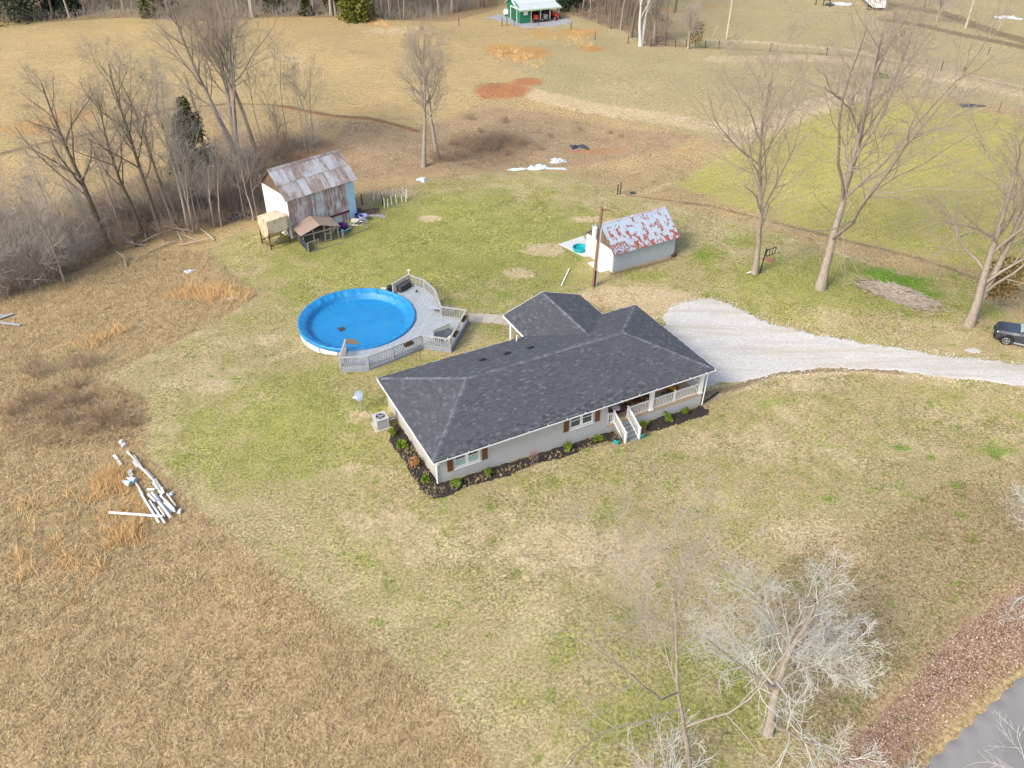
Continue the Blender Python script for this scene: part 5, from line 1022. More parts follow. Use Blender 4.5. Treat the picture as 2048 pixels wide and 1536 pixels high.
undergrowth('strip_brush','tangled brown weeds in the overgrown strip',[(0,870),(20,800),(90,775),(180,770),(290,800),(285,870),(200,890),(60,900)],1300,.40,5,'russet',.010,5)
def blades(name, label, pxpolys, n, h, w, seed, cs, lean=.5, clump=0, sig=.13):
    g0 = np.random.default_rng(seed); allp = []
    for poly_, frac in pxpolys: p, _ = scatter(poly_, int(n*frac), seed+len(allp)); allp.append(p)
    p = np.concatenate(allp); n = len(p); g = g0
    if clump:
        i = g.integers(0,n,n//clump); c = p[i]; p = (c[:,None,:]+g.normal(0,sig,(len(c),clump,2))).reshape(-1,2); n = len(p)
    z = terr(p[:,0],p[:,1]); a = g.random(n)*6.28; hh = h*g.uniform(.4,1.25,n); ww = w*g.uniform(.6,1.3,n); b = g.normal(a*0+2.2,1.1,n); ln = hh*lean*g.random(n)*1.4
    base = np.column_stack([p,z-.02]); dx = np.column_stack([np.cos(a)*ww/2,np.sin(a)*ww/2,np.zeros(n)]); tip = base+np.column_stack([np.cos(b)*ln,np.sin(b)*ln,hh])
    V = np.stack([base-dx,base+dx,tip],1).reshape(-1,3); me = mesh_np(name,V,np.arange(n*3).reshape(n,3))
    return tagset(obj(name,me,leafmat(name+'_blades',cs,.9)),label,'grass',None,'stuff')
MEAD = [(.15,.105,.05),(.29,.21,.105),(.42,.315,.17),(.55,.43,.26)]
mpoly = [(-250,1700),(-250,640),(0,600),(300,505),(410,500),(520,590),(470,622),(330,695),(205,750),(300,805),(290,905),(345,965),(420,1040),(560,1150),(760,1300),(900,1420),(1010,1560),(1010,1700)]
blades('meadow_grass','dry tan tall grass of the unmown meadow on the left',[(mpoly,1)],150000,.20,.035,11,MEAD,2.2,6)
LAWN = [(.11,.14,.025),(.20,.21,.06),(.30,.27,.11),(.42,.35,.21),(.52,.44,.30)]
lpoly = [(430,545),(520,590),(470,622),(330,695),(205,750),(300,805),(290,905),(345,965),(420,1040),(560,1150),(760,1300),(900,1420),(1010,1560),(1600,1560),(1700,1440),(1900,1250),(2100,1110),(2100,800),(1750,760),(1420,810),(1395,845),(1290,880),(880,1005),(750,870),(740,770),(1000,690),(660,745),(590,690),(590,600)]
blades('lawn_grass','short mown lawn blades around the house',[(lpoly,1)],170000,.05,.03,12,LAWN,4.5,4)
SED = [(.46,.27,.10),(.58,.37,.16),(.66,.47,.24)]
blades('sedge_grass','orange broom sedge tufts in the meadow and far field',[([(970,100),(1020,92),(1090,120),(1080,140),(1000,125)],.2),([(1140,55),(1230,95),(1180,105),(1090,80)],.14),([(330,590),(400,565),(500,585),(490,605),(400,605)],.24),([(185,960),(245,930),(255,985),(200,1000)],.16),([(215,1060),(290,1040),(290,1090),(230,1090)],.10),([(20,990),(230,990),(230,1200),(30,1200)],.14),([(150,690),(240,650),(260,660),(170,710)],.08),([(740,40),(775,42),(780,60),(745,52)],.06)],7500,.55,.035,13,SED,1.3,30,.22)
# ------------------------------------------------------------------ driveway, road, beds
def patch(name, pxpoly, res, mat, zoff=.03, wob=.35, seed=1, bumpf=None, world=None, kind='structure', sink=.12):
    """a sheet laid over the ground inside an outline, with a ragged edge that dips into the soil"""
    pts = world or [ats(*q) for q in pxpoly]; A = np.array(pts); lo, hi = A.min(0)-1, A.max(0)+1
    xs, ys = np.arange(lo[0],hi[0],res), np.arange(lo[1],hi[1],res); X, Y = np.meshgrid(xs,ys)
    d = seg_dist(X,Y,list(map(tuple,pts))+[tuple(pts[0])]); d = np.where(inside(X,Y,[tuple(p) for p in pts]),d,-d)
    g = np.random.default_rng(seed); n = sum(np.sin(X*a+Y*b+c)*w for a,b,c,w in [(1.3,.7,1,1),(-.9,1.7,2,1),(3.1,-2.3,.5,.5),(2.2,4.1,4,.5),(6.3,-5.1,1,.35),(-7.7,3.3,2,.35)])/3.2
    d = d+n*wob+g.normal(0,.25*wob,X.shape)
    Z = terr(X,Y)+np.where(d > res*1.2, zoff, np.where(d > 0, zoff*.4, -sink))
    if bumpf is not None: Z = Z+np.where(d > .15, bumpf(X,Y,g), 0)
    m = d > -res*1.0; idx = np.full(X.shape,-1); keep = m; idx[keep] = np.arange(keep.sum())
    q = np.stack([idx[:-1,:-1],idx[:-1,1:],idx[1:,1:],idx[1:,:-1]],-1).reshape(-1,4); q = q[(q >= 0).all(1)]
    me = mesh_np(name, np.stack([X[keep],Y[keep],Z[keep]],1), q, True)
    return tagset(obj(name,me,mat), kind=kind)
t = NT('crushed_stone'); P = t.coord('Object'); v = t.node('ShaderNodeTexVoronoi'); t.l.new(P,v.inputs['Vector']); v.inputs['Scale'].default_value = 11
sp_ = t.sep(v.outputs['Color'])[0]; n1 = t.noise(P,.35,4,.6); n2 = t.noise(t.mapping(P,(.10,1.3,1),(0,0,R(20))),.9,4,.65); n3 = t.noise(P,6,3,.7)
c = t.mix(sp_, (.40,.38,.345), (.53,.505,.465)); c = t.mix(t.math('MULTIPLY',t.rng(n2,.47,.62),.7), c, (.38,.335,.27)); c = t.mix(t.math('MULTIPLY',t.rng(n1,.55,.7),.5), c, (.33,.335,.335)); c = t.mix(t.math('MULTIPLY',t.rng(n3,.55,.75),.35), c, (.24,.225,.20))
t.bump(t.math('ADD',sp_,n3),.6,.03); GRAV = t.done(c,.95,.15)
dpx = [(1318,668),(1330,630),(1345,613),(1380,600),(1420,597),(1455,605),(1500,628),(1560,650),(1620,666),(1700,681),(1800,696),(1900,712),(2000,722),(2140,738),(2300,760),(2300,815),(2140,788),(2060,775),(1950,762),(1850,750),(1740,738),(1640,738),(1560,746),(1500,760),(1440,768),(1405,775),(1385,765),(1360,720)]
patch('gravel_driveway', dpx, .12, GRAV, .035, .22, 3)
g = np.random.default_rng(8); pe = [ats(*q) for q in dpx[2:24]]; st = MB(); 
for k in range(900):
    i = g.integers(0,len(pe)-1); w = g.random(); x = pe[i][0]*(1-w)+pe[i+1][0]*w+g.normal(0,.45); y = pe[i][1]*(1-w)+pe[i+1][1]*w+g.normal(0,.45); s = g.uniform(.03,.07)
    st.add([(x-s,y,hz(x,y)+.01),(x+s*.3,y-s,hz(x,y)+.01),(x+s,y+s*.6,hz(x,y)+.01),(x,y,hz(x,y)+s+.02)],[(0,1,3),(1,2,3),(2,0,3)])
tagset(obj('loose_gravel',st,GRAV),'loose pale stones strewn along the edges of the gravel drive','gravel',None,'stuff')
patch('gravel_spill',[(1925,700),(1948,692),(1960,702),(1945,706)],.1,GRAV,.02,.25,5)
t = NT('asphalt'); P = t.coord('Object'); v = t.noise(P,30,3,.8); b = t.noise(t.mapping(P,(1.4,.1,1),(0,0,R(-40))),1.0,4,.6); w_ = t.noise(P,.5,4,.6)
c = t.mix(t.rng(b,.35,.65),(.26,.235,.205),(.215,.194,.17)); c = t.mix(t.rng(v,.3,.7),c,(.235,.23,.225)); c = t.mix(t.math('MULTIPLY',t.rng(w_,.55,.7),.4),c,(.13,.127,.127)); t.bump(v,.3,.01); ASPH = t.done(c,.95,.06)
re_ = [ats(x,y) for x,y in ((1640,1720),(1838,1545),(1950,1440),(2048,1350),(2250,1180),(2420,1060))]
nn = 320; L_ = []; 
for i in range(nn+1):
    f = i/nn*(len(re_)-1); k = min(int(f),len(re_)-2); w = f-k; L_.append((re_[k][0]*(1-w)+re_[k+1][0]*w, re_[k][1]*(1-w)+re_[k+1][1]*w))
vs, fs = [], []
for i,(x,y) in enumerate(L_):
    a, b = L_[max(i-1,0)], L_[min(i+1,nn)]; dx, dy = b[0]-a[0], b[1]-a[1]; l = math.hypot(dx,dy); nx, ny = dy/l, -dx/l; j = .06*math.sin(i*.37)+.008*g.normal()
    for k,(o,z) in enumerate(((j-.1,-.10),(j,.012),(.6,.04),(2.7,.075),(4.8,.04),(5.4+j,-.10))): X_, Y_ = x+nx*o, y+ny*o; vs.append((X_,Y_,hz(X_,Y_)+z+.01))
for i in range(nn):
    for k in range(5): a = i*6+k; fs.append((a,a+1,a+7,a+6))
tagset(obj('road',MB().add(vs,fs).mesh('road',True),ASPH),kind='structure')
gm = leafmat('fallen_leaves',[(.12,.07,.048),(.23,.135,.085),(.33,.20,.135),(.42,.29,.21),(.52,.43,.36)],.8)
def litter_cloud(name,label,pxpoly,n,size,seed,mat):
    p, g = scatter(pxpoly,n,seed); n = len(p); z = terr(p[:,0],p[:,1])+.015+g.random(n)*.03; a = g.random(n)*6.28; s = size*g.uniform(.5,1.3,n)
    ti = g.normal(0,.35,(n,2)); ca, sa_ = np.cos(a)*s, np.sin(a)*s
    V = np.stack([np.column_stack([p[:,0]+ca,p[:,1]+sa_,z+ti[:,0]*s]),np.column_stack([p[:,0]-sa_*.5,p[:,1]+ca*.5,z+ti[:,1]*s]),np.column_stack([p[:,0]-ca,p[:,1]-sa_,z-ti[:,0]*s]),np.column_stack([p[:,0]+sa_*.5,p[:,1]-ca*.5,z-ti[:,1]*s])],1).reshape(-1,3)
    return tagset(obj(name,mesh_np(name,V,np.arange(n*4).reshape(n,4)),mat),label,'leaves',None,'stuff')
litter_cloud('leaf_litter','red brown fallen leaves drifted along the road verge',[(1600,1600),(1690,1500),(1790,1400),(1905,1270),(2060,1160),(2150,1110),(2150,1230),(2048,1325),(1900,1445),(1800,1560)],15000,.05,21,gm)
litter_cloud('scattered_leaves','thin scatter of brown leaves on the lawn by the road',[(1500,1180),(1620,1080),(1760,1040),(1900,960),(2100,900),(2100,1100),(1900,1270),(1700,1470),(1600,1500)],9000,.055,22,leafmat('brown_leaves',[(.09,.055,.03),(.17,.10,.055),(.27,.18,.10)],.8))
# mulch beds, in house coordinates
MUL = pm('dark_mulch',(.050,.040,.034),(.022,.018,.016),9,.95,.9,.05,contrast=(.35,.6))
mb_ = lambda X,Y,g: g.normal(0,.03,X.shape)
bed1 = [(.35,.4),(.35,7.0),(-.45,6.6),(-.78,5.5),(-.74,3.5),(-.72,1.6),(-.75,.1),(-.35,-.65),(.4,-.85),(1.6,-.7),(4,-.72),(6.5,-.6),(9,-.62),(11.4,-.5),(13.0,-.55),(13.05,.42)]
bed2 = [(14.15,.42),(14.2,-.65),(15.2,-.75),(17,-.72),(19,-.75),(20.2,-.75),(20.6,-.3),(20.35,.42)]
b1 = patch('mulch_bed',None,.07,MUL,.05,.16,31,mb_,[tuple(hw(u,v).xy) for u,v in bed1]); patch('mulch_bed',None,.07,MUL,.05,.16,32,mb_,[tuple(hw(u,v).xy) for u,v in bed2])
SHR = [(788,864,'box shrub nearest the air conditioner'),(805,890,'second box shrub along the left end wall of the house'),(849,958,'box shrub at the left front corner of the house'),(913,966,'box shrub under the left window'),(976,945,'box shrub just right of the left window'),(1136,895,'box shrub under the right hand window'),(1194,877,'box shrub left of the porch steps'),(1285,852,'box shrub tucked right of the porch steps'),(1333,835,'box shrub midway along the porch wall'),(1369,821,'box shrub at the right end of the porch wall')]
for i,(x,y,lb) in enumerate(SHR):
    b = at(x,y+6); b.z = hz(b.x,b.y)+.05; o = thing('box_shrub',lb,'shrub',b,0,'box shrubs in the mulch beds')
    gr = [.28,.32,.27,.28,.27,.26,.26,.26,.28,.27][i]
    C0 = np.random.default_rng(200+i).normal(0,.45,(9,3))
    def pts(g,n,gr=gr,C0=C0):
        v = g.normal(size=(n,3)); v /= np.linalg.norm(v,axis=1,keepdims=True); k = g.integers(0,9,n); return C0[k]*gr*.9*np.array([1,1,.6])+v*gr*.55*(g.random(n)**.5)[:,None]+np.array([0,0,gr*.95])
    V,F = leaf_cloud(620,pts,.075,300+i); obj('leaves',mesh_np('leaves',V,F),SHRUB,o)
    m = MB(); [m.cyl((0,0,-.05),(.2*math.cos(a),.2*math.sin(a),gr*1.1),.012,n=4) for a in (0,2.1,4.2)]; obj('stems',m,BK['dark'],o)
b = at(829,932); o = thing('dead_shrub','round orange brown dead shrub along the left end wall','shrub',b); V,F = leaf_cloud(600,lambda g,n: (lambda v: v/np.linalg.norm(v,axis=1,keepdims=True)*.36*(g.random(n)**.4)[:,None]+np.array([0,0,.33]))(g.normal(size=(n,3))),.07,77); obj('leaves',mesh_np('leaves',V,F),DEADL,o); obj('stems',MB().cyl((0,0,-.05),(0,0,.4),.02,n=5),BK['dark'],o)
b = at(1061,928); o = thing('sapling','small bare reddish sapling against the front wall','sapling',b); a,c = tree_mesh('slim',1.5,.022,55,(0,0),1,False,.55); rb_ = bark('reddish_bark',(.36,.22,.19),(.26,.15,.13)); obj('trunk',a,rb_,o); obj('crown',c,rb_,o)
def sprigs(n,u0,u1,v0,v1,seed):
    g = np.random.default_rng(seed); out = MB()
    for _ in range(n):
        u, v = g.uniform(u0,u1), g.uniform(v0,v1); p = hw(u,v); p.z = hz(p.x,p.y)+.04
        for k in range(6): a = g.random()*6.28; r = .22*g.random(); d = Vector((math.cos(a)*r,math.sin(a)*r,.10+.14*g.random())); s = Vector((-math.sin(a)*.02,math.cos(a)*.02,0)); out.add([p-s,p+s,p+d],[(0,1,2)])
    return out
m = sprigs(120,-.8,.35,-.7,4.5,1); m2 = sprigs(130,.4,12,-.65,-.1,2); m.add(m2.v,m2.f); tagset(obj('dry_weeds',m,leafmat('dry_weeds_blades',[(.20,.15,.08),(.33,.26,.15),(.42,.34,.20)],.9)),'dry tan weeds sprouting through the mulch bed','weeds',None,'stuff')
# pots beside the steps
for x,y,r,lb in [(1233,886,.19,'turquoise pot with dead twigs left of the porch steps'),(1281.5,873,.21,'turquoise pot with a round brown dead plant right of the porch steps')]:
    b = at(x,y); o = tub('flower_pot',lb,'flower pot',x,y,r,.36,pm('turquoise_glaze',(.02,.33,.33),(.015,.27,.28),3,.35,.05),0,.03,1.2); o['group'] = 'turquoise pots by the steps'
    obj('soil',MB().cyl((0,0,.05),(0,0,.30),r*1.05,n=14),SOIL,o); big_ = r > .2
    g = np.random.default_rng(int(x)); m = MB()
    for k in range(110 if big_ else 50): a, e = g.random()*6.28, g.uniform(.1,1.4); l = .48*g.uniform(.6,1.1); m.cyl((0,0,.3),(math.cos(a)*math.cos(e)*l,math.sin(a)*math.cos(e)*l,.3+math.sin(e)*l),.009,n=3)
    tagset(obj('dead_stems',m,pm('dead_stem',(.20,.12,.075),(.13,.075,.045),9,.9,.1),o),kind='stuff')
# ------------------------------------------------------------------ porch furniture (porch boards are at FLZ in house coordinates)
DWOOD = pm('dark_stained_wood',(.11,.055,.03),(.07,.035,.02),5,.6,.2,.005,(1,1,.3)); YEL = pm('mustard_cushion',(.58,.33,.02),(.48,.26,.015),6,.9,.2); THR = pm('pale_pink_throw',(.58,.47,.52),(.66,.60,.62),7,.95,.3,.02)
def lounge_chair(name,label,u,v,rz,cushion=None,cat_='chair'):
    o = thing(name,label,cat_,hw(u,v,FLZ),TH+rz)
    for k in range(4): obj('seat_slat',MB().box((0,-.19+.13*k,.40+.02*(1.5-k)),(.54,.115,.025)),DWOOD,o)
    for k in range(5): obj('back_slat',MB().beam((-.22+.11*k,.27,.36),(-.26+.13*k,.55,1.02-.04*abs(k-2)),.085,.025,(0,-1,.3)),DWOOD,o)
    for s in (-1,1):
        obj('arm',MB().box((s*.33,-.03,.60),(.12,.68,.03)),DWOOD,o); obj('front_leg',MB().box((s*.29,-.28,.29),(.05,.09,.58)),DWOOD,o); obj('rear_leg',MB().beam((s*.29,-.1,.42),(s*.29,.6,.03),.05,.09),DWOOD,o)
    if cushion:
        obj('seat_cushion',MB().sphere((0,-.0,.50),.32,(.95,.95,.28),10,6),cushion,o); obj('back_cushion',MB().slab([(-.28,.24,.52),(.28,.24,.52),(.28,.46,1.02),(-.28,.46,1.02)],.09),cushion,o)
    return o
lounge_chair('porch_chair','wooden porch chair with mustard yellow cushions near the right column',18.3,1.25,R(25),YEL)
lounge_chair('porch_chair','dark wooden slatted chair just left of the middle porch column',15.55,1.35,R(-15)); lounge_chair('porch_chair','low dark wooden chair turned sideways beside the throw covered seat',14.55,1.2,R(65))
o = thing('side_table','small dark wooden table between the porch column and slatted chair','table',hw(16.2,1.5,FLZ),TH)
for k in range(4): obj('table_board',MB().box((-.21+.14*k,0,.50),(.13,.5,.025)),DWOOD,o)
for x in (-.22,.22):
    for y in (-.2,.2): obj('leg',MB().box((x,y,.24),(.045,.045,.48)),DWOOD,o)
o = thing('throw_seat','round porch seat draped with a pale pink throw','seat',hw(13.75,1.35,FLZ),TH); obj('base',MB().cyl((0,0,0),(0,0,.38),.26,.3,12),BLK,o); obj('throw',MB().sphere((0,0,.42),.34,(1,1,.4),12,6,.15).sphere((0,.28,.72),.3,(1,.35,1),10,6,.15),THR,o)
# ------------------------------------------------------------------ beside the house
b = at(763,853); ac = thing('air_conditioner','grey outdoor air conditioner on a pad by the left end wall','air conditioner',b,TH)
AG = pm('ac_grey',(.40,.41,.41),(.35,.36,.36),3,.5,.05); ACD = pm('ac_dark',(.03,.032,.035),(.05,.05,.05),9,.6,.1)
obj('pad',MB().box((0,0,.0),(1.05,1.05,.2)),CONC,ac); obj('core',MB().box((0,0,.47),(.74,.74,.72)),ACD,ac)
for i in range(4):
    a = i*math.pi/2
    for k in range(8): obj('louvre',MB().box((.385*math.cos(a),.385*math.sin(a),.17+k*.082),(.03,.74,.05),rz=a),AG,ac)
    obj('corner_post',MB().box((.39*math.cos(a+.785)*1.32,.39*math.sin(a+.785)*1.32,.47),(.09,.09,.76),rz=a),AG,ac)
n = 24; top = MB(); vs = []
for r_i in range(2):
    for i in range(n): a = 6.2832*i/n; r = .30 if r_i == 0 else .43/max(abs(math.cos(a)),abs(math.sin(a))); vs.append((r*math.cos(a),r*math.sin(a),.87))
vs += [(x,y,.82) for x,y,_ in vs]; fs = []
for i in range(n): j = (i+1)%n; fs += [(i,n+i,n+j,j),(2*n+i,2*n+j,3*n+j,3*n+i),(n+i,3*n+i,3*n+j,n+j),(i,j,2*n+j,2*n+i)]
obj('top_panel',top.add(vs,fs),AG,ac); fm = MB(); 
for k in range(4): a = k*1.57; fm.add([(0,0,.84),(.26*math.cos(a),.26*math.sin(a),.835),(.26*math.cos(a+.8),.26*math.sin(a+.8),.85)],[(0,1,2)])
obj('fan_blades',fm.cyl((0,0,.83),(0,0,.88),.08,n=10),AG,ac)
for k in range(5): obj('guard_ring',MB().tube([((.07+.055*k)*math.cos(a),(.07+.055*k)*math.sin(a),.885) for a in np.linspace(0,6.2832,17)],.006,3,False),ACD,ac)
obj('pipe',MB().tube([(.4,.1,.35),(.65,.1,.3),(.95,.0,.35)],.035,6).sphere((.48,.0,.5),.08),WHITE,ac)
b = at(723,821); ds = thing('satellite_dish','grey blue satellite dish on a thin pole left of the house','satellite dish',b)
obj('pole',MB().cyl((0,0,-.1),(0,0,1.25),.035,n=8),pm('galvanised_pole',(.4,.41,.42),rough=.5,metal=.4),ds)
n = 18; vs = [(0,0,0)]; fs = []
for k in range(1,4):
    for i in range(n): a = 6.2832*i/n; r = .33*k/3; vs.append((r*math.cos(a),r*1.12*math.sin(a),.06*(k/3)**2))
for i in range(n): fs.append((0,1+i,1+(i+1)%n))
for k in range(2):
    for i in range(n): a, b_ = 1+k*n+i, 1+k*n+(i+1)%n; fs.append((a,a+n,b_+n,b_))
d_ = obj('dish',MB().add(vs,fs),pm('dish_grey',(.20,.25,.32),(.17,.22,.28),3,.4,.05),ds,(-.02,-.05,1.3),(R(62),0,R(-28))); obj('arm',MB().cyl((0,-.33,.06),(0,-.10,.52),.018,n=5),WHITE,d_); obj('receiver',MB().box((0,-.10,.54),(.12,.08,.10)),WHITE,d_)
obj('junction_box',MB().box((-.28,-.05,1.15),(.22,.1,.12)),WHITE,ds)
a, c = hw(20.5,.35), hw(22.4,.95); a.z, c.z = hz(a.x,a.y)+.22, hz(c.x,c.y)+.07; tagset(obj('drain_pipe',MB().cyl(a,c,.065,n=8),BLK),'black corrugated drain pipe lying from the right front corner of the house','pipe')
# ------------------------------------------------------------------ black sign frame, brush pile, litter
b = at(1513,548); sgn = thing('sign_frame','black metal post with an open hanging frame by the slender tree','sign frame',b)
q = at(1519,547)-b; e = at(1531,497,hz(b.x,b.y)+2.1)-b
obj('post',MB().tube([(q.x,q.y,-.2),(q.x+.25,q.y+.2,2.35)],.055,8),BLK,sgn)
x0 = q.x+.35; fr = [(x0,q.y+.25,1.55),(x0+.78,q.y+.45,1.75),(x0+.78,q.y+.45,2.35),(x0,q.y+.25,2.15)]
for i in range(4): obj('frame_bar',MB().cyl(fr[i],fr[(i+1)%4],.04,n=6),BLK,sgn)
for w in (.33,.66): obj('frame_bar',MB().cyl(Vector(fr[0]).lerp(Vector(fr[1]),w),Vector(fr[3]).lerp(Vector(fr[2]),w),.03,n=6),BLK,sgn)
obj('hanger',MB().cyl((q.x+.25,q.y+.2,2.3),fr[3],.03,n=6),BLK,sgn)
b = at(1538,520); tagset(obj('red_disc',MB().cyl((0,0,.0),(0,0,.05),.42,n=18),pm('faded_red',(.33,.12,.08),(.28,.11,.08),4,.8,.1),None,b),'faded red disc lying in the grass below the black frame','disc')
a,c = at(1494,547), at(1508,543); a.z += .05; c.z += .05; tagset(obj('white_board',MB().beam(a,c,.16,.03),WHITE),'short white board at the foot of the slender tree','board')
b = at(1645,576); tagset(obj('white_bag',MB().sphere((0,0,.15),.22,(1,.8,.7),9,6,.4),pm('white_plastic',(.66,.67,.66),(.55,.56,.56),5,.5,.2),None,b),'small white bag at the foot of the tallest drive tree','bag')
g = np.random.default_rng(33); c0 = at(1798,592); n = 1500; ax = np.array(at(1868,612).xy)-np.array(at(1728,565).xy); ax /= np.linalg.norm(ax); bx_ = np.array([-ax[1],ax[0]])
tt, ss = g.normal(0,1.0,n), g.normal(0,.5,n); okk = (np.abs(tt)<2.2); hh = np.clip(.75*np.exp(-(tt/1.7)**2-(ss/.7)**2),0,1)*g.random(n)
C = np.array(c0.xy)+tt[:,None]*1.25*ax+ss[:,None]*1.1*bx_; th_ = math.atan2(ax[1],ax[0])+g.normal(0,.55,n); l = g.uniform(.4,1.5,n); zz = terr(C[:,0],C[:,1])+.04+hh
d3 = np.stack([np.cos(th_)*l/2,np.sin(th_)*l/2,g.normal(0,.10,n)*l],1); C3 = np.column_stack([C,zz]); Pp = np.stack([C3-d3,C3+g.normal(0,.05,(n,3)),C3+d3],1)
bp = thing('brush_pile','long heap of cut grey brown branches behind the gravel drive','brush pile',(c0.x,c0.y,0)); Pp = Pp-np.array([c0.x,c0.y,0])
V,F = tubes(Pp,np.repeat(g.uniform(.014,.035,n)[:,None],3,1),4); h_ = n//2*12*1; tagset(obj('branches',mesh_np('branches',V,F),BK['pale'],bp),kind='stuff')
a,c = at(1715,565), at(1790,605)
g = np.random.default_rng(34); n = 700; s_ = g.random(n)**1; Cc = np.array(at(1720,568).xy)+(np.array(at(1860,612).xy)-np.array(at(1720,568).xy))*s_[:,None]+g.normal(0,.55,(n,2)); th_ = g.random(n)*6.28; l = g.uniform(.3,1.0,n); d3 = np.stack([np.cos(th_)*l/2,np.sin(th_)*l/2,g.normal(0,.05,n)],1); C3 = np.column_stack([Cc,terr(Cc[:,0],Cc[:,1])+.05])-np.array([c0.x,c0.y,0]); V,F = tubes(np.stack([C3-d3,C3+d3],1),np.full((n,2),.014),3); tagset(obj('twigs',mesh_np('twigs',V,F),BK['brush'],bp),kind='stuff')
# fallen branches along the creek
g = np.random.default_rng(44)
for i in range(26):
    x, y = g.uniform(225,430), 0; y = 490-(x-225)*.16+g.normal(0,14); a = at(x,y); th_ = g.random()*3.14; l = g.uniform(1.2,3.6); e = Vector((math.cos(th_)*l,math.sin(th_)*l,g.uniform(.0,.9)))
    tagset(obj('fallen_branch',MB().tube([(0,0,.08),e*.5+Vector((g.normal(0,.15),g.normal(0,.15),.15)),e+Vector((0,0,.1))],[.075,.06,.025],5),BK['pale'],None,a),'pale fallen branch lying at the foot of the creek trees','branch','fallen branches at the creek')
# ------------------------------------------------------------------ white scrap heap in the meadow
VWH = pm('white_vinyl_scrap',(.66,.66,.65),(.48,.49,.48),4,.5,.1,rand=.06); VBL = pm('pale_blue_scrap',(.42,.52,.56),(.36,.47,.52),4,.6,.1); VDK = pm('soiled_white_scrap',(.50,.47,.42),(.60,.57,.52),5,.7,.2)
def strip(x0,y0,x1,y1,w,z,label,group=None,mat=VWH,nm='siding_strip'):
    a, b = at(180+x0/7.3125,860+y0/7.3125), at(180+x1/7.3125,860+y1/7.3125); a.z += z; b.z += z
    w *= .68; mb = MB(); d = (b-a).normalized(); s = Vector((-d.y,d.x,0))*w/2; up = Vector((0,0,.05))
    mb.beam(a,b,w,.03); mb.beam(a+s+up*.5,b+s+up*.5,.02,.07); o = obj(nm,mb,mat); return tagset(o,label,'siding strip',group)
strip(300,1272,1080,1330,.17,.35,'longest white strip lying crosswise over the front of the scrap heap')
lb = 'white siding strip lying lengthwise in the scrap heap on the meadow'
for k,(x0,y0,x1,y1,w,z,mt) in enumerate([(760,980,1020,1395,.16,.22,VWH),(780,1010,960,1280,.14,.12,VBL),(870,1060,1100,1390,.16,.16,VWH),(930,1100,1040,1290,.14,.10,VDK),(910,960,1190,1330,.18,.26,VWH),(960,970,1170,1270,.14,.18,VWH),(1040,1010,1250,1220,.13,.30,VWH),(1080,1090,1250,1230,.14,.18,VWH),(1090,1080,1190,1230,.18,.08,VBL),(1130,960,1260,1140,.12,.15,VDK),(860,990,970,1100,.15,.30,VWH),(850,930,960,930,.15,.32,VWH),(925,790,1060,980,.15,.15,VWH),(950,740,1080,920,.15,.12,VDK),(640,480,690,560,.16,.1,VWH),(640,390,760,560,.12,.1,VDK),(800,600,870,700,.12,.08,VDK),(820,590,930,720,.10,.08,VDK),(560,610,620,690,.3,.08,VDK),(720,890,790,1000,.12,.1,VWH),(1000,1140,1100,1290,.13,.12,VDK),(540,330,570,380,.12,.06,VWH),(1060,900,1090,980,.2,.3,VWH)]): strip(x0,y0,x1,y1,w,z,{'white_vinyl_scrap':'clean white','soiled_white_scrap':'soiled','pale_blue_scrap':'pale blue'}[mt.name]+' siding strip lying lengthwise in the scrap heap on the meadow','strips of the scrap heap',mt)
for x0,y0,x1,y1,lb2 in ((545,330,1080,930,'longest thin soiled pole running down the scrap heap'),(640,480,900,720,'thin soiled pole on the left of the upper scrap heap'),(790,590,1060,900,'thin soiled pole on the right of the upper scrap heap'),(600,680,790,980,'thin soiled pole beside the pale blue cones')): strip(x0,y0,x1,y1,.10,.12,lb2,None,VDK)
strip(350,390,410,455,.22,.12,'upper of two short white strips left of the scrap heap'); strip(410,470,460,535,.22,.12,'lower of two short white strips left of the scrap heap'); strip(260,1425,315,1390,.16,.06,'tiny white strip below the left end of the longest strip')
for x,y,lb in ((610,760,'brighter pale blue cone tipped over beside the scrap heap'),(540,805,'duller pale blue cone left of the brighter one')):
    b = at(180+x/7.3125,860+y/7.3125); tagset(obj('marker_cone',MB().tube([(-.3,.15,.22),(.05,0,.2),(.30,-.1,.16)],[.03,.17,.24],10),VBL,None,b),lb,'cone')
for x,y,lb in ((460,200,'small white box at the top left of the scrap heap'),(497,245,'small white box just below the top one of the scrap heap'),(1315,1220,'small white box right of the scrap heap'),(600,640,'soiled flat white box above the blue cones'),(1190,970,'pale blue flat box on the right of the scrap heap')):
    b = at(180+x/7.3125,860+y/7.3125); tagset(obj('scrap_box',MB().box((0,0,.12),(.24,.18,.14),rnd.random()*3).box((.05,.05,.25),(.14,.12,.04),1),VBL if 'blue' in lb else VWH,None,b),lb,'box')
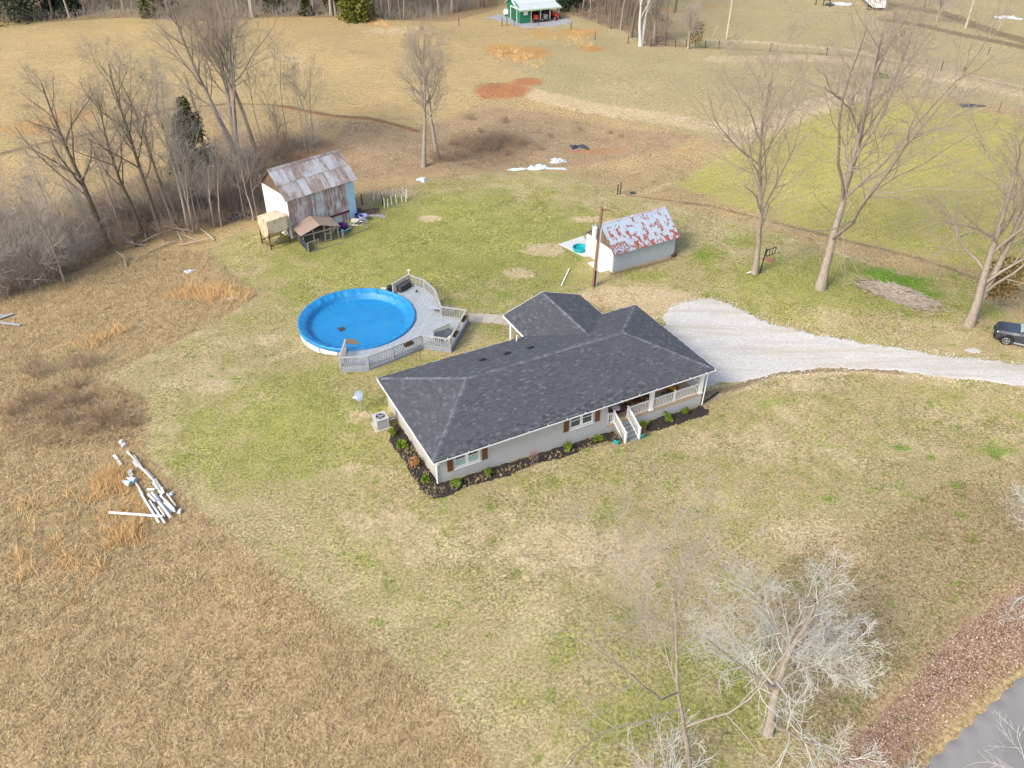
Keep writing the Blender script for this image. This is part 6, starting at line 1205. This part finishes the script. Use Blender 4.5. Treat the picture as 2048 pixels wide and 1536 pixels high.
# ------------------------------------------------------------------ crumpled sheets and rubbish further out
def crumple(name,label,px,py,w,d,h,mat,seed,cat_,flat=1):
    b = at(px,py); g = np.random.default_rng(seed); nx, ny = 12, 8; vs = []
    for j in range(ny):
        for i in range(nx):
            u, v = i/(nx-1)-.5, j/(ny-1)-.5; e = 1-max(abs(u),abs(v))*2
            vs.append((u*w+g.normal(0,w*.035)+v*.3*w*math.sin(seed),v*d*(1+.5*math.sin(u*5+seed))+g.normal(0,d*.05),max(0,.02+h*(e**.5 if e>0 else 0)*g.random()**flat)))
    fs = [(j*nx+i,j*nx+i+1,(j+1)*nx+i+1,(j+1)*nx+i) for j in range(ny-1) for i in range(nx-1)]
    return tagset(obj(name,MB().add(vs,fs),mat,None,b),label,cat_)
WBL = pm('pale_blue_sheeting',(.40,.60,.68),(.62,.68,.70),1.6,.5,.3,.03); WWH = pm('white_sheeting',(.56,.57,.56),(.36,.40,.42),2,.5,.3,.03); BKS = pm('black_sheeting',(.02,.025,.035),(.05,.055,.07),3,.5,.4,.03)
crumple('plastic_sheet','pale blue plastic sheet heaped at the front of the hollow',1075,337,2.0,1.4,.6,WBL,1,'plastic sheet'); crumple('plastic_sheet','flat bluish plastic strip left of the heaped blue sheet',1040,339,2.4,.6,.15,WBL,2,'plastic sheet'); crumple('plastic_sheet','white crumpled plastic highest up the hollow bank',1117,323,1.8,1.0,.5,WWH,3,'plastic sheet'); crumple('plastic_sheet','thin white plastic scraps right of the heaped blue sheet',1110,338,2.4,.8,.15,WWH,4,'plastic sheet')
crumple('black_tarpaulin','crumpled black sheet in the middle of the hollow',1157,294,2.0,1.4,.35,BKS,5,'tarpaulin'); crumple('plastic_sheet','small pale blue scrap in the grass right of the barn',842,360,.9,1.0,.3,WBL,6,'plastic sheet'); crumple('plastic_bag','white bag lying in the meadow left of the barn',378,543,.8,.5,.25,WWH,7,'bag'); crumple('plastic_bag','white bag on the orange grass at the lawn edge',466,598,.8,.5,.25,WWH,8,'bag')
crumple('black_tarpaulin','flat dark sheet at the far corner of the crop field',1942,212,3.6,1.2,.3,BKS,9,'tarpaulin'); crumple('bale_remnant','mossy heap of old hay behind the tallest drive tree',1757,155,3.0,1.6,1.0,leafmat('mossy_hay',[(.06,.065,.02),(.13,.14,.05),(.24,.22,.09)],.9),10,'hay heap'); crumple('dark_scrap','small black scrap beside the dirt track',1266,387,.6,.5,.3,BKS,11,'scrap')
crumple('plastic_sheet','white rubbish strewn by the thin tree in the top right',2015,36,4.0,2.0,.6,WWH,12,'rubbish'); crumple('plastic_sheet','white rubbish heap left of the trailer at the top',1682,9,4.2,1.4,.5,WWH,13,'rubbish'); crumple('black_tarpaulin','dark tyre heap left of the white rubbish at the top',1660,10,2.0,1.2,.5,BKS,14,'rubbish')
crumple('scrap_metal','dark sheet metal scraps between the saplings and barn',488,433,2.6,1.2,.3,BKS,15,'scrap'); crumple('scrap_metal','grey scrap sheet lying along the creek edge',497,417,2.4,.8,.3,pm('grey_scrap',(.20,.22,.24),(.08,.08,.09),3,.6,.3),16,'scrap'); crumple('earth_heap','brown earth heap behind the barn corner',735,425,2.6,1.8,.4,pm('brown_earth',(.11,.075,.05),(.07,.05,.035),4,.95,.5,.05),17,'earth heap'); crumple('stone_slab','grey flat slabs beside the garden plot',752,432,1.8,.6,.2,pm('grey_stone',(.28,.28,.27),(.2,.2,.19),4,.9,.3),18,'slab')
for i,(x0,y0,x1,y1) in enumerate([(-10,643,28,630),(-10,637,20,633),(0,652,42,653)]):
    a, b = at(x0,y0), at(x1,y1); a.z += .15+.1*i; b.z += .15; tagset(obj('plank',MB().beam(a,b,.24,.05),pm('grey_planks',(.36,.38,.38),(.25,.26,.26),4,.7,.2)),'grey plank in the small stack at the left edge of the picture','plank','grey planks at the left edge')
# ------------------------------------------------------------------ fences
def fence(name,label,pxs,h,bays=None,wires=2,r=.07):
    P_ = [at(x,y) for x,y in pxs]; o = thing(name,label,'fence',P_[0])
    for p in P_: q = p-P_[0]; obj('post',MB().cyl(q-Vector((0,0,.3)),q+Vector((0,0,h)),r,r*.9,6),DKP,o)
    for k in range(wires):
        for p, q in zip(P_[:-1],P_[1:]): z = Vector((0,0,h*(.5+.4*k))); obj('wire',MB().cyl(p-P_[0]+z,q-P_[0]+z,.012,n=3),pm('wire',(.25,.25,.24)),o)
    return o
fence('wire_fence','long wire fence with dark posts across the far pasture',[(1437,98),(1540,104),(1652,112),(1760,128),(1882,140),(1925,152),(2048,180),(2150,205)],1.3)
fence('wire_fence','short wire fence on posts in front of the green shed',[(918,52),(1004,52),(1014,51),(1028,52),(1076,52),(1142,60),(1190,80),(1256,88)],1.3)
fence('wire_fence','wire fence from the pollard tree to the far gate',[(1302,93),(1350,94),(1372,93),(1390,93),(1410,96),(1437,98)],1.1)
gt = at(1312,91); gate = thing('field_gate','dark metal field gate by the white barked tree','gate',gt); w = at(1331,92)-gt
for k in (0,1): obj('post',MB().cyl(w*k-Vector((0,0,.2)),w*k+Vector((0,0,1.4)),.08,n=7),DKP,gate)
for k in range(4): obj('rail',MB().cyl(Vector((0,0,.35+.28*k)),w+Vector((0,0,.35+.28*k)),.03,n=6),DKP,gate)
b0 = at(1631,10); rf = thing('rail_fence','short dark rail fence near the rubbish at the top','fence',b0)
for x,y in ((1631,10),(1646,12),(1658,14)): q = at(x,y)-b0; obj('post',MB().box(q+Vector((0,0,.6)),(.14,.14,1.4)),DKP,rf)
obj('rail',MB().beam(Vector((0,0,1.1)),at(1658,14)-b0+Vector((0,0,1.1)),.1),DKP,rf)
fpost(1788,38,1.3,'dark fence post below the white trailer'); fpost(1975,110,.0+1.2,'thin post beside the dirt track in the top right',None,.05); fpost(1997,224,1.4,'thin grey post past the flat dark sheet',None,.04)
for x0,y0,x1,y1,lb,c in [(1453,78,1466,-20,'pale utility pole beside the far pasture fence','pale_far_pole'),(1931,56,1948,-15,'tall pale utility pole beside the dirt track','pale_far_pole')]:
    b = at(x0,y0); h = height_for(b,y1); o = thing('utility_pole',lb,'utility pole',b); obj('pole',MB().cyl((0,0,-.3),(0,0,h),.20,.15,9),pm(c,(.46,.38,.27),(.38,.31,.22),4,.85,.2,.01,(1,1,.2)),o); obj('crossarm',MB().box((0,0,h-.4),(1.8,.12,.12)),WPOLE,o)
    if x0 < 1500: obj('transformer',MB().cyl((.35,0,h*.87),(.35,0,h*.87+.8),.25,n=10),TRF,o)
b = at(1424,74); tagset(obj('leaning_stake',MB().beam((0,0,-.1),(.7,.2,1.8),.09),pm('pale_far_pole',(.46,.38,.27)),None,b),'thin leaning stake left of the pale utility pole','stake')
# ------------------------------------------------------------------ green shed with farm machines
gF = at(1040,48); gR = at(1118,40); ux = Vector((gR.x-gF.x,gR.y-gF.y,0)); gl = ux.length; ux.normalize(); ga = math.atan2(ux.y,ux.x)
gs = thing('machine_shed','green metal machine shed with a pale roof and open front','machine shed',gF,ga)
gl = gl*1.0; gw = 5.8; ge = 2.35; gr_ = 3.6
GRN = rust_mat('green_siding',(.012,.15,.075),(.010,.125,.062),(.05,.15,.09),.0,2,1,.2); GROOF = rust_mat('pale_green_roof',(.46,.51,.50),(.41,.46,.45),(.40,.42,.40),.2,1,.5,.3); GTRIM = pm('pale_green_trim',(.34,.48,.28),(.3,.42,.25),3,.6,.05)
lean = 2.6
obj('wall',MB().box2((0,0,-.4),(gl*.27,.12,ge-.15)),GRN,gs); obj('wall',MB().box2((.0,.122,-.4),(.12,gw,ge)),GRN,gs); obj('wall',MB().box2((.12,gw-.12,-.4),(gl-.5,gw,ge)),GRN,gs); obj('wall',MB().box2((gl*.27,lean,-.4),(gl-.5,lean+.12,ge)),GRN,gs); obj('wall',MB().box2((gl-.62,lean+.12,-.4),(gl-.5,gw-.12,ge)),GRN,gs); obj('wall',MB().box2((gl*.27-.12,.12,-.4),(gl*.27,lean,ge-.1)),GRN,gs)
obj('gable_wall',MB().add([(.0,.3,ge),(.0,gw,ge),(.0,gw*.6,gr_-.15),(.1,.3,ge),(.1,gw,ge),(.1,gw*.6,gr_-.15)],[(0,2,1),(3,4,5),(0,3,5,2),(2,5,4,1)]),GRN,gs)
ym = gw*.6; yk = lean*.75; zk = ge+ (gr_-ge)*.24
nr = 12
for i in range(nr):
    x0, x1 = -.4+(gl+.6)*i/nr, -.4+(gl+.6)*(i+1)/nr-.01
    obj('roof_panel',MB().slab([(x0,yk,zk+.06),(x1,yk,zk+.06),(x1,ym,gr_),(x0,ym,gr_)],.05),GROOF,gs); obj('roof_panel',MB().slab([(x0,-.5,ge-.08),(x1,-.5,ge-.08),(x1,yk+.05,zk+.01),(x0,yk+.05,zk+.01)],.05),GROOF,gs); obj('roof_panel',MB().slab([(x0,ym,gr_),(x1,ym,gr_),(x1,gw+.4,ge),(x0,gw+.4,ge)],.05),GROOF,gs)
obj('fascia',MB().box2((-.4,-.55,ge-.28),(gl+.2,-.5,ge-.05)),GTRIM,gs)
for f in (.28,.52,.76,.99): obj('post',MB().box2((gl*f-.09,.0,-.4),(gl*f+.09,.18,ge-.15)),pm('pale_post',(.50,.50,.46)),gs); obj('brace',MB().beam((gl*f,.09,ge-.8),(gl*f+.45,.09,ge-.2),.09),pm('pale_post',(.50,.50,.46)),gs)
obj('white_sign',MB().box2((gl*.09,-.04,1.35),(gl*.19,-.001,2.1)),WHITE,gs)
dr = obj('door',MB().box2((-.05,1.3,-.2),(-.002,3.9,2.1)),pm('dark_green_door',(.02,.10,.06),(.018,.08,.05),3,.6,.1),gs); obj('door_frame',MB().box2((-.09,1.15,-.2),(-.052,1.3,2.25)),WHITE,dr); obj('door_frame',MB().box2((-.09,3.9,-.2),(-.052,4.05,2.25)),WHITE,dr); obj('door_frame',MB().box2((-.09,1.3,2.1),(-.052,3.9,2.25)),WHITE,dr)
obj('flue',MB().cyl((.3,gw*.8,ge),(.3,gw*.8,gr_+1.0),.12,n=8),WHITE,gs)
patch('gravel_yard',[(972,36),(990,28),(1015,28),(1045,42),(1120,38),(1142,36),(1150,44),(1110,52),(1045,56),(1010,46)],.4,pm('grey_gravel',(.24,.245,.26),(.31,.315,.33),8,.95,.4,.03),.05,.6,9)
RED = pm('tractor_red',(.42,.045,.025),(.35,.04,.025),3,.45,.05); TYR = pm('tyre_rubber',(.018,.018,.018),(.03,.03,.03),12,.9,.3)
def tractor(label,u,v,rz,body):
    o = thing('tractor',label,'tractor',gF+ux*u+Vector((-ux.y,ux.x,0))*v,ga+rz)
    obj('hood',MB().box((.75,0,.95),(1.5,.55,.5)).box((1.4,0,.85),(.25,.5,.6)),body,o); obj('seat',MB().box((-.45,0,1.0),(.45,.45,.12)).box((-.65,0,1.25),(.1,.45,.45)),BLK,o); obj('chassis',MB().box((.3,0,.6),(2.3,.35,.3)),BLK,o)
    for s in (-1,1):
        w = obj('rear_wheel',MB().cyl((-.5,s*.42,.62),(-.5,s*.75,.62),.62,n=16),TYR,o); obj('rim',MB().cyl((-.5,s*.74,.62),(-.5,s*.77,.62),.34,n=12),body,w)
        w = obj('front_wheel',MB().cyl((1.25,s*.45,.36),(1.25,s*.65,.36),.36,n=14),TYR,o); obj('rim',MB().cyl((1.25,s*.64,.36),(1.25,s*.67,.36),.2,n=10),body,w); obj('fender',MB().box((-.5,s*.58,1.3),(.9,.4,.06)),body,o)
    obj('steering_wheel',MB().tube([(.1+.0*a,.2*math.cos(a),1.35+.2*math.sin(a)) for a in np.linspace(0,6.28,11)],.02,4,False).cyl((.1,0,1.35),(.35,0,1.1),.02),BLK,o)
tractor('red tractor under the left bay of the green shed',gl*.40,1.1,R(-90),RED); tractor('grey and black tractor under the middle bay of the green shed',gl*.64,1.1,R(-90),pm('grey_machine',(.25,.24,.22),(.18,.17,.16),3,.5,.1)); tractor('red machine under the right bay of the green shed',gl*.87,1.2,R(-60),RED)
b = at(1015,33); o = thing('storage_tank','small white tank at the door of the green shed','tank',b); obj('tank',MB().cyl((-.5,0,.75),(.5,0,.75),.5,n=14).sphere((-.5,0,.75),.5,(.4,1,1)).sphere((.5,0,.75),.5,(.4,1,1)),WHITE,o); obj('stand',MB().box((-.4,0,.15),(.1,.7,.4)).box((.4,0,.15),(.1,.7,.4)),IRON,o)
# ------------------------------------------------------------------ white trailer
tA, tB = at(1745,21), at(1769,22); tx = Vector((tB.x-tA.x,tB.y-tA.y,0)); tl = tx.length; ta = math.atan2(tx.y,tx.x)
tr_ = thing('box_trailer','white box trailer standing in the far pasture at the top edge','trailer',tA,ta)
tw_, tln, th0, th1 = tl, 9.0, .5, 3.0
obj('body',MB().box2((0,0,th0),(tw_,tln,th1)),pm('trailer_white',(.76,.76,.75),(.70,.71,.71),1.5,.45,.05),tr_); obj('roof',MB().box2((-.05,-.05,th1+.002),(tw_+.05,tln+.05,th1+.1)),pm('trailer_roof',(.55,.56,.56),(.48,.49,.49),2,.5,.05),tr_)
obj('window',MB().box2((tw_*.36,-.03,1.6),(tw_*.46,-.002,2.4)),BLK,tr_); obj('chassis',MB().box2((.15,.2,.25),(tw_-.15,tln-.2,th0-.002)),BLK,tr_); obj('edge_trim',MB().box2((-.03,-.04,th0),(.08,-.002,th1)),pm('trim_yellow',(.5,.5,.25)),tr_)
for y in (3.6,4.6):
    for x in (.0,tw_-.2): obj('wheel',MB().cyl((x,y,.36),(x+.2,y,.36),.36,n=14),TYR,tr_)
obj('step',MB().box2((tw_+.05,5.5,.0),(tw_+1.0,6.5,.4)),IRON,tr_)
b = at(1738,20); tagset(obj('tyre',MB().tube([(.3*math.cos(a),.1,.32+.3*math.sin(a)) for a in np.linspace(0,6.2832,15)],.12,7,False),TYR,None,b),'black tyre leaning at the near corner of the white trailer','tyre')
# ------------------------------------------------------------------ parked car
cfp = at(1989,678); crp = at(2085,700); cx = Vector((crp.x-cfp.x,crp.y-cfp.y,0)).normalized(); cang = math.atan2(cx.y,cx.x)
car = thing('parked_car','dark grey off road car parked on the grass at the right edge','car',Vector((at(2009,689).x,at(2009,689).y,at(2009,689).z)),cang)
# local x runs from the front axle back, y across (camera side negative)
PAINT = pm('dark_car_paint',(.035,.04,.055),(.03,.035,.048),2,.22,.0,spec=.6); TRIMB = pm('black_plastic',(.012,.012,.013)); 
def loft(secs):
    vs, fs = [], []; n = len(secs[0])
    for s in secs: vs += s
    for i in range(len(secs)-1):
        for j in range(n): a, b = i*n+j, i*n+(j+1)%n; fs.append((a,b,b+n,a+n))
    fs += [tuple(range(n))[::-1], tuple(range((len(secs)-1)*n,len(secs)*n))]; return MB().add(vs,fs)
def sec(x,hw_,zt,zb,tp): return [(x,.9-hw_+0,zb+.1),(x,.9-hw_-.02,zb+.3),(x,.9-hw_+.0,zt-.15),(x,.9-hw_+tp,zt),(x,.9+hw_-tp,zt),(x,.9+hw_,zt-.15),(x,.9+hw_+.02,zb+.3),(x,.9+hw_,zb+.1)]
body = loft([sec(-.88,.70,.78,.38,.10),sec(-.80,.82,.98,.30,.14),sec(-.55,.89,1.04,.28,.14),sec(.3,.92,1.10,.28,.12),sec(.75,.93,1.14,.28,.10),sec(1.6,.93,1.14,.28,.08),sec(2.9,.93,1.15,.28,.08),sec(3.35,.90,1.13,.32,.10),sec(3.55,.82,1.0,.42,.12)])
obj('body',body.mesh('body'),PAINT,car)
obj('cabin',loft([[(.72,.12,1.13),(1.30,.24,1.68),(1.30,1.56,1.68),(.72,1.68,1.13)],[(1.75,.06,1.14),(1.75,.22,1.74),(1.75,1.58,1.74),(1.75,1.74,1.14)],[(3.0,.06,1.14),(2.95,.22,1.72),(2.95,1.58,1.72),(3.0,1.74,1.14)],[(3.45,.14,1.12),(3.2,.28,1.62),(3.2,1.52,1.62),(3.45,1.66,1.12)]]).mesh('cabin'),PAINT,car)
WSC = pm('windscreen_glass',(.33,.42,.36),(.25,.34,.32),2.5,.06,0,spec=.7); SGL = pm('car_side_glass',(.05,.11,.13),(.03,.06,.07),2,.06,0,spec=.7)
obj('windscreen',MB().slab([(.74,.22,1.175),(.74,1.58,1.175),(1.25,1.50,1.655),(1.25,.30,1.655)],.012),WSC,car)
def sidepane(x0,x1,x0t,x1t,s):
    f = lambda x,z: .9+s*(.85-(z-1.14)*.27)+s*.012
    return MB().add([(x0,f(x0,1.19),1.19),(x1,f(x1,1.19),1.19),(x1t,f(x1t,1.62),1.62),(x0t,f(x0t,1.62),1.62)]+[(x0,f(x0,1.19)-s*.02,1.19),(x1,f(x1,1.19)-s*.02,1.19),(x1t,f(x1t,1.62)-s*.02,1.62),(x0t,f(x0t,1.62)-s*.02,1.62)],MB.BF)
for s in (-1,1):
    obj('side_window',sidepane(1.05,1.78,1.42,1.78,s),SGL,car); obj('side_window',sidepane(1.88,2.7,1.88,2.7,s),SGL,car); obj('side_window',sidepane(2.8,3.2,2.8,3.05,s),SGL,car)
    obj('mirror',MB().box((1.05,.9+s*1.05,1.22),(.14,.2,.15)),PAINT,car); obj('headlight',MB().box((-.70,.9+s*.66,.86),(.20,.30,.13)),pm('headlight_lens',(.62,.64,.62),(.5,.52,.5),6,.15,0),car)
    for xw in (0,2.62):
        n = 13; arch = [(xw+.49*math.cos(a),.9+s*.945,.38+.49*math.sin(a)) for a in np.linspace(-.15,3.29,n)]; obj('wheel_arch',MB().tube(arch,.055,5),TRIMB,car)
        obj('wheel_well',MB().cyl((xw,.9+s*.70,.40),(xw,.9+s*.948,.40),.43,n=18),TRIMB,car)
        w = obj('wheel',MB().cyl((xw,.9+s*.74,.36),(xw,.9+s*.962,.36),.37,n=22),TYR,car); obj('rim',MB().cyl((xw,.9+s*.955,.36),(xw,.9+s*.972,.36),.25,n=18),TRIMB,w)
        sp = MB()
        for k in range(5): a = k*1.2566+.3; sp.beam((xw,.9+s*.985,.36),(xw+.24*math.cos(a),.9+s*.985,.36+.24*math.sin(a)),.06,.03,(0,s,0))
        sp.tube([(xw+.25*math.cos(a),.9+s*.985,.36+.25*math.sin(a)) for a in np.linspace(0,6.2832,19)],.02,4,False); obj('spokes',sp,pm('alloy',(.42,.43,.44),rough=.35,metal=.6),w)
    obj('sill_trim',MB().box((1.3,.9+s*.93,.34),(1.75,.06,.12)),pm('sill_grey',(.28,.30,.32)),car); obj('roof_rail',MB().tube([(1.6,.9+s*.60,1.75),(1.7,.9+s*.60,1.80),(2.9,.9+s*.60,1.79),(3.0,.9+s*.60,1.72)],.022,5),TRIMB,car)
    for xx in (1.83,): obj('door_handle',MB().box((xx-.15,.9+s*.95,.98),(.16,.04,.03)),pm('alloy',(.42,.43,.44)),car)
obj('grille',MB().box((-.845,.9,.72),(.06,1.0,.22)),TRIMB,car); obj('front_bumper',MB().box((-.80,.9,.46),(.26,1.66,.20)),TRIMB,car); obj('number_plate',MB().box((-.935,.9,.47),(.01,.32,.11)),WHITE,car)
